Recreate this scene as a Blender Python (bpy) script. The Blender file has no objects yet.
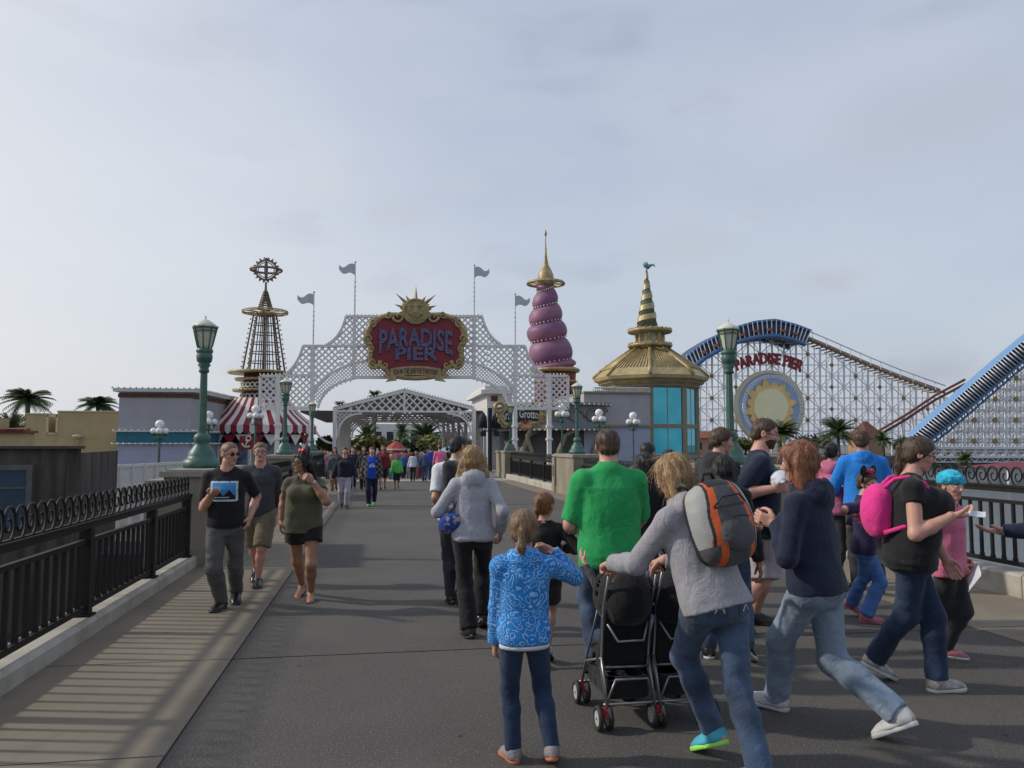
import bpy, math, random
import numpy as np
from mathutils import Vector, Matrix
R = math.radians
rnd = random.Random(7)
sc = bpy.context.scene
COL = sc.collection
# ---------------------------------------------------------------- camera
FPX, HOR, VPX, EYE = 800.0, 444.0, 380.0, 1.7
TH = math.atan((HOR - 384) / FPX)
YA = math.atan((512 - VPX) / FPX * math.cos(TH))
cam_data = bpy.data.cameras.new('camera'); cam = bpy.data.objects.new('camera', cam_data)
COL.objects.link(cam); sc.camera = cam
cam_data.sensor_width = 36; cam_data.lens = 36 * FPX / 1024
cam_data.clip_start = 0.05; cam_data.clip_end = 6000
cam.location = (0, 0, EYE); cam.rotation_euler = (math.pi / 2 + TH, 0, -YA)
# ---------------------------------------------------------------- world, sun, exposure
SUN_EL, SUN_AZ = R(33), math.atan2(-0.975, 0.22)      # azimuth measured from +Y towards +X
world = bpy.data.worlds.new('World'); sc.world = world; world.use_nodes = True
nt = world.node_tree; nt.nodes.clear()
def wn(t, **k):
    n = nt.nodes.new(t)
    for a, b in k.items(): setattr(n, a, b)
    return n
out = wn('ShaderNodeOutputWorld'); bg = wn('ShaderNodeBackground')
sky = wn('ShaderNodeTexSky', sky_type='NISHITA', sun_disc=False, sun_elevation=SUN_EL, sun_rotation=SUN_AZ,
         air_density=1.5, dust_density=1.6, ozone_density=2.5)
tc = wn('ShaderNodeTexCoord'); mp = wn('ShaderNodeMapping'); mp.inputs['Scale'].default_value = (1, 1, 2.6)
n1 = wn('ShaderNodeTexNoise'); n1.inputs['Scale'].default_value = 1.6; n1.inputs['Detail'].default_value = 6; n1.inputs['Roughness'].default_value = .5
n2 = wn('ShaderNodeTexNoise'); n2.inputs['Scale'].default_value = 4.2; n2.inputs['Detail'].default_value = 4
cr = wn('ShaderNodeValToRGB'); cr.color_ramp.elements[0].position = .3; cr.color_ramp.elements[1].position = .7
cr.color_ramp.elements[0].color = (3.8, 4.42, 5.85, 1); cr.color_ramp.elements[1].color = (5.5, 5.9, 6.8, 1)
# small darker puffs
cr2 = wn('ShaderNodeValToRGB'); cr2.color_ramp.elements[0].position = .56; cr2.color_ramp.elements[1].position = .72
cr2.color_ramp.elements[0].color = (1, 1, 1, 1); cr2.color_ramp.elements[1].color = (.86, .86, .88, 1)
mix = wn('ShaderNodeMix', data_type='RGBA'); mix.inputs['Factor'].default_value = .74
mul = wn('ShaderNodeMix', data_type='RGBA', blend_type='MULTIPLY'); mul.inputs['Factor'].default_value = 1
L = nt.links.new
L(tc.outputs['Generated'], mp.inputs['Vector']); L(mp.outputs[0], n1.inputs['Vector']); L(mp.outputs[0], n2.inputs['Vector'])
L(n1.outputs['Fac'], cr.inputs['Fac']); L(n2.outputs['Fac'], cr2.inputs['Fac'])
L(sky.outputs[0], mix.inputs['A']); L(cr.outputs[0], mix.inputs['B'])
L(mix.outputs['Result'], mul.inputs['A']); L(cr2.outputs[0], mul.inputs['B'])
# a few small grey puffs of cloud, each at its own direction
last = mul.outputs['Result']
nz3 = wn('ShaderNodeTexNoise'); nz3.inputs['Scale'].default_value = 9; nz3.inputs['Detail'].default_value = 5; L(tc.outputs['Generated'], nz3.inputs['Vector'])
ad = wn('ShaderNodeVectorMath', operation='MULTIPLY_ADD'); ad.inputs[1].default_value = (.11, .11, .07); L(nz3.outputs['Color'], ad.inputs[0]); L(tc.outputs['Generated'], ad.inputs[2])
def puff(px, py, rx, ry, col, k):
    global last
    c = ((px - 512) / 800, (384 - py) / 800)
    d = Vector((math.sin(.1635 + math.atan(c[0])), math.cos(.1635 + math.atan(c[0])), 0)); el = math.atan(c[1] + .075); d = d * math.cos(el) + Vector((0, 0, math.sin(el))); d = d + Vector((.055, .055, .035))
    sb_ = wn('ShaderNodeVectorMath', operation='SUBTRACT'); sb_.inputs[1].default_value = d; L(ad.outputs[0], sb_.inputs[0])
    ml = wn('ShaderNodeVectorMath', operation='MULTIPLY'); ml.inputs[1].default_value = (800 / rx, 800 / rx, 800 / ry); L(sb_.outputs[0], ml.inputs[0])
    ln = wn('ShaderNodeVectorMath', operation='LENGTH'); L(ml.outputs[0], ln.inputs[0])
    mr = wn('ShaderNodeMapRange', interpolation_type='SMOOTHSTEP'); mr.inputs['From Min'].default_value = .2; mr.inputs['From Max'].default_value = 1.5; mr.inputs['To Min'].default_value = k; mr.inputs['To Max'].default_value = 0; L(ln.outputs['Value'], mr.inputs['Value'])
    m = wn('ShaderNodeMix', data_type='RGBA'); L(mr.outputs[0], m.inputs['Factor']); L(last, m.inputs['A']); m.inputs['B'].default_value = col; last = m.outputs['Result']
for a in ((312, 178, 42, 20, (5.0, 5.35, 6.0, 1), .6), (400, 214, 32, 18, (4.4, 4.7, 5.3, 1), .6), (465, 180, 26, 14, (4.6, 4.9, 5.5, 1), .4), (950, 150, 88, 36, (4.15, 4.5, 5.25, 1), .7), (830, 293, 36, 15, (4.2, 4.5, 5.1, 1), .6), (690, 252, 34, 16, (4.4, 4.7, 5.3, 1), .5), (755, 222, 24, 10, (4.5, 4.8, 5.4, 1), .4)): puff(*a)
# bright haze around the veiled sun, low on the left
vd = wn('ShaderNodeVectorMath', operation='DOT_PRODUCT'); vd.inputs[1].default_value = (math.sin(SUN_AZ + .55) * .99, math.cos(SUN_AZ + .55) * .99, .14)
pw = wn('ShaderNodeMath', operation='POWER'); pw.use_clamp = True; pw.inputs[1].default_value = 5
mx0 = wn('ShaderNodeMath', operation='MAXIMUM'); mx0.inputs[1].default_value = 0
aur = wn('ShaderNodeMix', data_type='RGBA'); aur.inputs['B'].default_value = (8.0, 7.9, 7.8, 1)
sc9 = wn('ShaderNodeMath', operation='MULTIPLY'); sc9.inputs[1].default_value = .75
L(tc.outputs['Generated'], vd.inputs[0]); L(vd.outputs['Value'], mx0.inputs[0]); L(mx0.outputs[0], pw.inputs[0]); L(pw.outputs[0], sc9.inputs[0]); L(sc9.outputs[0], aur.inputs['Factor']); L(last, aur.inputs['A'])
L(aur.outputs['Result'], bg.inputs['Color']); L(bg.outputs[0], out.inputs['Surface'])
bg.inputs['Strength'].default_value = 0.1
sun_data = bpy.data.lights.new('sun', 'SUN'); sun = bpy.data.objects.new('sun', sun_data); COL.objects.link(sun)
sun_data.energy = 2.3; sun_data.angle = R(2.2); sun_data.color = (1, .93, .82)
sdir = Vector((math.sin(SUN_AZ) * math.cos(SUN_EL), math.cos(SUN_AZ) * math.cos(SUN_EL), math.sin(SUN_EL)))
sun.rotation_euler = (-sdir).to_track_quat('-Z', 'Y').to_euler()
sc.view_settings.view_transform = 'Standard'; sc.view_settings.look = 'None'
sc.view_settings.exposure = 0.22; sc.view_settings.gamma = 1.0; sc.view_settings.use_curve_mapping = False
sc.cycles.max_bounces = 5; sc.cycles.transparent_max_bounces = 12
sc.cycles.use_denoising = True
# ---------------------------------------------------------------- pixel helpers (pixel -> point at a real distance)
CF = Vector((math.sin(YA) * math.cos(TH), math.cos(YA) * math.cos(TH), math.sin(TH)))
CR_ = Vector((math.cos(YA), -math.sin(YA), 0)); CU = CR_.cross(CF)
def ray(px, py): return CF + CR_ * ((px - 512) / FPX) - CU * ((py - 384) / FPX)
def W(px, py, Y):
    d = ray(px, py); t = Y / d.y
    return Vector((d.x * t, Y, EYE + d.z * t))
def G(px, py, z=0.0):
    d = ray(px, py); t = (z - EYE) / d.z
    return Vector((d.x * t, d.y * t, z))
def onX(px, py, X):
    d = ray(px, py); t = X / d.x
    return Vector((X, d.y * t, EYE + d.z * t))
# ---------------------------------------------------------------- materials
MATS = {}
def mat(name, col, rough=.7, var=.12, scale=6.0, bump=0.0, bscale=60.0, metal=0.0, spec=.5, coords='Object', stretch=(1, 1, 1), col2=None, lo=.35, hi=.65, emit=None, alpha=None, sheen=0):
    if name in MATS: return MATS[name]
    m = bpy.data.materials.new(name); m.use_nodes = True; t = m.node_tree; b = t.nodes['Principled BSDF']
    b.inputs['Roughness'].default_value = rough; b.inputs['Metallic'].default_value = metal
    b.inputs['Specular IOR Level'].default_value = spec
    if sheen: b.inputs['Sheen Weight'].default_value = sheen
    tcn = t.nodes.new('ShaderNodeTexCoord'); mpn = t.nodes.new('ShaderNodeMapping'); mpn.inputs['Scale'].default_value = stretch
    t.links.new(tcn.outputs[coords], mpn.inputs['Vector'])
    ns = t.nodes.new('ShaderNodeTexNoise'); ns.inputs['Scale'].default_value = scale; ns.inputs['Detail'].default_value = 5; ns.inputs['Roughness'].default_value = .6
    t.links.new(mpn.outputs[0], ns.inputs['Vector'])
    r = t.nodes.new('ShaderNodeValToRGB'); e = r.color_ramp.elements
    e[0].position = lo; e[1].position = hi
    if col2 is None:
        e[0].color = tuple(c * (1 - var) for c in col) + (1,); e[1].color = tuple(min(1, c * (1 + var)) for c in col) + (1,)
    else:
        e[0].color = tuple(col) + (1,); e[1].color = tuple(col2) + (1,)
    t.links.new(ns.outputs['Fac'], r.inputs['Fac']); t.links.new(r.outputs[0], b.inputs['Base Color'])
    if bump:
        nb = t.nodes.new('ShaderNodeTexNoise'); nb.inputs['Scale'].default_value = bscale; nb.inputs['Detail'].default_value = 4
        t.links.new(mpn.outputs[0], nb.inputs['Vector'])
        bp = t.nodes.new('ShaderNodeBump'); bp.inputs['Strength'].default_value = bump; bp.inputs['Distance'].default_value = .01
        t.links.new(nb.outputs['Fac'], bp.inputs['Height']); t.links.new(bp.outputs[0], b.inputs['Normal'])
    if emit: b.inputs['Emission Color'].default_value = emit[0] + (1,); b.inputs['Emission Strength'].default_value = emit[1]
    if alpha is not None: b.inputs['Alpha'].default_value = alpha
    MATS[name] = m
    return m
def nodes_of(m):
    t = m.node_tree
    ramp = [n for n in t.nodes if n.type == 'VALTORGB'][0]
    return t, t.nodes['Principled BSDF'], ramp
def overlay(m, fac_socket, col):
    """put a second base colour over a material where fac is 1"""
    t, b, ramp = nodes_of(m)
    src = b.inputs['Base Color'].links[0].from_socket
    mx = t.nodes.new('ShaderNodeMix'); mx.data_type = 'RGBA'
    t.links.new(fac_socket, mx.inputs['Factor']); t.links.new(src, mx.inputs['A']); mx.inputs['B'].default_value = tuple(col) + (1,)
    t.links.new(mx.outputs['Result'], b.inputs['Base Color'])
def mnode(t, op, a, b=None, c=None):
    n = t.nodes.new('ShaderNodeMath'); n.operation = op
    for i, v in enumerate((a, b, c)):
        if v is None: continue
        if hasattr(v, 'type'): t.links.new(v, n.inputs[i])
        else: n.inputs[i].default_value = v
    return n.outputs[0]
def sepxyz(t, coords='Object'):
    tcn = t.nodes.new('ShaderNodeTexCoord'); s = t.nodes.new('ShaderNodeSeparateXYZ')
    t.links.new(tcn.outputs[coords], s.inputs[0]); return s.outputs
# ---------------------------------------------------------------- objects
OFF = {}
def tag(o, label=None, cat=None, group=None, kind=None):
    if label: o['label'] = label
    if cat: o['category'] = cat
    if group: o['group'] = group
    if kind: o['kind'] = kind
    return o
def thing(name, label, cat, loc=(0, 0, 0), group=None, rz=0):
    o = bpy.data.objects.new(name, None); COL.objects.link(o); o.location = loc; o.rotation_euler = (0, 0, rz)
    o.empty_display_size = .1
    OFF[o] = Vector(loc) if rz == 0 else Vector((0, 0, 0))
    return tag(o, label, cat, group)
def copy_tree(o, parent=None):
    c = o.copy(); COL.objects.link(c)
    if parent is not None: c.parent = parent
    for ch in [x for x in bpy.data.objects if x.parent is o]: copy_tree(ch, c)
    return c
def mesh_obj(name, verts, faces, mats, parent=None, mi=None, smooth=False, loc=None):
    """verts in world coordinates; made local to the parent's thing, or to loc"""
    off = OFF[parent] if parent is not None else Vector(loc or (0, 0, 0))
    me = bpy.data.meshes.new(name)
    v = np.asarray(verts, dtype=np.float64).reshape(-1, 3) - np.array(off)
    me.from_pydata(v.tolist(), [], [tuple(map(int, f)) for f in faces])
    if not isinstance(mats, (list, tuple)): mats = [mats]
    for m in mats: me.materials.append(m)
    if mi is not None: me.polygons.foreach_set('material_index', np.asarray(mi, dtype=np.int32))
    if smooth is True: me.polygons.foreach_set('use_smooth', np.ones(len(faces), dtype=bool))
    elif isinstance(smooth, (list, np.ndarray)): me.polygons.foreach_set('use_smooth', np.asarray(smooth, dtype=bool))
    me.update()
    o = bpy.data.objects.new(name, me); COL.objects.link(o)
    if parent is not None: o.parent = parent
    else: o.location = off
    if name == 'bulb_string' and len(v) > 1400: o['kind'] = 'stuff'
    OFF[o] = off
    return o
class MB:
    def __init__(s): s.v = []; s.f = []; s.m = []; s.s = []; s.cm = 0
    def add(s, vs, fs, sm=False):
        k = len(s.v); s.v += [tuple(p) for p in vs]; s.f += [tuple(i + k for i in f) for f in fs]
        s.m += [s.cm] * len(fs); s.s += [sm] * len(fs); return s
    def box(s, c, d, rz=0, ry=0, rx=0):
        M = Matrix.Rotation(rz, 3, 'Z') @ Matrix.Rotation(ry, 3, 'Y') @ Matrix.Rotation(rx, 3, 'X'); c = Vector(c)
        vs = [c + M @ Vector((x * d[0] / 2, y * d[1] / 2, z * d[2] / 2)) for x in (-1, 1) for y in (-1, 1) for z in (-1, 1)]
        return s.add(vs, [(0, 1, 3, 2), (4, 6, 7, 5), (0, 4, 5, 1), (2, 3, 7, 6), (0, 2, 6, 4), (1, 5, 7, 3)])
    def box2(s, a, b):
        a = Vector(a); b = Vector(b)
        return s.box((a + b) / 2, [abs(b[i] - a[i]) for i in range(3)])
    def frame(s, a, b, up=None):
        a = Vector(a); b = Vector(b); d = (b - a); l = d.length; d = d / l if l > 1e-9 else Vector((0, 0, 1))
        u = Vector(up) if up is not None else (Vector((0, 0, 1)) if abs(d.z) < .9 else Vector((0, 1, 0)))
        x = d.cross(u)
        if x.length < 1e-6: x = d.cross(Vector((1, 0, 0)))
        x.normalize(); y = x.cross(d).normalized(); return a, b, d, x, y
    def bar(s, a, b, w, h=None, up=None):
        h = h or w; a, b, d, x, y = s.frame(a, b, up)
        vs = [p + x * (i * w / 2) + y * (j * h / 2) for p in (a, b) for i, j in ((-1, -1), (1, -1), (1, 1), (-1, 1))]
        return s.add(vs, [(0, 1, 2, 3), (7, 6, 5, 4), (0, 4, 5, 1), (1, 5, 6, 2), (2, 6, 7, 3), (3, 7, 4, 0)])
    def tube(s, a, b, r0, r1=None, n=8):
        r1 = r0 if r1 is None else r1; a, b, d, x, y = s.frame(a, b)
        vs = [p + (x * math.cos(2 * math.pi * i / n) + y * math.sin(2 * math.pi * i / n)) * r for p, r in ((a, r0), (b, r1)) for i in range(n)]
        s.add(vs, [(i, (i + 1) % n, n + (i + 1) % n, n + i) for i in range(n)], True)
        s.add(vs[:n], [tuple(range(n - 1, -1, -1))]); s.add(vs[n:], [tuple(range(n))]); return s
    def path(s, pts, r, n=8, closed=False, cap=True):
        pts = [Vector(p) for p in pts]; N = len(pts); rs = r if isinstance(r, (list, tuple)) else [r] * N
        vs = []; px = None
        for i, p in enumerate(pts):
            a = pts[(i - 1) % N] if (closed or i > 0) else p; b = pts[(i + 1) % N] if (closed or i < N - 1) else p
            d = (b - a).normalized()
            if px is None:
                u = Vector((0, 0, 1)) if abs(d.z) < .9 else Vector((0, 1, 0)); x = d.cross(u).normalized()
            else:
                x = (px - d * px.dot(d)).normalized()
            px = x; y = x.cross(d)
            vs += [p + (x * math.cos(2 * math.pi * k / n) + y * math.sin(2 * math.pi * k / n)) * rs[i] for k in range(n)]
        fs = []
        for i in range(N if closed else N - 1):
            j = (i + 1) % N
            fs += [(i * n + k, i * n + (k + 1) % n, j * n + (k + 1) % n, j * n + k) for k in range(n)]
        if cap and not closed: fs += [tuple(range(n - 1, -1, -1)), tuple((N - 1) * n + k for k in range(n))]
        return s.add(vs, fs, True)
    def lathe(s, c, prof, n=20, flute=0, sm=True):
        c = Vector(c); vs = []
        for r, z in prof:
            vs += [c + Vector((r * math.cos(2 * math.pi * k / n), r * math.sin(2 * math.pi * k / n), z)) for k in range(n)]
        fs = [(i * n + k, i * n + (k + 1) % n, (i + 1) * n + (k + 1) % n, (i + 1) * n + k) for i in range(len(prof) - 1) for k in range(n)]
        fs += [tuple(range(n - 1, -1, -1)), tuple((len(prof) - 1) * n + k for k in range(n))]
        return s.add(vs, fs, sm)
    def sphere(s, c, r, n=12, sc_=(1, 1, 1)):
        c = Vector(c); m = max(4, n // 2); vs = [c + Vector((0, 0, -r * sc_[2]))]
        for i in range(1, m):
            t = math.pi * i / m - math.pi / 2
            vs += [c + Vector((r * sc_[0] * math.cos(t) * math.cos(2 * math.pi * k / n), r * sc_[1] * math.cos(t) * math.sin(2 * math.pi * k / n), r * sc_[2] * math.sin(t))) for k in range(n)]
        vs.append(c + Vector((0, 0, r * sc_[2]))); fs = [(0, 1 + (k + 1) % n, 1 + k) for k in range(n)]
        for i in range(m - 2): fs += [(1 + i * n + k, 1 + i * n + (k + 1) % n, 1 + (i + 1) * n + (k + 1) % n, 1 + (i + 1) * n + k) for k in range(n)]
        e = len(vs) - 1; b = 1 + (m - 2) * n; fs += [(e, b + k, b + (k + 1) % n) for k in range(n)]
        return s.add(vs, fs, True)
    def prism(s, pts, n, t):
        """polygon pts (3D, planar) extruded by vector n*t"""
        n = Vector(n) * t; pts = [Vector(p) for p in pts]; N = len(pts); vs = pts + [p + n for p in pts]
        return s.add(vs, [tuple(range(N - 1, -1, -1)), tuple(range(N, 2 * N))] + [(i, (i + 1) % N, N + (i + 1) % N, N + i) for i in range(N)])
    def strip(s, A, B, n, t):
        """ribbon between polylines A and B, thickened by n*t"""
        n = Vector(n) * t; N = len(A)
        vs = [Vector(p) for p in A] + [Vector(p) for p in B]; vs += [p + n for p in vs]; fs = []
        for i in range(N - 1):
            fs += [(i, i + 1, N + i + 1, N + i), (2 * N + i, 3 * N + i, 3 * N + i + 1, 2 * N + i + 1), (i, 2 * N + i, 2 * N + i + 1, i + 1), (N + i, N + i + 1, 3 * N + i + 1, 3 * N + i)]
        fs += [(0, N, 3 * N, 2 * N), (N - 1, 3 * N - 1, 4 * N - 1, 2 * N - 1)]
        return s.add(vs, fs)
    def torus(s, c, R_, r, n=32, m=6, ax=(0, 0, 1)):
        ax = Vector(ax).normalized(); u = Vector((1, 0, 0)) if abs(ax.x) < .9 else Vector((0, 1, 0)); x = ax.cross(u).normalized(); y = ax.cross(x); c = Vector(c)
        return s.path([c + (x * math.cos(2 * math.pi * i / n) + y * math.sin(2 * math.pi * i / n)) * R_ for i in range(n)], r, m, closed=True)
    def build(s, name, mats, parent=None, loc=None):
        return mesh_obj(name, s.v, s.f, mats, parent, s.m, s.s, loc)
def text_mesh(txt, size, extrude=.01, font_shear=0, bold=0.0):
    cu = bpy.data.curves.new('lettering', 'FONT'); cu.body = txt; cu.size = size; cu.extrude = extrude; cu.offset = bold; cu.shear = font_shear
    cu.align_x = 'CENTER'; cu.align_y = 'CENTER'; cu.resolution_u = 3
    o = bpy.data.objects.new('lettering', cu); COL.objects.link(o)
    dg = bpy.context.evaluated_depsgraph_get(); me = bpy.data.meshes.new_from_object(o.evaluated_get(dg))
    v = np.array([p.co[:] for p in me.vertices]).reshape(-1, 3); f = [tuple(p.vertices) for p in me.polygons]
    bpy.data.objects.remove(o); bpy.data.curves.remove(cu); bpy.data.meshes.remove(me)
    return v, f
def put_text(name, txt, size, c, xdir, updir, m, parent, extrude=.01, arc=0, width=None, height=None, bold=0, fn=None, yscale=1, shear=0):
    v, f = text_mesh(txt, size, extrude, shear, bold); c = Vector(c); xd = Vector(xdir).normalized(); ud = Vector(updir).normalized(); nd = xd.cross(ud)
    if width:
        k = width / (v[:, 0].max() - v[:, 0].min()); v[:, 0] *= k; v[:, 1] *= k if not height else height / (v[:, 1].max() - v[:, 1].min())
    v[:, 1] *= yscale
    if fn: v = fn(v)
    vs = [c + xd * a + ud * b + nd * e for a, b, e in v]
    return mesh_obj(name, vs, f, m, parent)
# ================================================================ THE SETTING: water, land, bridge deck
def struct(name, mb, m, label=None):
    o = mb.build(name, m); return tag(o, kind='structure', label=label)
M_water = mat('lagoon_water', (.03, .042, .034), rough=.22, var=.3, scale=.6, bump=1.0, bscale=3.5, spec=.45)
M_land = mat('paved_land', (.16, .15, .135), rough=.9, var=.2, scale=.4)
M_bed = mat('dark_shore', (.07, .065, .055), rough=.95, var=.3, scale=1)
b = MB(); b.box2((-900, -60, -1.7), (900, 3000, -1.5)); struct('water', b, M_water)
b = MB(); b.box2((-300, 39.6, -1.6), (13.0, 3000, -.02)); b.box2((13.0, 46, -1.6), (31, 3000, -.024)); b.box2((31, 104, -1.6), (900, 3000, -.028)); struct('ground', b, M_land)
b = MB(); b.box2((-60, 18, -1.6), (-4.6, 39.6, -.6)); struct('shore', b, M_bed)
# asphalt
M_asph = mat('asphalt', (.090, .084, .077), rough=.88, var=.16, scale=.45, bump=.55, bscale=240, spec=.3)
t, bs, rp = nodes_of(M_asph)
tcn = t.nodes.new('ShaderNodeTexCoord'); fn_ = t.nodes.new('ShaderNodeTexNoise'); fn_.inputs['Scale'].default_value = 75; fn_.inputs['Detail'].default_value = 3
t.links.new(tcn.outputs['Object'], fn_.inputs['Vector'])
r2 = t.nodes.new('ShaderNodeValToRGB'); r2.color_ramp.elements[0].position = .56; r2.color_ramp.elements[1].position = .70
t.links.new(fn_.outputs['Fac'], r2.inputs['Fac']); overlay(M_asph, r2.outputs[0], (.23, .205, .17))
fn3 = t.nodes.new('ShaderNodeTexNoise'); fn3.inputs['Scale'].default_value = 1.3; fn3.inputs['Detail'].default_value = 8; fn3.inputs['Roughness'].default_value = .7
t.links.new(tcn.outputs['Object'], fn3.inputs['Vector'])
r3 = t.nodes.new('ShaderNodeValToRGB'); r3.color_ramp.elements[0].position = .62; r3.color_ramp.elements[1].position = .8; r3.color_ramp.elements[1].color = (.5, .5, .5, 1)
t.links.new(fn3.outputs['Fac'], r3.inputs['Fac']); overlay(M_asph, r3.outputs[0], (.06, .053, .045))
gv = t.nodes.new('ShaderNodeTexVoronoi'); gv.inputs['Scale'].default_value = 2.3; gv.inputs['Randomness'].default_value = 1; t.links.new(tcn.outputs['Object'], gv.inputs['Vector'])
overlay(M_asph, mnode(t, 'MULTIPLY', mnode(t, 'LESS_THAN', gv.outputs['Distance'], .045), .7), (.022, .02, .018))
gw_ = t.nodes.new('ShaderNodeTexNoise'); gw_.inputs['Scale'].default_value = .55; gw_.inputs['Detail'].default_value = 3; gw_.inputs['Distortion'].default_value = 1.5; t.links.new(tcn.outputs['Object'], gw_.inputs['Vector'])
rw_ = t.nodes.new('ShaderNodeValToRGB'); rw_.color_ramp.elements[0].position = .50; rw_.color_ramp.elements[1].position = .66; rw_.color_ramp.elements[1].color = (.45, .45, .45, 1); t.links.new(gw_.outputs['Fac'], rw_.inputs['Fac']); overlay(M_asph, rw_.outputs[0], (.12, .108, .092))
XL, XE, XF, XR = -2.5, -1.13, 5.45, 7.0
b = MB(); b.box2((XE, -4, -.5), (XF, 37.2, 0)); struct('road', b, M_asph)
M_pave = mat('tan_concrete', (.195, .163, .118), rough=.85, var=.13, scale=.8, bump=.25, bscale=160)
t, bs, rp = nodes_of(M_pave); so = sepxyz(t)
sp = t.nodes.new('ShaderNodeTexNoise'); sp.inputs['Scale'].default_value = 3.5; sp.inputs['Detail'].default_value = 8
tcn = t.nodes.new('ShaderNodeTexCoord'); t.links.new(tcn.outputs['Object'], sp.inputs['Vector'])
r2 = t.nodes.new('ShaderNodeValToRGB'); r2.color_ramp.elements[0].position = .55; r2.color_ramp.elements[1].position = .75; r2.color_ramp.elements[1].color = (.6, .6, .6, 1)
t.links.new(sp.outputs['Fac'], r2.inputs['Fac']); overlay(M_pave, r2.outputs[0], (.14, .12, .09))
gv = t.nodes.new('ShaderNodeTexVoronoi'); gv.inputs['Scale'].default_value = 2.9; t.links.new(tcn.outputs['Object'], gv.inputs['Vector'])
overlay(M_pave, mnode(t, 'MULTIPLY', mnode(t, 'LESS_THAN', gv.outputs['Distance'], .05), .6), (.06, .05, .04))
b = MB()
ys = [-4, 1.2, 4.75, 6.75, 9.3, 12.4, 15.5, 18.6, 21.7, 24.8, 27.9, 31, 34.1, 37.2]
for y0, y1 in zip(ys, ys[1:]):
    b.box2((XL - .6, y0 + .008, -.5), (XE - .012, y1 - .008, .004))
struct('pavement', b, M_pave)
b = MB()
for y0, y1 in zip(ys, ys[1:]):
    b.box2((XF + .012, y0 + .008, -.5), (XR + .6, y1 - .008, .004))
struct('pavement', b, M_pave)
M_joint = mat('joint_tar', (.02, .018, .015), rough=.9)
b = MB(); b.box2((XL - .6, -4, -.6), (XR + .6, 37.2, -.012)); struct('bridge_slab', b, M_joint)
b = MB()       # sawn joints and patched seams across the asphalt
for y in (6.75, 22.4): b.box2((XE, y, -.01), (XF, y + .010, .0035))
struct('road_joint', b, M_joint)
M_light = mat('light_concrete', (.36, .33, .28), rough=.85, var=.1)
b = MB(); b.box2((XL, 37.2, -.5), (XR, 39.7, .006)); struct('threshold_slab', b, M_light)
M_curb = mat('kerb_concrete', (.33, .30, .245), rough=.85, var=.2, scale=2.5, bump=.3, bscale=90, col2=(.44, .41, .35), lo=.38, hi=.55)
# ---- kerbs
def kerb(x, side, y0, y1, h=.24, d=.34):
    b = MB(); n = max(1, int((y1 - y0) / 1.9))
    for i in range(n):
        a, c = y0 + (y1 - y0) * i / n, y0 + (y1 - y0) * (i + 1) / n
        prof = [(0, -.2), (0, h - .03), (.03, h), (d, h), (d, -.2)]
        b.prism([(x + side * u, a + .006, v) for u, v in prof], (0, 1, 0), c - a - .012)
    return b
b = kerb(XL, -1, -2, 11.9, h=.15); struct('kerb', b, M_curb)
b = kerb(XR, 1, -2, 11.9, h=.26); struct('kerb', b, M_curb)
b = kerb(XL, -1, 14.4, 24.9, h=.15); struct('kerb', b, M_curb)
b = kerb(XL, -1, 28.0, 39.0, h=.15); struct('kerb', b, M_curb)
b = kerb(6.2, 1, 14.8, 25.2, h=.22); struct('kerb', b, M_curb)
b = kerb(6.2, 1, 28.2, 39.6, h=.22); struct('kerb', b, M_curb)
# ---- concrete piers
M_pier = mat('weathered_concrete', (.20, .175, .125), rough=.9, var=.25, scale=1.6, bump=.4, bscale=70, col2=(.29, .26, .20), stretch=(1, 1, .35))
M_cap = mat('pier_cap', (.27, .25, .20), rough=.85, var=.15, scale=4, bump=.2)
def pier(x0, x1, y0, y1, label, z=1.33, wing=0, slot=0):
    t = thing('bridge_pier', label, 'pier', ((x0 + x1) / 2, (y0 + y1) / 2, 0), 'concrete piers of the bridge parapet')
    b = MB(); b.box2((x0, y0, -1.6), (x1, y1, z - .1)); b.box2((x0 - .03, y0 - .03, 0), (x1 + .03, y1 + .03, .22))
    if wing: b.box2((x0 - wing * (x1 - x0), y0 + .3, -1.6), (x0 + .002, y1 - .3, z - .16))
    if slot:
        b.box2((x0 - .07, y1 - .45, 0), (x0, y1 - .05, z - .13))
    b.build('shaft', M_pier, t)
    if slot:
        b = MB(); b.box2((x0 - .075, y1 - .33, .55), (x0 - .05, y1 - .17, .95)); b.build('slot', M_joint, t)
    b = MB(); b.box2((x0 - .05, y0 - .05, z - .1), (x1 + .05, y1 + .05, z - .02)); b.box2((x0 + .02, y0 + .02, z - .02), (x1 - .02, y1 - .02, z)); b.build('cap', M_cap, t)
    return t
pier(-2.98, -2.25, 11.9, 14.4, 'nearest concrete pier on the left, under the tall green lamp', 1.34, wing=.45)
pier(-3.5, -2.36, 24.9, 28.0, 'second concrete pier on the left under a smaller green lamp', 1.36)
pier(-3.9, -2.9, 39.6, 42.3, 'farthest left concrete pier beside the white gate posts', 1.36)
pier(5.85, 6.95, 11.7, 14.8, 'nearest concrete pier on the right, behind the bearded man, carrying a green lamp', 1.34)
pier(6.15, 7.2, 25.2, 28.2, 'concrete pier just right behind the man in green, with a slotted pilaster', 1.36, slot=1)
pier(6.15, 7.2, 39.6, 42.6, 'far right concrete pier at the end of the short railing', 1.36)
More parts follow.
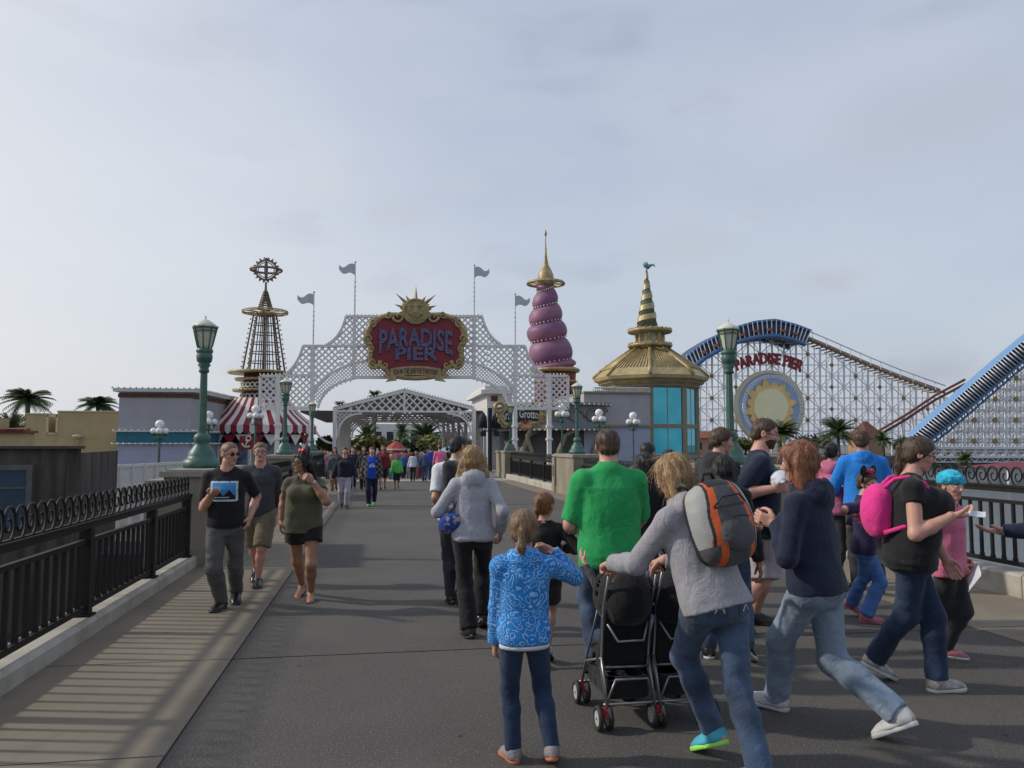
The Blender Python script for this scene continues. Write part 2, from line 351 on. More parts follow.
# ---- railings
M_iron = mat('brown_black_iron', (.0085, .007, .006), rough=.58, var=.25, scale=9, spec=.35)
def railing(x, y0, y1, zb, zt, posts, label, scroll=.27, side=1, fine=True):
    """side: +1 the far side from the road is -x (left rail), -1 right rail"""
    t = thing('iron_railing', label, 'railing', (x, y0, 0), 'iron railings of the bridge')
    b = MB(); b.box2((x - .035, y0, zt - .055), (x + .035, y1, zt)); b.box2((x - .05, y0, zt), (x + .05, y1, zt + .014)); b.build('top_rail', M_iron, t)
    b = MB(); b.box2((x - .025, y0, zb + .05), (x + .025, y1, zb + .10)); b.build('bottom_rail', M_iron, t)
    zm = zt - .17
    ps = sorted(posts)
    for y in ps:
        b = MB(); b.box2((x - .05, y - .05, zb - .0), (x + .05, y + .05, zt - .056)); b.box2((x - .075, y - .075, zb), (x + .075, y + .075, zb + .02)); b.build('post', M_iron, t)
    for a, c in zip(ps, ps[1:]):
        b = MB(); b.box2((x - .022, a + .05, zm - .02), (x + .022, c - .05, zm + .022))
        n = max(2, int((c - a) / .165))
        for i in range(1, n):
            y = a + (c - a) * i / n
            b.box2((x - .016, y - .016, zb + .1), (x + .016, y + .016, zm - .02))
            if fine: b.box2((x - .02, y - .02, zb + .1), (x + .02, y + .02, zb + .135))
        b.build('baluster_panel', M_iron, t)
    # running scroll frieze
    b = MB(); pitch = .185; n = int((y1 - y0) / pitch); h = scroll
    for i in range(n):
        yc = y0 + (i + .5) * pitch; pts = []
        K = 26 if fine else 12
        for k in range(K + 1):
            u = k / K; a = R(-100) + u * R(560); r = (h * .5) * (1 - u) ** .8 + .012
            pts.append((x, yc - math.cos(a) * r * .80 * (1 if i % 2 == 0 or True else -1) * -1, zt + .014 + h * .5 + math.sin(a) * r))
        b.path(pts, [.0125 - .005 * k / K for k in range(K + 1)], 6 if fine else 4)
    b.box2((x - .015, y0, zt + .012), (x + .015, y1, zt + .026))
    b.build('scroll_frieze', M_iron, t)
    return t
railing(-2.62, -1.0, 11.85, .15, .99, [-.8, 1.6, 3.6, 5.6, 7.9, 10.0, 11.7], 'long near iron railing along the left pavement, topped by running scrolls')
railing(7.2, 2.5, 11.8, .26, 1.2, [2.6, 5.2, 7.2, 9.6, 11.7], 'near iron railing on the right over the lagoon, behind the woman in black', scroll=.24, side=-1)
railing(-2.62, 14.45, 24.85, .15, .98, [14.6, 16.6, 19, 22, 24.7], 'middle iron railing on the left between the first and second piers', fine=False)
railing(-2.62, 28.05, 39.0, .15, .98, [28.2, 31, 34, 38.8], 'far iron railing on the left, beyond the second pier', fine=False)
railing(6.45, 14.85, 25.15, .22, 1.0, [15.0, 18.5, 21.7, 25], 'middle iron railing on the right, mostly behind the crowd', fine=False)
railing(6.45, 28.25, 39.55, .22, 1.05, [28.4, 31.2, 34, 36.8, 39.4], 'short far iron railing between the two right piers, left of the man in green', fine=False)
# ---- green lamps
M_green = mat('green_paint', (.045, .115, .085), rough=.45, var=.22, scale=7, bump=.1, bscale=40)
M_lglass = mat('cream_lantern_glass', (.55, .55, .42), rough=.25, var=.1, scale=5)
M_lcap = mat('cream_lantern_roof', (.62, .6, .48), rough=.5, var=.1)
def green_lamp(loc, label, s=1.0):
    t = thing('street_lamp', label, 'lamp', loc, 'green street lamps on the piers')
    ox, oy, oz = loc; k = .00344 * s
    def pr(l): return [(r * k, (750 - y) * k) for r, y in l]
    b = MB(); b.lathe(loc, pr([(80, 750), (82, 735), (80, 712), (66, 708), (62, 690), (56, 672), (42, 655), (40, 648), (30, 640), (33, 630), (38, 615), (36, 598), (28, 590), (20, 584)]), 24); b.build('base', M_green, t)
    b = MB(); n = 24; prof = []
    for i in range(13):
        u = i / 12; prof.append((20 - 4 * u, 584 - 284 * u))
    vs = []
    for r, y in prof:
        for q in range(n): rr = r * k * (1 - .1 * (q % 2)); vs.append((ox + rr * math.cos(2 * math.pi * q / n), oy + rr * math.sin(2 * math.pi * q / n), oz + (750 - y) * k))
    b.add(vs, [(i * n + q, i * n + (q + 1) % n, (i + 1) * n + (q + 1) % n, (i + 1) * n + q) for i in range(12) for q in range(n)]); b.build('post', M_green, t)
    b = MB(); b.lathe(loc, pr([(17, 300), (24, 296), (22, 284), (20, 276), (30, 262), (24, 254), (33, 246), (37, 228), (36, 212), (33, 206), (39, 200), (37, 186), (30, 181)]), 24); b.build('capital', M_green, t)
    b = MB(); b.lathe(loc, pr([(28, 181), (33, 170), (42, 130), (50, 90), (52, 84)]), 8, sm=False); b.build('lantern_glass', M_lglass, t)
    b = MB()
    for q in range(8):
        a = 2 * math.pi * q / 8; pts = [(ox + r * k * math.cos(a) * 1.04, oy + r * k * math.sin(a) * 1.04, oz + (750 - y) * k) for r, y in ((29, 181), (34, 170), (43, 130), (52, 88), (57, 76))]
        b.path(pts, .011 * s, 5)
    b.torus((ox, oy, oz + (750 - 84) * k), 54 * k, .014 * s, 24, 6); b.torus((ox, oy, oz + (750 - 100) * k), 51 * k, .008 * s, 24, 5); b.build('lantern_frame', M_green, t)
    b = MB(); b.lathe(loc, pr([(56, 82), (58, 76), (40, 62), (16, 46), (5, 42), (3, 36), (5, 33), (2, 26), (.5, 20)]), 16); b.build('lantern_roof', M_lcap, t)
    return t
green_lamp((-2.66, 12.75, 1.34), 'tallest green lamp at the left, on the nearest left pier above the man in black', .93)
green_lamp((-3.0, 26.4, 1.36), 'green lamp in front of the left lattice panel of the gate')
green_lamp((-3.35, 41.0, 1.36), 'smallest green lamp on the left, against the white gate post')
green_lamp((6.06, 13.25, 1.34), 'big green lamp on the right in front of the roller coaster', 1.03)
green_lamp((6.65, 26.7, 1.36), 'green lamp directly behind the man in the green shirt')
green_lamp((6.7, 41.2, 1.36), 'small green lamp beneath the right side of the white gate')
# ---- globe lamps
M_globe = mat('white_globe', (.78, .78, .76), rough=.35, var=.03)
def globe_lamp(px, pytop, Y, label, foot=-.02):
    p = W(px, pytop, Y); x, y, z = p; s = 1.0
    t = thing('globe_lamp', label, 'lamp', (x, y, foot), 'white globe lamps on green poles')
    k = Y / 790
    b = MB(); b.tube((x, y, foot), (x, y, foot + .5), .11, .08, 10); b.tube((x, y, foot + .5), (x, y, z - 8 * k), .055, .045, 8); b.lathe((x, y, z - 19 * k), [(.05, 0), (.1, 2 * k), (.05, 4 * k)], 10); b.build('pole', M_green, t)
    b = MB()
    for a in range(4):
        aa = R(a * 90 + 10); q = Vector((math.cos(aa), math.sin(aa), 0)) * 5 * k
        b.path([(x, y, z - 18 * k), (x + q.x * .7, y + q.y * .7, z - 19 * k), (x + q.x, y + q.y, z - 14.5 * k)], .025, 6)
        b.tube((x + q.x, y + q.y, z - 15 * k), (x + q.x, y + q.y, z - 12.8 * k), .04, .08, 8)
    b.build('bracket', M_green, t)
    b = MB(); b.sphere((x, y, z - 4 * k), 4.1 * k, 16); b.build('globe', M_globe, t)
    for a in range(4):
        aa = R(a * 90 + 10); b = MB(); b.sphere((x + math.cos(aa) * 5 * k, y + math.sin(aa) * 5 * k, z - 10.3 * k), 3 * k, 14); b.build('globe', M_globe, t)
    return t
globe_lamp(160, 420, 30, 'globe lamp in front of the grey building with the teal band', -.6)
globe_lamp(256, 405, 36, 'globe lamp in front of the striped awning, above the man in glasses')
globe_lamp(209, 411, 38, 'globe lamp half hidden behind the tallest left green lamp', -.6)
globe_lamp(562, 404, 47, 'globe lamp under the right end of the gate lattice')
globe_lamp(599, 409, 47, 'globe lamp against the wave painted frieze, right behind the man in green')
globe_lamp(633, 412, 47, 'rightmost globe lamp, against the plain grey wall beside the teal glass')
# ================================================================ LATTICE HELPERS
M_white = mat('white_lattice_paint', (.72, .70, .67), rough=.5, var=.06, scale=2)
def clip_line(poly, a, d):
    """parameters along line a + s*d inside polygon poly (2D)"""
    ss = []; n = len(poly)
    for i in range(n):
        p, q = poly[i], poly[(i + 1) % n]; ex, ey = q[0] - p[0], q[1] - p[1]; den = d[0] * ey - d[1] * ex
        if abs(den) < 1e-12: continue
        s = ((p[0] - a[0]) * ey - (p[1] - a[1]) * ex) / den; u = ((p[0] - a[0]) * d[1] - (p[1] - a[1]) * d[0]) / den
        if 0 <= u < 1: ss.append(s)
    ss.sort(); return [(ss[i], ss[i + 1]) for i in range(0, len(ss) - 1, 2)]
def lattice(mb, poly, sp, w, th, to3, ang=45, nrm=(0, -1, 0)):
    xs = [p[0] for p in poly]; ys = [p[1] for p in poly]; cx, cy = (min(xs) + max(xs)) / 2, (min(ys) + max(ys)) / 2
    D = math.hypot(max(xs) - min(xs), max(ys) - min(ys)) / 2 + sp
    for k, an in enumerate((ang, -ang)):
        d = (math.cos(R(an)), math.sin(R(an))); nn = (-d[1], d[0]); m = int(D / sp) + 1
        for i in range(-m, m + 1):
            a = (cx + nn[0] * i * sp, cy + nn[1] * i * sp)
            for s0, s1 in clip_line(poly, a, d):
                if s1 - s0 < .02: continue
                p = Vector(to3(a[0] + d[0] * s0, a[1] + d[1] * s0)); q = Vector(to3(a[0] + d[0] * s1, a[1] + d[1] * s1)); o = Vector(nrm) * (th * (k - .5) * 1.02)
                mb.bar(p + o, q + o, w, th, up=nrm)
def curve2(p0, p1, c, n=12):
    return [((1 - t) ** 2 * p0[0] + 2 * t * (1 - t) * c[0] + t * t * p1[0], (1 - t) ** 2 * p0[1] + 2 * t * (1 - t) * c[1] + t * t * p1[1]) for t in [i / n for i in range(n + 1)]]
# ================================================================ THE ENTRANCE GATE
GY = 43.0
def gp(px, py, Y=GY):
    p = W(px, py, Y); return (p.x, p.z)
g3 = lambda u, v: (u, GY, v)
gate = thing('entrance_gate', 'white lattice gate spanning the walkway with four pennants on poles', 'gate', W(414, 444, GY).xy.to_3d())
M_bulb = mat('bulb_glass', (.75, .73, .66), rough=.2)
C = 414
def mir(l): return [(2 * C - x, y) for x, y in l]
posts = [(354.5, 316), (474, 316), (313, 346), (515, 346), (278.5, 375), (549, 375)]
for px, py in posts:
    x, z = gp(px, py); b = MB(); lo = z - 61.5 * .0544 if px in (354.5, 474) else 0
    r = .11 if px in (313, 515, 278.5, 549) else .09
    b.box2((x - r, GY - r, max(lo, 0)), (x + r, GY + r, z + .05))
    if lo <= 0:
        for zz in (.9, 1.9, 2.6): b.box2((x - r * 1.5, GY - r * 1.5, zz), (x + r * 1.5, GY + r * 1.5, zz + .12))
        b.box2((x - r * 1.6, GY - r * 1.6, 0), (x + r * 1.6, GY + r * 1.6, .35))
    b.build('post', M_white, gate)
b = MB()
def beam(x0, y0, x1, y1, w=.13): 
    p, q = gp(x0, y0), gp(x1, y1); b.bar((p[0], GY, p[1]), (q[0], GY, q[1]), w, .16, up=(0, 1, 0))
beam(346, 316.5, 482, 316.5); beam(303, 346, 525, 346); beam(284, 375.5, 318, 375.5); beam(510, 375.5, 544, 375.5)
beam(260, 376, 285, 376); beam(543, 376, 568, 376); beam(260, 408.5, 313, 408.5, .16); beam(515, 408.5, 568, 408.5, .16)
beam(260, 376, 260, 408.5, .12); beam(568, 376, 568, 408.5, .12); beam(352, 377.5, 476, 377.5, .15)
b.build('beam', M_white, gate)
curveL = [curve2((326, 345.5), (346, 316.5), (341, 338)), curve2((284, 375.5), (303, 346), (298, 366)), curve2((318, 408), (356, 378), (323, 384)), curve2((313, 392), (366, 361), (330, 366))]
curves = curveL + [mir(c) for c in curveL] + [[(366, 361), (390, 357), (414, 355.5), (438, 357), (462, 361)]]
for c in curves:
    b = MB(); pts = [gp(*p) for p in c]
    for p, q in zip(pts, pts[1:]): b.bar((p[0], GY, p[1]), (q[0], GY, q[1]), .12, .15, up=(0, 1, 0))
    b.build('curved_rim', M_white, gate)
b = MB()
coarse = [[(346, 317), (482, 317), (502, 345), (326, 345)] and (curveL[0][::1] + mir(curveL[0])[::-1]),
          curveL[1] + [(340, 346), (340, 366), (330, 372), (316, 392), (313, 408), (313, 376)],
          [(260, 376), (313, 376), (313, 408), (260, 408)], [(340, 346), (488, 346), (488, 366), (462, 361), (438, 357), (414, 355.5), (390, 357), (366, 361), (340, 366)]]
coarse += [mir(coarse[1]), mir(coarse[2])]
for poly in coarse: lattice(b, [gp(*p) for p in poly], .235, .088, .03, g3)
b.build('lattice', M_white, gate)
b = MB()
fine = [[(366, 361), (390, 357), (414, 355.5), (438, 357), (462, 361), (476, 365), (476, 377), (352, 377), (352, 366)],
        curveL[2] + [(352, 366)] + curveL[3][::-1][2:]]
fine += [mir(fine[1])]
for poly in fine: lattice(b, [gp(*p) for p in poly], .135, .052, .02, g3)
b.build('fine_lattice', M_white, gate)
b = MB()
rim = curveL[0] + mir(curveL[0])[::-1]; rims = [rim, curveL[1], mir(curveL[1]), curveL[2], mir(curveL[2]), [(260, 376), (284, 376)], [(543, 376), (568, 376)]]
for ln in rims:
    for p, q in zip(ln, ln[1:]):
        P, Q = Vector(gp(*p)), Vector(gp(*q)); n = max(1, int((Q - P).length / .2)); up = -1 if ln in (rims[3], rims[4]) else 1
        for i in range(n):
            m_ = P.lerp(Q, i / n); b.sphere((m_.x, GY, m_.y + .11 * up), .04, 6)
tag(b.build('bulb_string', M_bulb, gate), kind='stuff')
M_flag = mat('grey_pennant', (.50, .50, .53), rough=.5, var=.08)
for px, py0, py1, dr in ((313, 346, 292, -1), (354.5, 316, 262, -1), (474, 316, 265, 1), (515, 346, 294, 1)):
    x, z0 = gp(px, py0); z1 = gp(px, py1)[1]
    b = MB(); b.tube((x, GY, z0), (x, GY, z1), .05, .03, 8)
    for i in range(6): b.sphere((x, GY, z0 + .6 + i * .25), .062, 8)
    b.sphere((x, GY, z1), .07, 8); fp = b.build('flagpole', M_white, gate)
    b = MB(); A = []; B = []
    for i in range(13):
        u = i / 12; wv = math.sin(u * 6.2 + .4) * .13 * (u + .2)
        A.append((x + dr * u * .85, GY - math.sin(u * 5) * .04, z1 - .12 - .04 * u * 8 * .3 + wv)); B.append((x + dr * u * .85, GY - math.sin(u * 5) * .04, z1 - .72 + .38 * u * .7 + wv))
    b.strip(A, B, (0, 1, 0), .03); b.build('pennant', M_flag, fp)
# ---- the round-shouldered sign hanging on the gate
M_gold = mat('old_gold', (.36, .275, .125), rough=.45, var=.3, scale=3, metal=.15)
M_red = mat('sign_red', (.21, .012, .024), rough=.5, var=.12, scale=2)
M_blue = mat('sign_letter_blue', (.018, .035, .12), rough=.5, var=.5, scale=26, lo=.52, hi=.60, col2=(.30, .36, .52))
M_redl = mat('letter_red_edge', (.30, .03, .04), rough=.5)
sign = thing('gate_sign', 'big red sign with a gold scrolled frame and a smiling gold sun on top', 'sign', Vector(W(415.8, 377, GY - .4)))
S0 = 5.12
def sg(dx, y, Y=GY - .45):                      # dx from the sign's axis, y, both in px of the enlarged crop
    return Vector(W(340 + (388 + dx) / S0, 250 + y / S0, Y))
half = [(0, 318), (50, 322), (90, 322), (140, 320), (200, 338), (242, 372), (264, 415), (266, 450), (248, 485), (246, 525), (252, 560), (238, 588), (214, 604), (186, 604), (168, 612), (150, 640), (115, 655), (60, 664), (0, 667)]
outl = half + [(-x, y) for x, y in half[::-1][1:-1]]
cenr = (0, 480)
inn = [(x * .885, cenr[1] + (y - cenr[1]) * .87) for x, y in outl]
b = MB(); b.prism([sg(*p) for p in outl], (0, 1, 0), .3); b.build('panel', M_red, sign)
b = MB(); o_ = [sg(*p, Y=GY - .50) for p in outl] ; i_ = [sg(*p, Y=GY - .50) for p in inn]
b.strip(o_ + o_[:1], i_ + i_[:1], (0, 1, 0), .06)
b.path([p + Vector((0, -.02, 0)) for p in [(sg(*p) * .5 + sg(*q) * .5) for p, q in zip(outl, inn)]], .13, 8, closed=True)
fr = b.build('frame', M_gold, sign)
b = MB()
for sd in (-1, 1):
    for cx, cy, rr, a0, tw in ((88, 342, 30, 0, 1), (-0 + 140, 330, 20, 40, 1), (222, 372, 22, 90, 1), (240, 455, 30, 120, -1), (232, 505, 20, 60, 1), (218, 578, 34, 200, -1), (160, 590, 26, 300, 1), (150, 628, 18, 20, 1), (205, 350, 14, 0, 1)):
        pts = []; rad = []
        for k in range(17):
            u = k / 16; a = R(a0) + u * 7.5 * tw; r = rr * (1 - u * .85)
            p = sg(sd * (cx + math.cos(a) * r), cy + math.sin(a) * r, GY - .58); pts.append(p); rad.append(.075 * rr / 26 * (1 - .55 * u))
        b.path(pts, rad, 6)
b.build('scrollwork', M_gold, fr)
# sun medallion
med = MB(); cc = sg(0, 314, GY - .62); k = GY / 790 / S0 * 1.0
def disc(mb, c, r, t, n=40, m=1):
    mb.prism([c + Vector((math.cos(2 * math.pi * i / n) * r, 0, math.sin(2 * math.pi * i / n) * r)) for i in range(n)], (0, 1, 0), t)
kk = (sg(100, 400) - sg(0, 400)).length / 100
disc(med, cc, 68 * kk, .3); med.torus(cc, 62 * kk, .05, 40, 6, (0, 1, 0)); med.torus(cc, 52 * kk, .03, 40, 6, (0, 1, 0)); sm_ = med.build('sun_medallion', M_gold, sign)
b = MB()
for i in range(13):
    a = R((-4, 10, 18, 30, 42, 58, 90, 122, 138, 150, 162, 170, 184)[i]); l = (86, 84, 116, 84, 142, 100, 138, 100, 142, 84, 116, 84, 86)[i]
    d = Vector((math.cos(a), 0, math.sin(a))); nrm = Vector((-d.z, 0, d.x)); w = 11 * kk
    base = cc + d * 60 * kk + Vector((0, .1, 0)); tip = cc + d * l * kk + Vector((0, .12, 0))
    b.add([base + nrm * w, base + Vector((0, -.12, 0)), base - nrm * w, base + Vector((0, .12, 0)), tip], [(0, 1, 4), (1, 2, 4), (2, 3, 4), (3, 0, 4), (3, 2, 1, 0)])
b.build('sun_rays', M_gold, sm_)
b = MB()
def mp_(x, y, dy=-.04): return cc + Vector((x * kk, dy, y * kk))
b.sphere(mp_(0, 0, .02), 44 * kk, 20, (1, .22, 1))
for s_ in (-1, 1):
    b.sphere(mp_(20 * s_, 14, -.07), 9 * kk, 10, (1, .5, .45)); b.path([mp_(s_ * 7, 22, -.1), mp_(s_ * 18, 30, -.1), mp_(s_ * 33, 24, -.08)], .022, 6)
    b.sphere(mp_(26 * s_, -12, -.04), 11 * kk, 10, (1, .6, 1))
b.path([mp_(2, 22, -.1), mp_(0, 0, -.15), mp_(-5, -6, -.17), mp_(6, -8, -.15)], [.02, .035, .05, .03], 6)
b.path([mp_(-20, -20, -.09), mp_(-8, -27, -.12), mp_(8, -27, -.12), mp_(20, -20, -.09)], .028, 6); b.path([mp_(-8, -33, -.1), mp_(8, -33, -.1)], .03, 6)
b.sphere(mp_(0, -42, -.03), 9 * kk, 8, (1, .6, .7))
b.build('sun_face', M_gold, sm_)
def archfn(w, bow, grow=0):
    def f(v):
        u = v[:, 0] / (w / 2); v = v.copy(); v[:, 1] = v[:, 1] * (1 + grow * (np.abs(u) ** 2)) - bow * u * u; return v
    return f
wP = 372 * kk
put_text('lettering', 'PARADISE', 1, sg(0, 452, GY - .50), (1, 0, 0), (0, 0, 1), M_redl, sign, extrude=.04, width=wP * 1.01, height=98 * kk, bold=.045, fn=archfn(wP, 30 * kk, .35))
put_text('lettering', 'PARADISE', 1, sg(0, 452, GY - .55), (1, 0, 0), (0, 0, 1), M_blue, sign, extrude=.04, width=wP, height=94 * kk, bold=.02, fn=archfn(wP, 30 * kk, .35))
put_text('lettering', 'PIER', 1, sg(0, 535, GY - .50), (1, 0, 0), (0, 0, 1), M_redl, sign, extrude=.04, width=222 * kk, height=70 * kk, bold=.045)
put_text('lettering', 'PIER', 1, sg(0, 535, GY - .55), (1, 0, 0), (0, 0, 1), M_blue, sign, extrude=.04, width=218 * kk, height=67 * kk, bold=.02)
b = MB(); A = []; B = []
for i in range(17):
    u = i / 8 - 1; A.append(sg(130 * u, 594 + 14 * u * u, GY - .62)); B.append(sg(130 * u, 640 + 14 * u * u, GY - .62))
b.strip(A, B, (0, 1, 0), .08)
for s_ in (-1, 1): b.prism([sg(s_ * 105, 640, GY - .66), sg(s_ * 152, 645, GY - .66), sg(s_ * 140, 660, GY - .66), sg(s_ * 156, 676, GY - .66), sg(s_ * 96, 668, GY - .66)], (0, 1, 0), .05)
rb = b.build('ribbon', M_gold, sign)
M_brown = mat('brown_letters', (.07, .03, .02), rough=.6)
put_text('lettering', 'FUN IN THE SUN FOR EVERYONE!', 1, sg(0, 620, GY - .635), (1, 0, 0), (0, 0, 1), M_brown, rb, extrude=.01, width=222 * kk, height=30 * kk, bold=.01, fn=archfn(260 * kk, 14 * kk))
# ================================================================ LONG LATTICE PAVILION BEHIND THE GATE
def pav(px, py, Y): return W(px, py, Y)
M_roofg = mat('pavilion_roof', (.30, .30, .31), rough=.7, var=.1)
M_dark = mat('dark_slate_roof', (.06, .065, .075), rough=.6, var=.2)
pvl = thing('lattice_pavilion', 'long white lattice pavilion with a gabled end behind the gate', 'pavilion', W(404.5, 444, 62).xy.to_3d())
q = lambda px, py: (W(px, py, 62).x, W(px, py, 62).z)
eL, eR, ap = q(335, 409), q(474, 409), q(404.5, 391)
for i, Y in enumerate((62, 68, 74, 80, 86, 92)):
    f3 = lambda u, v, Y=Y: (u, Y, v); b = MB()
    for p, r in ((eL, ap), (ap, eR)): b.bar((p[0], Y, p[1]), (r[0], Y, r[1]), .2, .2, up=(0, 1, 0))
    z0 = q(400, 411.5)[1]; b.bar((eL[0], Y, z0), (eR[0], Y, z0), .14, .2, up=(0, 1, 0))
    arcs = curve2((338, 436), (362, 413.5), (339, 414), 10)
    for side in (0, 1):
        pts = [q(*p) for p in (arcs if side == 0 else [(809 - x, y) for x, y in arcs])]
        for p, r in zip(pts, pts[1:]): b.bar((p[0], Y, p[1]), (r[0], Y, r[1]), .14, .18, up=(0, 1, 0))
        corner = pts + [((eL if side == 0 else eR)[0], z0)]
        lattice(b, corner, .22, .06, .025, f3)
    b.bar((ap[0], Y, z0), (ap[0], Y, ap[1]), .16, .16, up=(0, 1, 0))
    lattice(b, [(eL[0] + .2, z0), ap, (eR[0] - .2, z0)], .42 if i == 0 else .7, .11, .03, f3)
    b.build('truss', M_white, pvl)
    for e in (eL, eR):
        b = MB(); b.box2((e[0] - .14, Y - .14, 0), (e[0] + .14, Y + .14, e[1])); b.build('post', M_white, pvl)
b = MB()
for p, r in ((eL, ap), (ap, eR)):
    b.prism([(p[0], 62, p[1] + .11), (r[0], 62, r[1] + .11), (r[0], 62, r[1] + .17), (p[0], 62, p[1] + .17)], (0, 1, 0), 31)
b.build('roof', M_roofg, pvl)
b = MB()
for sd, e in ((-1, eL), (1, eR)):
    b.prism([(e[0] + sd * .1, 62.5, e[1] - .1), (e[0] + sd * 2.6, 62.5, e[1] - .1), (e[0] + sd * 2.6, 62.5, e[1] - .25), (e[0] + sd * .1, 62.5, e[1] - .25)], (0, 1, 0), 30)
b.build('side_canopy', M_dark, pvl)
b = MB()
for sd, e in ((-1, eL), (1, eR)):
    pts = [(e[0] + sd * (.1 + 1.7 * math.sin(t)), 62.6, e[1] - 2.6 + 2.4 * (1 - math.cos(t))) for t in [i * math.pi / 2 / 8 for i in range(9)]]
    b.path(pts, .09, 6)
b.build('bracket', M_white, pvl)
b = MB()
for i in range(50):
    u = i / 49; p = Vector((eL[0], 61.85, eL[1] + .2)).lerp(Vector((eR[0], 61.85, eR[1] + .2)), u); p.z += (ap[1] - eL[1]) * (1 - abs(2 * u - 1)); b.sphere(p, .06, 6)
b.build('bulb_string', M_bulb, pvl)
# ================================================================ LEFT SIDE BUILDINGS
M_yel = mat('yellow_stucco', (.42, .33, .17), rough=.9, var=.08, scale=1.2, bump=.15, bscale=30)
M_yel2 = mat('pale_stucco_trim', (.55, .47, .30), rough=.8)
M_gre = mat('grey_stucco', (.36, .35, .37), rough=.9, var=.06, scale=1)
M_lil = mat('lilac_stucco', (.34, .36, .46), rough=.9, var=.05, scale=1)
M_teal = mat('teal_band', (.012, .13, .19), rough=.6, var=.12)
M_trim = mat('white_trim', (.60, .59, .57), rough=.6, var=.05)
M_brn = mat('brick_band', (.12, .045, .03), rough=.8, var=.3, scale=5)
M_tile = mat('terracotta_roof', (.22, .07, .04), rough=.8, var=.3, scale=6)
def wall(name, m, parent, x0, x1, Y, z0, z1, th=.4):
    b = MB(); b.box2((x0, Y, z0), (x1, Y + th, z1)); return b.build(name, m, parent)
Y = 46.5
x0, x1 = W(25.5, 430, Y).x, W(119, 430, Y).x; zt = W(60, 414.5, Y).z; zt2 = W(80, 412, Y).z
yb = thing('yellow_building', 'windowless yellow stucco building behind the dark wooden wall', 'building', (x0, Y, -.6))
b = MB(); xn0, xn1 = W(47, 430, Y).x, W(57, 430, Y).x; zn = W(50, 433, Y).z
b.box2((x0, Y, -.6), (x1, Y + 2, zn)); b.box2((x0, Y, zn), (xn0, Y + 2, zt)); b.box2((xn1, Y, zn), (x1, Y + 2, zt2)); b.build('wall', M_yel, yb)
b = MB(); b.box2((xn1 - .02, Y - .05, zt2), (x1, Y + 2, zt2 + .07)); b.box2((x0, Y - .05, zt), (xn0 + .02, Y + 2, zt + .07)); b.build('coping', M_yel2, yb)
b = MB(); b.box2((xn0, Y - .04, zt - .14), (xn1, Y + .1, zt + .02)); b.box2((xn0 - .05, Y - .04, zn - .05), (xn0 + .06, Y + .1, zt)); b.box2((xn1 - .06, Y - .04, zn - .05), (xn1 + .05, Y + .1, zt)); b.box2((xn0, Y - .04, zn - .08), (xn1, Y + .1, zn + .02)); b.build('opening_frame', M_yel2, yb)
p = W(79.5, 439, Y); b = MB(); b.path([(p.x, Y, p.z - .4), (p.x, Y - .3, p.z - .1), (p.x, Y - .3, p.z + .1)], .05, 6); b.lathe((p.x, Y - .3, p.z), [(.08, 0), (.26, .12), (.28, .18), (.05, .24)], 12); b.tube((p.x, Y - .02, -.5), (p.x, Y - .02, p.z - .2), .07, n=8); b.build('wall_lamp', M_yel2, yb)
yl = thing('low_annex', 'low yellow annex with a tiled roof edge at the far left', 'building', W(10, 444, 34).xy.to_3d())
xa, xb = W(-40, 440, 34).x, W(25.5, 440, 34).x; za = W(10, 433, 34).z
wall('wall', M_yel, yl, xa, xb, 34, -.6, za, .8)
b = MB(); b.box2((xa, 33.85, za), (xb + .1, 34.9, za + .10))
for i in range(50): b.tube((xa + (xb - xa) * i / 49, 33.8, za + .10), (xa + (xb - xa) * i / 49, 34.3, za + .16), .06, n=6)
b.build('roof', M_tile, yl)
wall('corner_block', M_yel, yl, xa, W(1.5, 440, 34.2).x, 34.2, za + .16, W(0, 418, 34).z, .6)
# grey building with teal band
gb = thing('grey_building', 'flat roofed grey building with a teal band and bulb lined cornices', 'building', W(118, 444, 44).xy.to_3d())
Y = 44; x0, x1 = W(118, 430, Y).x, W(190, 430, Y).x; f = W(246, 430, 56); 
def gband(name, m, z0, z1, pad):
    b = MB(); pts = [(x0 - pad, Y - pad), (x1 + pad, Y - pad), (f.x + pad, 56), (f.x + pad, 62), (x0 - pad, 62)]
    b.prism([(a, c, z0) for a, c in pts], (0, 0, 1), z1 - z0); return b.build(name, m, gb)
zz = lambda py: W(150, py, Y).z
gband('upper_wall', M_gre, zz(431), zz(392), 0); gband('lower_wall', M_lil, -.6, zz(443), 0)
gband('teal_band', M_teal, zz(443), zz(431), .06); gband('brick_band', M_brn, zz(397.5), zz(393.5), .05); gband('cornice', M_trim, zz(392), zz(388.5), .25); gband('ledge', M_trim, zz(432), zz(430.8), .16); gband('ledge', M_trim, zz(444), zz(443), .16)
b = MB()
for zq, pad in ((zz(388), .27), (zz(430.5), .17), (zz(443.6), .2)):
    for (ax, ay), (bx, by) in (((x0 - pad, Y - pad), (x1 + pad, Y - pad)), ((x1 + pad, Y - pad), (f.x + pad, 56))):
        n = int(math.hypot(bx - ax, by - ay) / .28)
        for i in range(n): b.sphere((ax + (bx - ax) * i / n, ay + (by - ay) * i / n, zq), .055, 6)
b.build('bulb_string', M_bulb, gb)
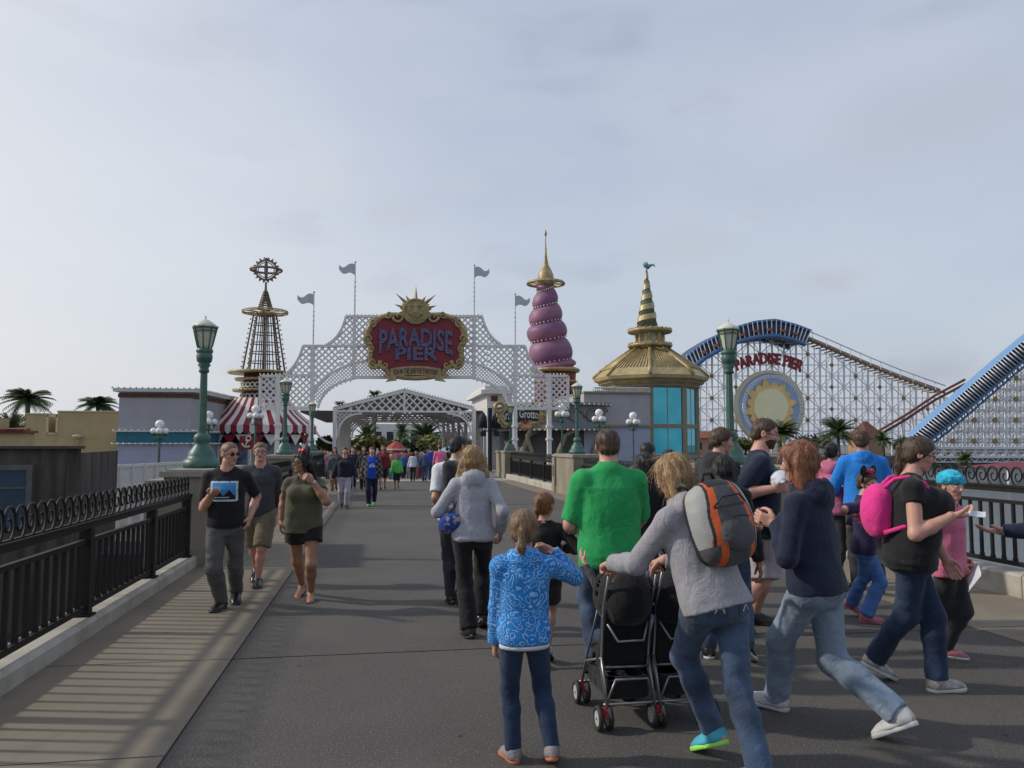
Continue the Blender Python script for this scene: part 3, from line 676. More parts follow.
# dark wooden wall
M_wood = mat('stained_wood', (.028, .021, .016), rough=.85, var=.4, scale=1.6, stretch=(3.0, 1, .35), col2=(.10, .08, .065), bump=.3, bscale=20)
dw = thing('wooden_wall', 'dark water stained timber wall by the lagoon at the left', 'wall', (-8, 15, -1.6))
pa, pb, pc = W(-120, 449, 15), W(77, 449.5, 15), W(118, 452, 20.5)
b = MB(); n = 44
for i in range(n):
    u = pa.lerp(pb, i / n); v = pa.lerp(pb, (i + 1) / n); b.box2((u.x, 15 - rnd.uniform(0, .006), -1.6), (v.x, 15.2, pa.z))
b.build('planking', M_wood, dw)
b = MB(); n = 14
for i in range(n):
    u = Vector((pb.x, 15, 0)).lerp(Vector((pc.x, 20.5, 0)), i / n); v = Vector((pb.x, 15, 0)).lerp(Vector((pc.x, 20.5, 0)), (i + 1) / n); d = (v - u).normalized(); nn = Vector((d.y, -d.x, 0))
    b.prism([(u.x, u.y, -1.6), (v.x, v.y, -1.6), (v.x, v.y, pb.z - .06), (u.x, u.y, pb.z - .06)], -nn, .15 + rnd.uniform(0, .01))
b.build('side_planking', M_wood, dw)
b = MB(); b.box2((pa.x, 14.9, pa.z), (pb.x + .05, 15.25, pa.z + .05)); b.build('coping', mat('wood_cap', (.05, .04, .033), var=.3), dw)
M_bluew = mat('painted_blue_panel', (.012, .035, .07), rough=.35, var=.35, scale=1.5)
b = MB(); q0, q1 = W(-60, 470, 14.9), W(26.5, 515, 14.9); b.box2((q0.x, 14.93, q1.z - .2), (q1.x, 14.97, q0.z)); wp = b.build('blue_panel', M_bluew, dw)
b = MB(); b.box2((q1.x - .02, 14.88, q1.z - .2), (q1.x + .07, 15, q0.z + .08)); b.box2((q0.x, 14.885, q0.z - .01), (q1.x - .021, 15, q0.z + .08)); zz_ = W(0, 489, 14.9).z; b.box2((q0.x, 14.9, zz_), (q1.x, 14.95, zz_ + .03)); b.build('panel_frame', mat('grey_frame', (.10, .10, .10), var=.2), wp)
# white board fence
wf = thing('white_fence', 'white board fence with posts in front of the grey building', 'fence', W(140, 480, 24).xy.to_3d())
a0, a1 = W(106, 470, 23), W(186, 465.5, 27)
zt_, zb_ = W(106, 467, 23).z, W(106, 488, 23).z
b = MB()
for i in range(8):
    p = a0.lerp(a1, i / 7); b.box2((p.x - .05, p.y - .05, -.6), (p.x + .05, p.y + .05, zt_ + .05)); 
b.build('post', M_trim, wf)
b = MB(); b.bar((a0.x, a0.y, zt_), (a1.x, a1.y, zt_ + .02), .08, .08); b.bar((a0.x, a0.y, zb_), (a1.x, a1.y, zb_), .06, .08); b.build('rail', M_trim, wf)
b = MB(); d = (a1 - a0); n = 60
for i in range(n):
    p = a0 + d * ((i + .5) / n); b.box((p.x, p.y + .03, (zt_ + zb_) / 2), (d.length / n * .86, .02, zt_ - zb_ - .1), rz=math.atan2(d.y, d.x))
b.build('boards', M_trim, wf)
# ================================================================ STRIPED BOOTH AND OPENWORK TOWER
cx, cy = W(258.5, 430, 52).x, 52.0; k = 52 / 790
M_stripe_r = mat('awning_red', (.25, .018, .028), rough=.7, var=.1); M_stripe_w = mat('awning_white', (.70, .68, .64), rough=.7, var=.05)
M_booth = mat('booth_blue', (.06, .09, .20), rough=.7, var=.3, scale=1.5, col2=(.45, .48, .55)); M_navy = mat('navy_booth', (.015, .02, .04), rough=.7, var=.3)
bt = thing('striped_booth', 'round booth under a red and white striped awning', 'booth', (cx, cy, 0))
zt_, zb_ = W(262, 399, 52).z, W(262, 426, 52).z; r0, r1 = 26 * k, 53 * k; N = 60
b = MB()
for i in range(N):
    a, c = 2 * math.pi * i / N, 2 * math.pi * (i + 1) / N; b.cm = i % 2
    q_ = lambda r, t, z: (cx + r * math.cos(t), cy + r * math.sin(t), z)
    zm_ = zb_ + (zt_ - zb_) * .42; rm = r1 + (r0 - r1) * .5
    vs = [q_(r0, a, zt_), q_(r0, c, zt_), q_(rm, c, zm_), q_(rm, a, zm_), q_(r1, c, zb_), q_(r1, a, zb_)]
    b.add(vs, [(0, 3, 2, 1), (3, 5, 4, 2)])
b.build('awning', [M_stripe_r, M_stripe_w], bt)
b = MB()
for i in range(N):
    a, c = 2 * math.pi * i / N, 2 * math.pi * (i + 1) / N; b.cm = i % 2; h = 8 * k
    pts = [(r1, a, zb_), (r1, c, zb_)] + [(r1, c + (a - c) * t, zb_ - h * (.7 + .3 * math.sin(math.pi * t))) for t in (0, .2, .4, .6, .8, 1)]
    P3 = [Vector((cx + r * math.cos(t), cy + r * math.sin(t), z)) for r, t, z in pts]; b.prism(P3, Vector((math.cos((a + c) / 2), math.sin((a + c) / 2), 0)), .03)
b.build('valance', [M_stripe_r, M_stripe_w], bt)
b = MB(); b.tube((cx, cy, 0), (cx, cy, zb_), r1 * .72, n=24); b.build('booth_wall', M_booth, bt)
b = MB(); b.tube((cx, cy, zb_ - 16 * k), (cx, cy, zb_ - 2 * k), r1 * .8, n=24); b.build('dark_fascia', M_navy, bt)
for i in range(10):
    a = 2 * math.pi * (i + .5) / 10; b = MB(); b.tube((cx + r1 * .93 * math.cos(a), cy + r1 * .93 * math.sin(a), 0), (cx + r1 * .93 * math.cos(a), cy + r1 * .93 * math.sin(a), zb_), .13, n=10); b.build('column', M_trim, bt)
# bunting and counters
b = MB()
for i in range(26):
    a = 2 * math.pi * i / 26; c = Vector((cx + r1 * .95 * math.cos(a), cy + r1 * .95 * math.sin(a), zb_ - 8.5 * k)); t_ = Vector((-math.sin(a), math.cos(a), 0)) * .45
    b.cm = i % 2; b.prism([c - t_, c + t_, c - Vector((0, 0, .65))], (math.cos(a), math.sin(a), 0), .02)
b.build('bunting', [M_stripe_r, M_stripe_w], bt)
asn = thing('anchor_sign', 'square red sign with a white anchor hanging on the striped booth', 'sign', W(246.5, 448, 46.5))
b = MB(); p0, p1 = W(239.5, 436, 46.5), W(254, 449.5, 46.5); b.box2((p0.x, 46.5, p1.z), (p1.x, 46.58, p0.z)); b.build('board', M_stripe_r, asn)
b = MB(); c_ = (p0 + p1) / 2; s_ = (p1.x - p0.x) / 2; Yq = 46.46
an = lambda x, z: (c_.x + (x * .94 + z * .34) * s_, Yq, c_.z + (z * .94 - x * .34) * s_)
b.path([an(0, .5), an(0, -.55)], .045, 6); b.path([an(-.3, .3), an(.3, .3)], .04, 6); b.path([an(math.cos(t) * .58, -.1 + math.sin(t) * .5) for t in [R(200 + i * 14) for i in range(11)]], .05, 6); b.torus(an(0, .62), .13, .035, 16, 5, (0, 1, 0))
b.build('anchor', M_stripe_w, asn)
tw = thing('openwork_tower', 'tapering openwork tower of gold rings topped by a spiked globe ring', 'tower', (cx, cy, zt_))
tx = W(264.8, 330, 52).x; zp = lambda py: W(265, py, 52).z
M_brz = mat('bronze_paint', (.15, .115, .085), rough=.5, var=.25, scale=4, metal=.2); M_dred = mat('dark_red_drum', (.12, .035, .035), rough=.7, var=.35, scale=3)
b = MB(); b.lathe((tx, cy, 0), [(20 * k, zp(403)), (18 * k, zp(374))], 24); b.build('drum', M_dred, tw)
for py, r in ((403, 27), (391, 24), (380, 22), (373, 28)):
    ec = -1.5 * k if py == 373 else 0
    b = MB(); b.torus((tx - (4 * k if py == 373 else 3 * k), cy, zp(py)), r * k, 1.3 * k, 40, 6); b.lathe((tx - 3 * k, cy, zp(py + .8)), [((r - 1) * k, 0), ((r - 1) * k, 1.2 * k)], 36)
    for i in range(36): b.sphere((tx - 3 * k + math.cos(i * math.pi / 18) * (r + .8) * k, cy + math.sin(i * math.pi / 18) * (r + .8) * k, zp(py) + .5 * k), .06, 6)
    b.build('ring', M_gold, tw)
b = MB()
for z0q in (397, 386):
    for i in range(26):
        a = 2 * math.pi * i / 26; b.torus((tx + 20.5 * k * math.cos(a), cy + 20.5 * k * math.sin(a), zp(z0q)), 2.2 * k, .05, 10, 4, (math.cos(a), math.sin(a), 0))
b.build('scroll_band', M_trim, tw)
b = MB()
for i in range(8):
    a = 2 * math.pi * i / 8 + .2; b.tube((tx + 19.5 * k * math.cos(a), cy + 19.5 * k * math.sin(a), zp(372)), (tx + 10.5 * k * math.cos(a), cy + 10.5 * k * math.sin(a), zp(315)), .062, .05, 6)
    for j in range(12):
        u = j / 12; r = (19.9 - 9 * u) * k + .1; b.sphere((tx + r * math.cos(a), cy + r * math.sin(a), zp(372 - 57 * u)), .055, 5)
for j in range(1, 6):
    u = j / 6; b.torus((tx, cy, zp(372 - 57 * u)), (19.5 - 9 * u) * k * .8, .035, 24, 5)
b.build('ribs', M_brz, tw)
b = MB(); b.tube((tx, cy, zp(373)), (tx, cy, zp(314)), .09, .07, 8)
for i in range(6):
    a = i * math.pi / 3; b.tube((tx + 9 * k * math.cos(a), cy + 9 * k * math.sin(a), zp(372)), (tx + 5 * k * math.cos(a), cy + 5 * k * math.sin(a), zp(315)), .035, n=5)
b.build('core', M_navy, tw)
b = MB(); b.torus((tx, cy, zp(313)), 21 * k, .55 * k, 40, 6); b.torus((tx, cy, zp(311.5)), 21 * k, .05, 40, 5); b.lathe((tx, cy, zp(316)), [(8 * k, 0), (11 * k, 1.5 * k), (9 * k, 3 * k), (5 * k, 4.5 * k)], 20)
for i in range(8): a = i * math.pi / 4; b.bar((tx, cy, zp(313)), (tx + 21 * k * math.cos(a), cy + 21 * k * math.sin(a), zp(313)), .08)
b.build('crown_ring', M_gold, tw)
b = MB()
for j in range(8): u = j / 7; b.torus((tx, cy, zp(309 - 16 * u)), (6.8 - 4.6 * u) * k, .05, 20, 5)
for i in range(6): a = i * math.pi / 3; b.tube((tx + 6.8 * k * math.cos(a), cy + 6.8 * k * math.sin(a), zp(310)), (tx + 1.5 * k * math.cos(a), cy + 1.5 * k * math.sin(a), zp(291)), .045, n=5)
b.tube((tx, cy, zp(300)), (tx, cy, zp(282)), .11, .06, 8); b.build('upper_coil', M_brz, tw)
gc = Vector((tx, cy, zp(270))); b = MB(); b.torus(gc, 9.5 * k, .065, 36, 6, (0, 1, 0)); b.torus(gc, 14.5 * k, .075, 36, 6, (0, 0.0, 1)); b.torus(gc, 9.5 * k, .035, 30, 5, (1, 0, 0)); b.torus(gc, 7.5 * k, .035, 30, 5, (0, 1, 0))
b.tube(gc - Vector((0, 0, 10 * k)), gc + Vector((0, 0, 12 * k)), .06, n=6)
for i in range(18):
    a = 2 * math.pi * i / 18; d = Vector((math.cos(a), 0, math.sin(a))); n_ = Vector((-d.z, 0, d.x)); o = gc + d * 9.3 * k
    b.add([o + n_ * .13, o - n_ * .13, o + d * 4.0 * k, o + Vector((0, .08, 0)), o - Vector((0, .08, 0))], [(0, 2, 3), (3, 2, 1), (1, 2, 4), (4, 2, 0)])
b.build('spiked_ring', M_brz, tw)
# ================================================================ RIGHT: CURVED SHOP, SPIRAL TOWER, GOLD ROOFED PAVILION
GYY = 55.0; k = GYY / 790 * 1.02
M_wave = mat('blue_grey_boards', (.19, .21, .25), rough=.8, var=.12, scale=2, stretch=(6, 6, .4))
sh = thing('curved_shop', 'grey building with a curved wave painted frieze over a dark entrance', 'building', W(575, 444, 55).xy.to_3d())
cw = W(566, 430, 58); rr = W(607, 430, 53).x - W(566, 430, 53).x
def zq(py, Y=53): return W(580, py, Y).z
b = MB(); c0 = Vector((W(563, 430, 56).x, 58.5, 0)); rad = 4.2
arc = [(c0.x + rad * math.cos(R(a)), c0.y - 1.2 + rad * math.sin(R(a))) for a in range(180, 345, 10)]
base = arc + [(c0.x + 4.8, c0.y + 4), (c0.x - 4.4, c0.y + 4)]
b.prism([(x, y, zq(429)) for x, y in base], (0, 0, 1), zq(405) - zq(429)); b.build('frieze', M_wave, sh)
b = MB(); b.prism([(x, y, zq(405)) for x, y in [(c0.x + (x - c0.x) * 1.05, c0.y + (y - c0.y) * 1.05) for x, y in base]], (0, 0, 1), .18)
b.prism([(x, y, zq(430)) for x, y in [(c0.x + (x - c0.x) * 1.04, c0.y + (y - c0.y) * 1.04) for x, y in base]], (0, 0, 1), .14); b.build('cornice', mat('tan_trim', (.22, .18, .11), var=.2), sh)
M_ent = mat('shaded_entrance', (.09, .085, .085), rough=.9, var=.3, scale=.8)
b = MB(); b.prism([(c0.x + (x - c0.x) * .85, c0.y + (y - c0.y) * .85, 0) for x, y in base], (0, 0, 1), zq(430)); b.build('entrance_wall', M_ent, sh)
M_wv = mat('tan_wave_paint', (.20, .165, .105), rough=.7)
b = MB(); M_ = 9
for i in range(M_):
    a0 = R(188 + i * 17); 
    pts = []
    for j in range(15):
        u = j / 14; rr_ = (1 - u) * .62 + .08; t = u * 6.2
        aa = a0 + (math.cos(t) * rr_) / rad; z = (zq(405) + zq(429)) / 2 + math.sin(t) * rr_ * .95
        pts.append((c0.x + (rad + .03) * math.cos(aa), c0.y - 1.2 + (rad + .03) * math.sin(aa), z))
    b.path(pts, [.13 * (1 - .5 * j / 14) for j in range(15)], 5)
b.build('wave_ornament', M_wv, sh)
b = MB()
for zv, f_ in ((zq(404), 1.06), (zq(429.8), 1.055)):
    for p, r in zip(base[:-1], base[1:]):
        p = Vector((c0.x + (p[0] - c0.x) * f_, c0.y + (p[1] - c0.y) * f_)); r = Vector((c0.x + (r[0] - c0.x) * f_, c0.y + (r[1] - c0.y) * f_)); n = max(1, int((r - p).length / .38))
        for i in range(n): m_ = p.lerp(r, i / n); b.sphere((m_.x, m_.y, zv), .07, 6)
b.build('bulb_string', M_bulb, sh)
b = MB()
M_khaki = mat('khaki_arch', (.24, .21, .14), rough=.8, var=.15)
for a in (225, 262, 300, 330):
    x, y = c0.x + rad * .97 * math.cos(R(a)), c0.y - 1.2 + rad * .97 * math.sin(R(a)); b.path([(x - .5, y, 0), (x - .35, y, 1.2), (x + .1, y, 2.3), (x + .7, y, zq(430))], [.28, .2, .16, .2], 6)
b.build('leaning_column', M_khaki, sh)
# flat grey wing (top trimmed with scallops)
gw = thing('grey_wing', 'plain grey wall with a lilac lower band between the shop and the glass corner', 'building', W(625, 444, 54).xy.to_3d())
x0, x1 = W(612, 430, 54).x, W(650.5, 430, 54).x; zt_, zm_ = W(625, 393.5, 54).z, W(625, 426, 54).z
b = MB(); b.box2((x0 - 2, 54, zm_), (x1, 64, zt_)); b.build('upper_wall', M_gre, gw)
b = MB(); b.box2((x0 - 2, 54.02, 0), (x1 - .01, 63.9, zm_)); b.build('lower_wall', M_lil, gw)
b = MB(); b.box2((x0 - 2.05, 53.85, zt_), (x1 + .05, 64.1, zt_ + .12)); b.box2((x0 - 2.05, 53.85, zm_ - .06), (x1, 54, zm_ + .08)); b.build('moulding', M_khaki, gw)
b = MB(); n = 26
for i in range(n):
    x = x0 - 1.2 + (x1 - x0 + 1.2) * i / n; b.torus((x, 53.95, zt_ + .26), .16, .035, 10, 4, (0, 1, 0))
b.build('scallop_trim', M_trim, gw)
# hanging shop sign
ss = thing('shop_sign', 'black hanging shop sign with a curly gold frame and a red starfish', 'sign', W(516, 425, 48))
ZS = lambda x, y, Y=48: W(480 + x / 10.24, 390 + y / 10.24, Y)
b = MB(); ol = [(225, 260), (290, 180), (340, 165), (420, 185), (520, 170), (600, 185), (612, 230), (600, 300), (590, 330), (500, 335), (430, 340), (350, 345), (270, 345), (240, 310)]
b.prism([ZS(*p) for p in ol], (0, 1, 0), .2); b.build('board', mat('sign_black_teal', (.012, .03, .035), rough=.5), ss)
b = MB(); cI = Vector((415, 258)); ring = [ZS(*(cI + (Vector(p) - cI) * 1.1), Y=47.9) for p in ol]; b.path(ring, .13, 8, closed=True)
for p in ol:
    q_ = cI + (Vector(p) - cI) * 1.13; c = ZS(q_.x, q_.y, 47.85); b.torus(c, .16, .06, 12, 5, (0, 1, 0))
b.torus(ZS(200, 180, 47.85), .28, .12, 14, 6, (0, 1, 0)); b.torus(ZS(640, 290, 47.85), .22, .1, 14, 6, (0, 1, 0)); b.build('frame', M_gold, ss)
put_text('lettering', "Ariel's", 1, ZS(300, 258, 47.97), (1, .0, .12), (0, 0, 1), M_stripe_w, ss, extrude=.02, width=1.15 * (140 / 150), height=.6, bold=.02)
put_text('lettering', "Grotto", 1, ZS(500, 250, 47.97), (1, 0, -.06), (0, 0, 1), M_stripe_w, ss, extrude=.02, width=1.2, height=.52, bold=.02)
b = MB(); c = ZS(462, 335, 47.8)
for i in range(5):
    a = R(90 + 72 * i); b.tube(c, c + Vector((math.cos(a) * .3, 0, math.sin(a) * .3)), .09, .02, 6)
b.build('starfish', mat('starfish_red', (.33, .04, .03)), ss)
b = MB(); b.path([ZS(420, 400, 47.9), ZS(450, 375, 47.9), ZS(500, 380, 47.9), ZS(530, 350, 47.9)], [.12, .22, .2, .06], 8); b.build('shell', mat('pink_shell', (.5, .28, .18)), ss)
b = MB(); b.path([ZS(540, 380, 48.3), ZS(480, 470, 48.3), ZS(500, 540, 48.3), ZS(530, 620, 48.3), W(533, 470, 48.3)], .12, 6); b.path([ZS(330, 420, 48.3), ZS(320, 520, 48.3), ZS(270, 600, 48.3), W(504, 468, 48.3)], .14, 6); b.build('curved_support', M_khaki, ss)
# white carnival building behind the sign
wb = thing('white_corner_building', 'white building corner with a stepped cornice behind the black sign', 'building', W(495, 444, 60).xy.to_3d())
x0, x1 = W(487, 430, 60).x, W(512, 430, 60).x
b = MB(); b.box2((x0, 60, 0), (x1, 70, W(490, 394, 60).z)); b.build('wall', M_trim, wb)
b = MB(); b.box2((x0 - .5, 59.5, W(490, 394, 60).z), (x1 + .1, 70.2, W(490, 390, 60).z)); b.box2((x0 - .2, 59.7, W(490, 390, 60).z), (x1 - .4, 70, W(490, 386, 60).z)); b.build('cornice', M_trim, wb)
b = MB(); b.box2((x0 + .3, 59.9, W(490, 401, 60).z), (x0 + .8, 60.1, W(490, 396, 60).z)); b.build('vent', M_brn, wb)
b = MB(); b.box2((W(500, 430, 59.8).x, 59.8, 0), (x1 + 3.4, 60, W(490, 427, 60).z)); b.build('lower_wall', M_lil, wb)
# street post with black lanterns left of the sign
lp = thing('black_signpost', 'black post with lantern boxes beside the white building', 'post', W(489, 465, 50).xy.to_3d())
b = MB(); x = W(490, 430, 50).x; b.box2((x - .12, 49.9, 0), (x + .12, 50.1, W(490, 408, 50).z)); b.build('post', M_navy, lp)
b = MB()
for s_ in (-.45, .4): b.box((x + s_, 50, W(490, 434, 50).z), (.34, .34, .3)); b.lathe((x + s_, 50, W(490, 428, 50).z), [(.3, 0), (.24, .7), (.05, 1.0)], 8)
b.bar((x - .5, 50, W(490, 431, 50).z), (x + .45, 50, W(490, 431, 50).z), .08); b.build('lantern_box', M_navy, lp)
# ---- spiral tower
st = thing('spiral_tower', 'purple and pink spiral shell tower with a gold onion spire', 'tower', W(549, 444, 66).xy.to_3d())
sx, sy = W(549.4, 430, 66).x, 66.0; k = 66 / 790 * 1.01; z_ = lambda py: W(549, py, 66).z
M_purp = mat('purple_shell', (.16, .065, .16), rough=.55, var=.25, scale=.5, stretch=(.4, .4, 3), col2=(.27, .11, .17))
env = [(475, 22.8), (455, 22.5), (410, 21), (355, 19.8), (297, 15.8), (245, 11.8), (213, 8.5)]; zs = np.array([z_(220 + y / 3.2) for y, r in env])[::1]; rs = np.array([r for y, r in env])
cxs = np.array([4.5, 3.5, 1.0, -2.2, -3.0, -3.2, -3.2]) * k
nz, na = 90, 48; z0, z1 = zs[0] - .3, zs[-1]; vs = []
seams = np.array([z_(220 + y / 3.2) for y in (478, 452, 382, 326, 272, 222, 180)])      # seam height at the front
for i in range(nz + 1):
    z = z0 + (z1 - z0) * i / nz
    for j in range(na):
        a = 2 * math.pi * j / na
        zz_ = z - math.cos(a) * .30 - math.sin(a) * .12        # seams climb to the right
        kx = np.searchsorted(seams, zz_) ; lo_ = seams[max(0, min(len(seams) - 2, kx - 1))]; hi_ = seams[max(1, min(len(seams) - 1, kx))]
        u = min(1, max(0, (zz_ - lo_) / (hi_ - lo_ + 1e-6))); bul = math.sqrt(max(0, 1 - (2 * u - .92) ** 2 / 1.2)) if 0 <= u <= 1 else 0
        r = np.interp(z, zs, rs) * k * (.66 + .385 * bul)
        vs.append((sx + np.interp(z, zs, cxs) + r * math.cos(a), sy + r * math.sin(a), z))
mesh_obj('shell', vs, [(i * na + j, i * na + (j + 1) % na, (i + 1) * na + (j + 1) % na, (i + 1) * na + j) for i in range(nz) for j in range(na)], M_purp, st, smooth=True)
b = MB()
for sm_z in seams[1:-1]:
    for j in range(26):
        a = 2 * math.pi * j / 26; z = sm_z + math.cos(a) * .30 + math.sin(a) * .12; r = np.interp(z, zs, rs) * k * .90; b.sphere((sx + np.interp(z, zs, cxs) + r * math.cos(a), sy + r * math.sin(a), z), .07, 6)
b.build('bulb_string', M_bulb, st)
dx = cxs[-1]; b = MB(); b.lathe((sx + dx, sy, 0), [(8.4 * k, z_(286)), (8.6 * k, z_(281.5)), (8.2 * k, z_(278)), (7.8 * k, z_(275)), (5.6 * k, z_(270)), (3.0 * k, z_(265.5)), (1.9 * k, z_(260)), (1.1 * k, z_(253)), (.6 * k, z_(245)), (.3 * k, z_(237)), (.9 * k, z_(236)), (1.4 * k, z_(234)), (.9 * k, z_(232)), (.2 * k, z_(229.5))], 20); b.build('onion_spire', M_gold, st)
b = MB(); b.torus((sx + dx, sy, z_(283.8)), 18.5 * k, .11, 40, 6); b.torus((sx + dx, sy, z_(282.6)), 18.2 * k, .06, 40, 6)
for i in range(8): a = i * math.pi / 4; b.bar((sx + dx, sy, z_(283.5)), (sx + dx + 18.5 * k * math.cos(a), sy + 18.5 * k * math.sin(a), z_(283.5)), .1)
b.build('halo_ring', M_gold, st)
b = MB(); b.lathe((sx + 10 * k * .6, sy, 0), [(23.5 * k, z_(372.5)), (25 * k, z_(371)), (25 * k, z_(369.5)), (22 * k, z_(368))], 32); b.lathe((sx + 6 * k, sy, 0), [(21 * k, z_(383)), (22.5 * k, z_(382)), (22.5 * k, z_(381))], 32); b.build('gold_collar', M_gold, st)
b = MB(); b.lathe((sx + 6 * k, sy, 0), [(20.5 * k, z_(410)), (20.5 * k, z_(382)), (21 * k, z_(372))], 32); b.build('brick_drum', mat('red_brick_drum', (.22, .05, .04), var=.35, scale=4, rough=.8), st)
b = MB(); b.box2((sx - 3.5, sy - 1.2, 0), (sx + 5.5, sy + 3, z_(408))); b.build('base_block', M_gre, st)
# ---- octagonal pavilion with gold roof
ov = thing('octagonal_pavilion', 'octagonal pavilion with a ribbed gold roof and teal glass walls', 'building', W(651, 444, 57).xy.to_3d())
ox, oy = W(651, 430, 57.5).x, 57.5; k = 57.5 / 790 * 1.035; zo = lambda py: W(651, py, 57.5).z
M_goldr = mat('gold_roof_metal', (.42, .33, .16), rough=.42, var=.2, scale=2, metal=.2)
def octo(r, z, off=-19.5): return [Vector((ox + r * math.cos(R(-90 + 45 * i + off)), oy + r * math.sin(R(-90 + 45 * i + off)), z)) for i in range(8)]
def loft(mb, rings):
    vs = sum(rings, []); n = len(rings[0]); mb.add(vs, [(i * n + j, i * n + (j + 1) % n, (i + 1) * n + (j + 1) % n, (i + 1) * n + j) for i in range(len(rings) - 1) for j in range(n)] + [tuple(range(n - 1, -1, -1)), tuple((len(rings) - 1) * n + j for j in range(n))])
b = MB(); loft(b, [octo(46 * k, zo(388)), octo(48 * k, zo(386.5)), octo(51 * k, zo(383.5)), octo(56 * k, zo(381.5)), octo(57 * k, zo(378.5)), octo(49 * k, zo(371)), octo(12.5 * k, zo(346))])
b.build('roof', M_goldr, ov)
b = MB()
P = [(57.2, 378.2), (49.2, 370.6), (12.8, 345.6)]
for i in range(8):
    A = [octo(r * k, zo(y))[i] for r, y in P]; B2 = [octo(r * k, zo(y))[(i + 1) % 8] for r, y in P]
    b.path(A, .14, 5)
    for f_ in range(1, 11):
        u = f_ / 11; pts = [a.lerp(c, u) for a, c in zip(A[1:], B2[1:])]
        b.path(pts, .045, 4)
b.build('roof_ribs', M_gold, ov)
b = MB()
for yy, r in ((388, 47), (384, 51), (380, 55)):
    P8 = octo(r * k, zo(yy)); b.path(P8, .1, 5, closed=True)
b.build('eaves_moulding', M_khaki, ov)
b = MB(); loft(b, [octo(43 * k, -.0), octo(43 * k, zo(388))]); b.build('wall', mat('cream_pavilion_wall', (.42, .40, .36), var=.05), ov)
M_tgl = mat('teal_glass', (.04, .34, .44), rough=.02, var=.3, scale=.35, spec=1.0, metal=.75, col2=(.08, .48, .58))
frm = MB(); gl = []
for i in (0, 1, 2, 7, 6):
    a0, a1 = octo(44.2 * k, 0)[i], octo(44.2 * k, 0)[(i + 1) % 8]; nrm = ((a0 + a1) / 2 - Vector((ox, oy, 0))).normalized()
    if i in (7, 6): continue
    for (pt, pb_) in ((389, 425), (429, 454)):
        g = MB(); u0, u1 = a0.lerp(a1, .06), a0.lerp(a1, .94)
        g.prism([Vector((u0.x, u0.y, zo(pb_))), Vector((u1.x, u1.y, zo(pb_))), Vector((u1.x, u1.y, zo(pt))), Vector((u0.x, u0.y, zo(pt)))], nrm, .05); g.build('pane', M_tgl, ov)
    for zv in (388.5, 427, 456): frm.bar(a0.lerp(a1, .05).xy.to_3d() + Vector((0, 0, zo(zv))), a0.lerp(a1, .95).xy.to_3d() + Vector((0, 0, zo(zv))), .27, .3)
    for p in ((a0, a1) if i == 0 else (a1,)): frm.bar((p.x, p.y, 0), (p.x, p.y, zo(388)), .34)
for i in (0, 1):
    a0, a1 = octo(44.6 * k, 0)[i], octo(44.6 * k, 0)[(i + 1) % 8]
    m_ = (a0 + a1) / 2; frm.bar((m_.x, m_.y, zo(425)), (m_.x, m_.y, zo(389)), .07); frm.bar((m_.x, m_.y, zo(454)), (m_.x, m_.y, zo(429)), .07)
frm.build('window_frame', M_khaki, ov)
b = MB(); loft(b, [octo(12 * k, zo(347)), octo(12 * k, zo(329))]); b.build('lantern_drum', mat('lantern_panels', (.55, .52, .45)), ov)
b = MB()
for i in range(8): p = octo(12.3 * k, 0)[i]; b.bar((p.x, p.y, zo(347)), (p.x, p.y, zo(329)), .3)
for yy in (346, 331.5):
    b.torus((ox, oy, zo(yy)), 20.5 * k, .15, 36, 6); b.torus((ox, oy, zo(yy) + .02), 13 * k, .25, 24, 6)
    for i in range(12): a = i * math.pi / 6; b.bar((ox, oy, zo(yy)), (ox + 20.5 * k * math.cos(a), oy + 20.5 * k * math.sin(a), zo(yy)), .07)
    for i in range(24): a = i * math.pi / 12; b.sphere((ox + 21 * k * math.cos(a), oy + 21 * k * math.sin(a), zo(yy) + .12), .1, 6)
b.build('lantern_rings', M_gold, ov)
b = MB(); b.lathe((ox - 2.5 * k, oy, 0), [(10.4 * k, zo(328)), (.4 * k, zo(271))], 24); b.build('spire', mat('spire_dark_green', (.13, .15, .11), var=.3), ov)  # dark green cone, seen as stripes between the turns of the gold band
b = MB(); A, B2 = [], []
for i in range(121):
    u = i / 120; a = u * 2 * math.pi * 5.5; r = (11.3 - 10.5 * u) * k; z = zo(328) + (zo(271) - zo(328)) * u; u2 = min(1, u + .085); r2 = (11.3 - 10.5 * u2) * k; z2 = zo(328) + (zo(271) - zo(328)) * u2
    A.append((ox - 2.5 * k + r * math.cos(a), oy + r * math.sin(a), z)); B2.append((ox - 2.5 * k + r2 * math.cos(a), oy + r2 * math.sin(a), z2))
b.strip(A, B2, (0, 0, 1), .05); b.build('spiral_band', M_goldr, ov)
b = MB(); vx = ox - 2.5 * k; vz = zo(266); M_pat = mat('verdigris', (.16, .33, .27), rough=.6, var=.2)
b.tube((vx, oy, zo(271)), (vx, oy, zo(262)), .06, n=6); b.path([(vx - 3.5 * k, oy, vz + 2 * k), (vx - 1 * k, oy, vz + 1 * k), (vx + 2 * k, oy, vz - 1.0 * k), (vx + 5 * k, oy, vz + 1 * k), (vx + 8 * k, oy, vz + 1.2 * k)], [.1, .22, .2, .1, .04], 6)
b.path([(vx - 1 * k, oy, vz + 1 * k), (vx - 2.5 * k, oy, vz + 3.5 * k)], [.12, .05], 5); b.prism([(vx + 7 * k, oy, vz + .6 * k), (vx + 9.3 * k, oy, vz + 3 * k), (vx + 8.3 * k, oy, vz + .9 * k), (vx + 9.6 * k, oy, vz - .4 * k)], (0, 1, 0), .1); b.build('weather_vane', M_pat, ov)
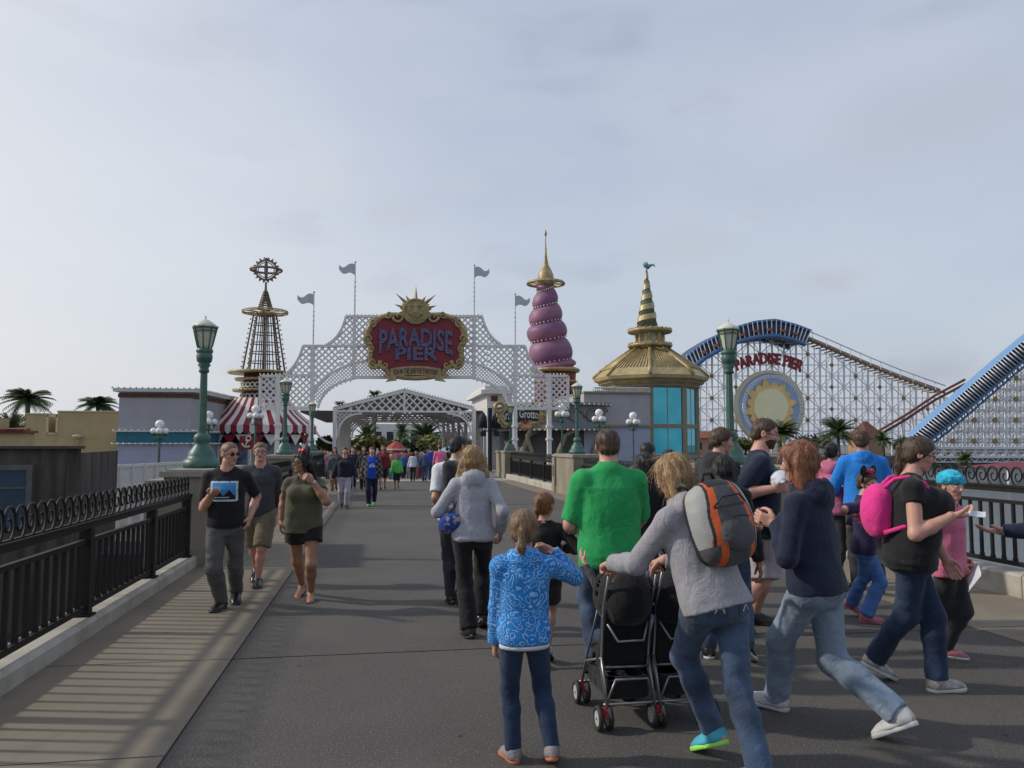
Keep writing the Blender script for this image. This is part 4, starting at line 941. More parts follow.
# ================================================================ ROLLER COASTER
M_steel = mat('white_coaster_steel', (.68, .69, .72), rough=.5, var=.08, scale=.5)
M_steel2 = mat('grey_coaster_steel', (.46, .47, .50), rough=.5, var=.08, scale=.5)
M_bcoast = mat('coaster_blue', (.06, .15, .33), rough=.35, var=.1); M_ncoast = mat('tube_navy', (.018, .028, .06), rough=.4, var=.25); M_lblue = mat('sky_blue_edge', (.16, .30, .52), rough=.4, var=.08)
M_track = mat('brown_track', (.27, .20, .15), rough=.7, var=.2); M_rtrack = mat('red_track', (.17, .05, .04), rough=.6)
M_ros = mat('gold_rosette', (.32, .22, .09), rough=.6, var=.1)
CY = 128.0; cs = thing('roller_coaster', 'white steel roller coaster with blue covered hill and red lettering', 'roller coaster', W(800, 444, CY).xy.to_3d())
prof = [(686, 366), (700, 354), (716, 345), (735, 336), (755, 330.5), (775, 329), (795, 334), (812, 341), (840, 353), (870, 366), (900, 378), (925, 387), (945, 394)]
def ptop(px): return float(np.interp(px, [p[0] for p in prof], [p[1] for p in prof]))
cxp = np.arange(664, 972, 12.0); rows = np.arange(442, 318, -11.0)
for layer, Yl in enumerate((CY, CY + 2.5, CY + 5)):
    b = MB(); w = (.26, .16, .2)[layer]
    for i, px in enumerate(cxp + (6 if layer == 1 else 0)):
        t_ = ptop(px) + 3; p, q_ = W(px, 447, Yl), W(px, t_, Yl)
        p.z = 0; b.bar(p, q_, w)
        if i + 1 < len(cxp):
            nx = cxp[i + 1]
            for j, py in enumerate(rows):
                if py > max(ptop(px), ptop(nx)) + 1: b.bar(W(px, py, Yl), W(nx, py, Yl), w * .62)
                if j + 1 < len(rows) and rows[j + 1] > max(ptop(px), ptop(nx)) - 1:
                    if (i + j) % 2 == 0: b.bar(W(px, py, Yl), W(nx, rows[j + 1], Yl), w * .5)
                    else: b.bar(W(nx, py, Yl), W(px, rows[j + 1], Yl), w * .5)
                    if layer == 0: b.bar(W((px + nx) / 2, py, Yl), W((px + nx) / 2, rows[j + 1], Yl), w * .3)
    b.build('support_frame', M_steel, cs)
for i in range(0, len(cxp), 1):
    for j in range(0, len(rows), 1):
        px, py = cxp[i], rows[j]
        if (i + 2 * j) % 4 == 0 and py > ptop(px) + 5 and math.hypot(px - 770, py - 407) > 38:
            b = MB(); c = W(px, py, CY - .3); n = 10; b.prism([c + Vector((math.cos(2 * math.pi * q_ / n) * .34, 0, math.sin(2 * math.pi * q_ / n) * .34)) for q_ in range(n)], (0, 1, 0), .15); b.sphere(c, .2, 8); b.build('rosette', M_ros, cs)
# brown descending track
pts = [W(px, py, CY - .5) for px, py in prof[6:]]; b = MB()
for o_ in (0, 1.1):
    b.path([p + Vector((0, 3 * (o_ > 0), o_ + .2)) for p in pts], .2, 6)
b.path([p + Vector((0, 1.5, .7)) for p in pts], .42, 6)
for a, c in zip(pts, pts[1:]):
    n = int((c - a).length / .9)
    for i in range(n): m_ = a.lerp(c, i / n); b.box((m_.x, m_.y + 1.6, m_.z + .1), (.22, 3.6, .25))
b.build('track', M_track, cs)
b = MB()
for o_ in (.9,): b.path([p + Vector((0, -.2, o_ + .55)) for p in pts], .12, 5)
for a, c in zip(pts, pts[1:]):
    n = int((c - a).length / 2)
    for i in range(n): m_ = a.lerp(c, i / n); b.tube((m_.x, m_.y - .2, m_.z), (m_.x, m_.y - .2, m_.z + 1.5), .07, n=5)
b.build('handrail', M_steel, cs)
# blue covered crest: canopy (navy) over the blue beam, crossed by white ribs
top = [(686, 357), (700, 346), (716, 336.5), (735, 328), (755, 322), (775, 320), (795, 325), (811, 331)]
bot = [(692, 366.5), (704, 357), (720, 348), (738, 340.5), (757, 335.5), (775, 334), (792, 338), (805, 343)]
def dens(l, n=30):
    xs = np.linspace(0, len(l) - 1, n); return [(float(np.interp(x, range(len(l)), [p[0] for p in l])), float(np.interp(x, range(len(l)), [p[1] for p in l]))) for x in xs]
T, Bo = dens(top), dens(bot)
b = MB(); tv = [W(*p, Y=CY - 2.2) for p in T]; bv = [W(*p, Y=CY - 2.8) for p in Bo]
b.strip(tv, bv, (0, 1, 0), 5.5); b.build('tube_cover', M_ncoast, cs)
b = MB(); b.path([W(p[0], p[1], CY - 2.4) for p in T], .28, 6)
lower = [W(p[0] + (1.5 if i > 20 else -1) * 0, p[1] + 1.5, CY - 3) for i, p in enumerate(Bo)]
b.path(lower, .42, 6); b.path([p + Vector((0, 5.5, 0)) for p in lower], .35, 6); b.build('blue_beam', M_bcoast, cs)
b = MB()
for i in range(0, 30, 1):
    b.bar(W(T[i][0], T[i][1] - .8, CY - 2.6), W(Bo[i][0], Bo[i][1] + 1, CY - 3.2), .13)
b.build('cover_ribs', M_steel, cs)
b = MB()
for i in range(4, 27, 3):
    if i in (13, 16): pass
    p = W(T[i][0] * .35 + Bo[i][0] * .65 , T[i][1] * .35 + Bo[i][1] * .65, CY - 3.1); p2 = W(T[i + 1][0] * .35 + Bo[i + 1][0] * .65, T[i + 1][1] * .35 + Bo[i + 1][1] * .65, CY - 3.1); b.bar(p, p2, .7, .4)
b.build('coaster_cars', mat('orange_car', (.30, .10, .05), var=.3), cs)
# lettering
cg = thing('coaster_lettering', 'arched row of red capital letters fixed to the coaster frame above the sun disc', 'sign', W(770, 360, CY - 1.5))
M_cr = mat('coaster_letter_red', (.25, .018, .025), rough=.5, var=.15, scale=.5)
kc = CY / 790 * 1.12
def aw(Rr):
    def f(v):
        a = v[:, 0] / Rr; v2 = v.copy(); v2[:, 0] = (Rr + v[:, 1]) * np.sin(a); v2[:, 1] = (Rr + v[:, 1]) * np.cos(a) - Rr; return v2
    return f
put_text('lettering', 'PARADISE PIER', 1, W(768.5, 359.0, CY - 1.2), (1, 0, 0), (0, 0, 1), M_cr, cg, extrude=.2, width=70 * kc, height=11 * kc, bold=.035, fn=aw(78 * kc))
# sun disc
sd = thing('sun_disc', 'round sun emblem with gold points on a blue ring below the red letters', 'sign', W(770.5, 407, CY - 1.5))
cc = W(770.5, 407, CY - 1.5)
kd = (W(780.5, 407, CY - 1.5) - cc).length / 10
def ringp(mb, c, r0, r1, t, n=48):
    A = [c + Vector((math.cos(2 * math.pi * i / n) * r0, 0, math.sin(2 * math.pi * i / n) * r0)) for i in range(n + 1)]; B = [c + Vector((math.cos(2 * math.pi * i / n) * r1, 0, math.sin(2 * math.pi * i / n) * r1)) for i in range(n + 1)]
    mb.strip(A, B, (0, 1, 0), t)
M_khr = mat('khaki_ring', (.58, .53, .37), var=.1); M_skyb = mat('emblem_blue', (.36, .50, .72), var=.08); M_sgold = mat('emblem_gold', (.82, .58, .24), var=.12, scale=.4); M_pyel = mat('emblem_pale_yellow', (.86, .80, .50), var=.06, scale=.4)
b = MB(); ringp(b, cc, 31.5 * kd, 34.5 * kd, .8); b.build('rim', M_khr, sd)
b = MB(); disc(b, cc + Vector((0, .3, 0)), 32 * kd, .3, 48); b.build('blue_field', M_skyb, sd)
b = MB(); pts = []
for i in range(96):
    a = 2 * math.pi * i / 96; ph = (i / 96 * 16) % 1; r = 20 + 8 * (1 - abs(2 * ph - 1)) ** 1.0; r = r if (int(i / 6) % 2 == 0) else 20 + 3.5 * math.sqrt(max(0, 1 - abs(2 * ph - 1)))
    pts.append(cc + Vector((math.cos(a) * r * kd, -.1, math.sin(a) * r * kd)))
b.prism(pts, (0, 1, 0), .3); b.build('sun_points', M_sgold, sd)
b = MB(); disc(b, cc + Vector((0, -.3, 0)), 17 * kd, .3, 40); b.build('sun_centre', M_pyel, sd)
b = MB(); ringp(b, cc + Vector((0, -.9, 0)), 27.2 * kd, 27.9 * kd, .15, 60); ringp(b, cc + Vector((0, -.9, 0)), 29.2 * kd, 29.9 * kd, .15, 60)
for i in range(60):
    a = 2 * math.pi * i / 60; a2 = a + math.pi / 60; b.bar(cc + Vector((math.cos(a) * 27.5 * kd, -.9, math.sin(a) * 27.5 * kd)), cc + Vector((math.cos(a2) * 29.6 * kd, -.9, math.sin(a2) * 29.6 * kd)), .12)
b.build('lattice_ring', M_steel, sd)
# right hand lift hill
CZ = 98.0; lh = thing('coaster_lift_hill', 'sky blue covered lift hill rising out of the right edge above a white steel trestle', 'roller coaster', W(980, 444, CZ).xy.to_3d())
topl = [(909, 434), (940, 407), (970, 381), (1000, 355), (1035, 326), (1080, 292)]; botl = [(925, 444), (955, 420), (985, 394), (1015, 368), (1050, 338), (1095, 304)]
def tb(px): return float(np.interp(px, [p[0] for p in botl], [p[1] for p in botl]))
for layer, Yl in enumerate((CZ, CZ + 4, CZ + 8)):
    b = MB(); w = .24 if layer == 0 else .2; xs = np.arange(922, 1090, 10.5) + layer * 4; rows = np.arange(462, 290, -10.5)
    for i, px in enumerate(xs[:-1]):
        nx = xs[i + 1]; p = W(px, 470, Yl); p.z = 0; 
        if tb(px) < 450: b.bar(p, W(px, tb(px) + 2, Yl), w)
        for j, py in enumerate(rows):
            if py > tb(px) + 1: b.bar(W(px, py, Yl), W(nx, py, Yl), w * .6)
            if j + 1 < len(rows) and rows[j + 1] > tb(px) - 2:
                b.bar(W(px, py, Yl), W(nx, rows[j + 1], Yl), w * .5)
                b.bar(W(nx, py, Yl), W(px, rows[j + 1], Yl), w * .42)
    for py in (448, 457): b.bar(W(905, py, Yl), W(1095, py, Yl), .5, .3)
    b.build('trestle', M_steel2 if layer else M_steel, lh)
for i, px in enumerate(np.arange(932.5, 1080, 21)):
    for j, py in enumerate(np.arange(441, 290, -21)):
        if py > tb(px) + 7: b = MB(); c = W(px, py, CZ - .3); b.prism([c + Vector((math.cos(2 * math.pi * q_ / 10) * .38, 0, math.sin(2 * math.pi * q_ / 10) * .38)) for q_ in range(10)], (0, 1, 0), .15); b.build('rosette', M_ros, lh)
T, Bo = dens(topl, 60), dens(botl, 60)
md = [(t_[0] * .55 + q_[0] * .45, t_[1] * .55 + q_[1] * .45) for t_, q_ in zip(T, Bo)]; e1 = [(t_[0] * .78 + q_[0] * .22, t_[1] * .78 + q_[1] * .22) for t_, q_ in zip(T, Bo)]
b = MB(); b.strip([W(*p, Y=CZ - .5) for p in T], [W(p[0], p[1], CZ - 1.6) for p in e1], (0, 1, 0), .5); b.build('edge_cover', M_lblue, lh)
b = MB(); b.strip([W(*p, Y=CZ - 1.5) for p in e1], [W(*p, Y=CZ - 1.2) for p in Bo], (0, 1, 0), .6); b.build('tube_side', M_ncoast, lh)
b = MB()
for i in range(0, 60):
    p, q_ = e1[i], Bo[i]
    b.path([W(p[0] + (q_[0] - p[0]) * u, p[1] + (q_[1] - p[1]) * u, CZ - 1.6 - 1.1 * math.sin(math.pi * u)) for u in (0, .2, .4, .6, .8, 1)], .055 if i % 2 else .09, 5)
b.build('hoops', M_steel, lh)
b = MB(); b.path([W(p[0], p[1] + .3, CZ - 1.8) for p in Bo], .2, 6); b.path([W(p[0] + 2.5, p[1] + 4, CZ - 1.2) for p in Bo], .14, 6)
for i in range(0, 60, 2): b.bar(W(Bo[i][0], Bo[i][1], CZ - 1.6), W(Bo[i][0] + 3, Bo[i][1] + 5, CZ - 1.2), .18)
b.build('walkway', M_bcoast, lh)
b = MB(); l = [(881, 434), (905, 420), (935, 400), (965, 384)]
for o_ in (0, .7): b.path([W(*p, Y=112) + Vector((0, 0, o_)) for p in l], .2, 6)
for i in range(9):
    p = W(l[0][0] + (l[-1][0] - l[0][0]) * i / 8, np.interp(l[0][0] + (l[-1][0] - l[0][0]) * i / 8, [q_[0] for q_ in l], [q_[1] for q_ in l]), 112); b.cm = 1; b.bar((p.x, p.y, 0), p, .22); b.cm = 0
tr = thing('red_coaster_track', 'thin dark red track climbing behind the lift hill', 'coaster track', W(900, 444, 112).xy.to_3d()); b.build('track', [M_rtrack, M_steel], tr)
# ================================================================ SMALL FAR BUILDINGS
def house(name, label, px0, px1, py, Y, m, roof=None, rh=1.2, wins=0, D=5):
    x0, x1 = W(px0, 440, Y).x, W(px1, 440, Y).x; z = W((px0 + px1) / 2, py, Y).z
    t = thing(name, label, 'building', ((x0 + x1) / 2, Y, 0)); b = MB(); b.box2((x0, Y, -.03), (x1, Y + D, z)); b.build('wall', m, t)
    if roof:
        cxx, cyy = (x0 + x1) / 2, Y + D / 2; e = .4; vs = [(x0 - e, Y - e, z), (x1 + e, Y - e, z), (x1 + e, Y + D + e, z), (x0 - e, Y + D + e, z), (cxx - (x1 - x0) * .12, cyy, z + rh), (cxx + (x1 - x0) * .12, cyy, z + rh)]
        b = MB(); b.add(vs, [(0, 1, 5, 4), (1, 2, 5), (2, 3, 4, 5), (3, 0, 4), (3, 2, 1, 0)]); b.build('roof', roof, t)
    for i in range(wins):
        b = MB(); xx = x0 + (x1 - x0) * (i + .5) / wins; w = (x1 - x0) / wins * .28; b.box2((xx - w, Y - .05, z * .35), (xx + w, Y + .02, z * .75)); b.build('window', M_navy, t)
    return t
M_tan = mat('tan_stucco', (.34, .22, .13), rough=.9, var=.2, scale=.5); M_pinkst = mat('salmon_stucco', (.38, .22, .16), rough=.9, var=.15)
house('tan_house', 'small brown hip roofed kiosk with a pointed top beyond the lagoon', 868, 884, 438, 106, M_tan, M_brn, 2.5)
house('tan_house', 'tan building with dark windows under the trestle at the right edge', 990, 1075, 452, 108, M_tan, None, wins=5)
house('tan_house', 'salmon coloured building under the blue lift hill', 925, 975, 452, 109, M_pinkst, None, wins=3)
house('tan_house', 'low salmon house between the palms behind the bearded man', 690, 735, 438, 112, M_pinkst, M_tile, 1.0, wins=3)
um = thing('red_canopy', 'wide red canopy roof beyond the right railing', 'canopy', W(1010, 466, 60).xy.to_3d())
p0, p1 = W(990, 468, 60), W(1060, 468, 60); b = MB(); pc_ = (p0 + p1) / 2; b.add([(p0.x, 58, p0.z), (p1.x, 58, p0.z), (p1.x, 64, p0.z), (p0.x, 64, p0.z), (pc_.x, 61, p0.z + .5)], [(0, 1, 4), (1, 2, 4), (2, 3, 4), (3, 0, 4), (3, 2, 1, 0)]); b.build('fabric', mat('canopy_red', (.17, .02, .035), rough=.7), um)
b = MB()
for x in (p0.x + .3, p1.x - .3): b.box2((x - .08, 58.3, -1.6), (x + .08, 58.46, p0.z))
b.build('pole', M_steel, um)
# centre, seen through the pavilion
house('white_house', 'white building behind the trees, seen through the lattice pavilion', 372, 420, 424, 125, M_trim, None, wins=4)
house('white_house', 'pale building right of the red kiosk, seen through the pavilion', 432, 470, 432, 118, M_trim, None, wins=4)
kx = W(396, 444, 96).x; ki = thing('red_kiosk', 'red two tiered kiosk roof seen through the lattice pavilion', 'kiosk', (kx, 96, 0)); kz = lambda py: W(396, py, 96).z; kq = 96 / 790
b = MB()
for (r0, z0), (r1, z1) in (((23, 457), (12, 450)), ((13, 449.5), (1.5, 441))):
    n = 8; vs = [(kx + r * kq * math.cos(R(22.5 + 45 * i)), 96 + r * kq * math.sin(R(22.5 + 45 * i)), kz(z)) for r, z in ((r0, z0), (r1, z1)) for i in range(8)]
    b.add(vs, [(i, (i + 1) % 8, 8 + (i + 1) % 8, 8 + i) for i in range(8)] + [tuple(range(7, -1, -1)), tuple(range(8, 16))])
b.build('roof', mat('kiosk_red', (.38, .05, .04), rough=.6, var=.15), ki)
b = MB()
for i in range(8): b.tube((kx + 20 * kq * math.cos(R(22.5 + 45 * i)), 96 + 20 * kq * math.sin(R(22.5 + 45 * i)), 0), (kx + 20 * kq * math.cos(R(22.5 + 45 * i)), 96 + 20 * kq * math.sin(R(22.5 + 45 * i)), kz(457)), .12, n=6)
b.torus((kx, 96, kz(457.3)), 23 * kq, .12, 24, 5); b.torus((kx, 96, kz(449.8)), 13 * kq, .12, 24, 5); b.build('posts_and_trim', M_trim, ki)
def parasol(px, py, Y, r, col, label):
    p = W(px, py, Y); t = thing('parasol', label, 'parasol', (p.x, Y, 0)); b = MB(); b.lathe((p.x, Y, p.z - r * .42), [(r, 0), (r * .8, r * .18), (r * .4, r * .35), (.03, r * .42)], 12); b.build('canopy', mat(label, col, rough=.8), t)
    b = MB(); b.tube((p.x, Y, 0), (p.x, Y, p.z - r * .1), .04, n=6); b.build('pole', M_trim, t)
parasol(452, 446, 58, 1.15, (.16, .38, .55), 'light blue parasol at the right of the far crowd'); parasol(479, 455, 56, .9, (.05, .10, .30), 'dark blue parasol under the eaves behind the woman in grey')
hz = thing('shop_arcade', 'low grey roofed arcade with white posts right of the pavilion', 'arcade', W(480, 444, 60).xy.to_3d())
b = MB(); a_, c_ = W(472, 430, 75), W(489, 424, 54); b.prism([(a_.x, 75, a_.z), (c_.x, 54, a_.z), (c_.x + 3, 54, a_.z + 1.2), (a_.x + 3, 75, a_.z + 1.2)], (0, 0, 1), .2); b.build('roof', M_roofg, hz)
b = MB()
for i in range(6): q_ = Vector((a_.x + .1, 75)).lerp(Vector((c_.x - .0, 54)), i / 5); b.box2((q_.x - .1, q_.y - .1, 0), (q_.x + .1, q_.y + .1, a_.z))
b.build('post', M_trim, hz)
# ================================================================ TREES AND PALMS
M_leafd = mat('leaf_dark', (.045, .075, .024), rough=.7, var=.35, scale=1.5); M_leafo = mat('leaf_olive', (.125, .135, .03), rough=.7, var=.35, scale=1.5); M_bark = mat('bark', (.09, .065, .045), rough=.95, var=.3, scale=4)
M_palm = mat('palm_green', (.065, .10, .032), rough=.6, var=.35, scale=2); M_palmt = mat('palm_trunk', (.13, .095, .06), rough=.95, var=.3, scale=5)
def tree(name, label, px, pytop, Y, wpx, m, group=None, n=1500, leaf=.32, base=0):
    p = W(px, pytop, Y); kq = Y / 790; H = p.z; r = wpx * kq / 2; t = thing(name, label, 'tree', (p.x, Y, base), group)
    b = MB(); th = base + (H - base) * .45; b.path([(p.x, Y, base), (p.x + .1, Y, th * .6), (p.x, Y, th)], [.22, .17, .13], 7)
    for i in range(5):
        a = i * 1.3; b.path([(p.x, Y, th * .8), (p.x + math.cos(a) * r * .35, Y + math.sin(a) * r * .3, th + (H - th) * .25), (p.x + math.cos(a) * r * .7, Y + math.sin(a) * r * .6, th + (H - th) * .5)], [.1, .07, .03], 5)
    b.build('trunk', M_bark, t)
    rg = random.Random(int(px * 7)); cl = []
    for i in range(16):
        a = rg.uniform(0, 6.28); q_ = rg.uniform(0, .75) ** .6; cl.append((p.x + math.cos(a) * r * q_, Y + math.sin(a) * r * q_, th * .8 + (H - th * .8) * rg.uniform(.1, .8) , r * rg.uniform(.22, .42)))
    b = MB()
    for i in range(n):
        c = cl[rg.randrange(len(cl))]; d = Vector((rg.gauss(0, 1), rg.gauss(0, 1), rg.gauss(0, .8))).normalized() * c[3] * rg.uniform(.5, 1.08); o = Vector(c[:3]) + d
        u = Vector((rg.gauss(0, 1), rg.gauss(0, 1), rg.gauss(0, 1))).normalized(); v = u.orthogonal().normalized(); s = leaf * rg.uniform(.5, 1.1)
        b.add([o - u * s, o + v * s * .5, o + u * s, o - v * s * .5], [(0, 1, 2, 3)])
    b.build('crown', m, t); return t
def palm(px, pytop, pyc, Y, wpx, label, base=0, n=58, droop=.5, m=None, bushy=False):
    c = W(px, pyc, Y); kq = Y / 790; r = wpx * kq / 2; t = thing('palm_tree', label, 'palm', (c.x, Y, base), 'palms around the park')
    b = MB(); b.path([(c.x, Y, base), (c.x + .05, Y, base + (c.z - base) * .5), (c.x, Y, c.z)], [.22, .17, .16], 8); b.build('trunk', M_palmt, t)
    rg = random.Random(int(px * 13 + 5)); b = MB(); hh = (pyc - pytop) * kq
    for i in range(n):
        a = 2 * math.pi * i / n + rg.uniform(-.2, .2); el = rg.uniform(-.35, 1.35); L_ = r * rg.uniform(.8, 1.1) ; pts = []
        for j in range(8):
            u = j / 7; rr_ = L_ * u * math.cos(el * (1 - .35 * u)); z = c.z + hh * 1.15 * math.sin(el) * u * 1.5 - L_ * .75 * droop * u * u
            pts.append(Vector((c.x + math.cos(a) * rr_, Y + math.sin(a) * rr_, z)))
        b.path(pts, [.035 * (1 - .6 * j / 7) for j in range(8)], 4)
        sd_ = Vector((-math.sin(a), math.cos(a), 0))
        for j in range(1, 8):
            for q_ in (0, .5):
                o = pts[j - 1].lerp(pts[j], q_ + .5 if q_ == 0 else 1); d = (pts[j] - pts[j - 1]).normalized(); l_ = L_ * .30 * (1 - .55 * abs(j / 7 - .4)); w_ = l_ * .17
                for s_ in (-1, 1):
                    e = o + (sd_ * s_ * .8 + d * .6 + Vector((0, 0, -.35))) * l_; b.add([o - d * w_, o + d * w_, e], [(0, 1, 2)])
    b.build('crown', m or M_palm, t); return t
palm(28, 389, 399, 60, 42, 'tall palm left of the yellow building', -.0); palm(98, 396, 404, 70, 36, 'palm peeping over the yellow roof beside the grey building'); palm(12, 418, 432, 52, 36, 'lower dark palm at the far left edge', m=M_palm)
palm(375, 391, 396, 120, 15, 'small palm above the left slope of the lattice gable'); palm(340, 402, 407, 110, 14, 'tiny palm above the left eave of the lattice pavilion')
palm(657, 425, 441, 75, 34, 'bushy palm between the teal glass and the brown haired teenager'); palm(780, 420, 434, 88, 44, 'palm below the sun disc behind the bearded man'); palm(838, 418, 432, 92, 40, 'palm right of the sun disc behind the woman in pink'); palm(1003 - 120, 432, 440, 95, 22, 'small palm beside the kiosk roof under the red track'); palm(965 - 0, 452, 460, 90, 20, 'short palm below the trestle at the right')
palm(366, 425, 438, 100, 26, 'left palm seen through the lattice pavilion'); palm(425, 424, 438, 104, 40, 'wide palm seen through the right half of the lattice pavilion'); palm(402, 424, 432, 110, 18, 'narrow palm above the red kiosk')
for px, py, w, Yt, m, lb in ((352, 440, 26, 100, M_leafd, 'dark tree at the left inside the pavilion arch'), (372, 437, 30, 98, M_leafo, 'olive tree left of the red kiosk'), (413, 441, 22, 102, M_leafd, 'dark tree just right of the red kiosk top'), (436, 436, 40, 99, M_leafo, 'large olive tree right of the red kiosk'), (462, 440, 26, 101, M_leafo, 'olive tree at the right inside the pavilion arch'), (392, 440, 22, 112, M_leafo, 'olive tree directly behind the red kiosk'), (325, 436, 22, 90, M_leafd, 'dark tree between the gate post and the pavilion')):
    tree('park_tree', lb, px, py, Yt, w, m, 'trees behind the lattice pavilion', n=1300, leaf=.4)
for px, py, w, Yt, m, lb in ((700, 432, 30, 118, M_leafd, 'dark tree at the foot of the coaster beside the teal glass'), (815, 436, 36, 120, M_leafd, 'dark tree under the coaster between two palms'), (905, 437, 34, 112, M_leafd, 'dark tree at the foot of the lift hill'), (650 + 305, 455, 22, 100, M_leafo, 'olive bush below the trestle'), (745, 438, 30, 118, M_leafo, 'olive tree behind the bearded man at the coaster foot')):
    tree('park_tree', lb, px, py, Yt, w, m, 'trees at the foot of the coaster', n=900, leaf=.4)
# ================================================================ IMPLICIT SURFACES (for bodies, clothes, bags)
def surface_net(fn, lo, hi, res, margin=1.6):
    """mesh of fn(P)<0, P an (N,3) array; coarse blocks first, then only the blocks near the surface"""
    fn0 = fn; fn = lambda P: fn0(P.astype(np.float32)); margin = min(margin, 1.75)
    lo = np.array(lo, float); hi = np.array(hi, float); B = 4
    nb = np.maximum(1, np.ceil((hi - lo) / (res * B)).astype(int)); n = nb * B + 1
    gx = [lo[i] + (np.arange(nb[i]) + .5) * res * B for i in range(3)]
    C = np.stack(np.meshgrid(*gx, indexing='ij'), -1).reshape(-1, 3)
    dc = fn(C); act = np.abs(dc) < res * B * margin
    sgn = np.where(dc < 0, -1.0, 1.0).reshape(nb)
    D = np.ones(n) * 1.0
    D[:-1, :-1, :-1] = np.repeat(np.repeat(np.repeat(sgn, B, 0), B, 1), B, 2)
    D[-1] = 1; D[:, -1] = 1; D[:, :, -1] = 1
    idx = np.argwhere(act.reshape(nb))
    if len(idx) == 0: return np.zeros((0, 3)), np.zeros((0, 4), int)
    o = np.stack(np.meshgrid(*[np.arange(B + 1)] * 3, indexing='ij'), -1).reshape(-1, 3)
    gi = (idx[:, None, :] * B + o[None]).reshape(-1, 3)
    flat = np.unique(gi[:, 0] * n[1] * n[2] + gi[:, 1] * n[2] + gi[:, 2])
    g3 = np.stack([flat // (n[1] * n[2]), (flat // n[2]) % n[1], flat % n[2]], -1)
    D.reshape(-1)[flat] = fn(lo + g3 * res)
    S = D < 0
    c = np.zeros(n - 1, dtype=np.int8)
    for dx in (0, 1):
        for dy in (0, 1):
            for dz in (0, 1): c += S[dx:n[0] - 1 + dx, dy:n[1] - 1 + dy, dz:n[2] - 1 + dz]
    cells = np.argwhere((c > 0) & (c < 8))
    if len(cells) == 0: return np.zeros((0, 3)), np.zeros((0, 4), int)
    acc = np.zeros((len(cells), 3)); cnt = np.zeros(len(cells))
    cor = [(0, 0, 0), (1, 0, 0), (0, 1, 0), (1, 1, 0), (0, 0, 1), (1, 0, 1), (0, 1, 1), (1, 1, 1)]
    V = [D[cells[:, 0] + a, cells[:, 1] + b_, cells[:, 2] + d] for a, b_, d in cor]
    for a, b_ in ((0, 1), (2, 3), (4, 5), (6, 7), (0, 2), (1, 3), (4, 6), (5, 7), (0, 4), (1, 5), (2, 6), (3, 7)):
        m = (V[a] < 0) != (V[b_] < 0); t = np.where(m, V[a] / np.where(m, V[a] - V[b_], 1), 0)[:, None]
        pa, pb = np.array(cor[a], float), np.array(cor[b_], float)
        acc += np.where(m[:, None], pa + (pb - pa) * t, 0); cnt += m
    verts = lo + (cells + acc / cnt[:, None]) * res
    ids = -np.ones(n - 1, dtype=np.int64); ids[cells[:, 0], cells[:, 1], cells[:, 2]] = np.arange(len(cells))
    quads = []
    for ax in range(3):
        a1, a2 = (ax + 1) % 3, (ax + 2) % 3
        s0 = [slice(None)] * 3; s1 = [slice(None)] * 3; s0[ax] = slice(0, -1); s1[ax] = slice(1, None)
        A, Bq = S[tuple(s0)], S[tuple(s1)]; e = np.argwhere(A != Bq)
        e = e[(e[:, a1] > 0) & (e[:, a2] > 0) & (e[:, a1] < n[a1] - 1) & (e[:, a2] < n[a2] - 1)]
        if len(e) == 0: continue
        o1 = np.zeros(3, int); o1[a1] = 1; o2 = np.zeros(3, int); o2[a2] = 1
        q = [ids[tuple((e - o1 - o2).T)], ids[tuple((e - o2).T)], ids[tuple(e.T)], ids[tuple((e - o1).T)]]
        q = np.stack(q, -1); fl = ~A[tuple(e.T)]; q[fl] = q[fl][:, ::-1]; quads.append(q)
    quads = np.concatenate(quads); quads = quads[(quads >= 0).all(1)]
    return verts, quads
V3 = lambda *a: np.array(a, float)
def cap(P, a, b, ra, rb=None):
    rb = ra if rb is None else rb; a = np.asarray(a, float); b = np.asarray(b, float); ba = b - a; t = np.clip(((P @ ba.astype(P.dtype)) - P.dtype.type(a @ ba)) / P.dtype.type(max(1e-9, ba @ ba)), 0, 1)
    d = P - a.astype(P.dtype) - t[:, None] * ba.astype(P.dtype)
    return np.sqrt(np.einsum('ij,ij->i', d, d)) - (ra + (rb - ra) * t)
def ell(P, c, r, M=None):
    q = P - np.asarray(c, float)
    if M is not None: q = q @ M
    r = np.asarray(r, float).astype(q.dtype); u = q / r; k0 = np.sqrt(np.einsum('ij,ij->i', u, u)); u = u / r; k1 = np.sqrt(np.einsum('ij,ij->i', u, u)) + 1e-9
    return k0 * (k0 - 1) / k1
def rbox(P, c, h, rad, M=None):
    q = P - np.asarray(c, float)
    if M is not None: q = q @ M
    q = np.abs(q) - (np.asarray(h, float) - rad); return np.sqrt((np.maximum(q, 0) ** 2).sum(1)) + np.minimum(q.max(1), 0) - rad
def smin(a, b, k):
    h = np.clip(.5 + .5 * (b - a) / k, 0, 1); return b + (a - b) * h - k * h * (1 - h)
def smax(a, b, k): return -smin(-a, -b, k)
_rs = np.random.RandomState(5); _NF = _rs.uniform(-1, 1, 32 ** 3).astype(np.float32)
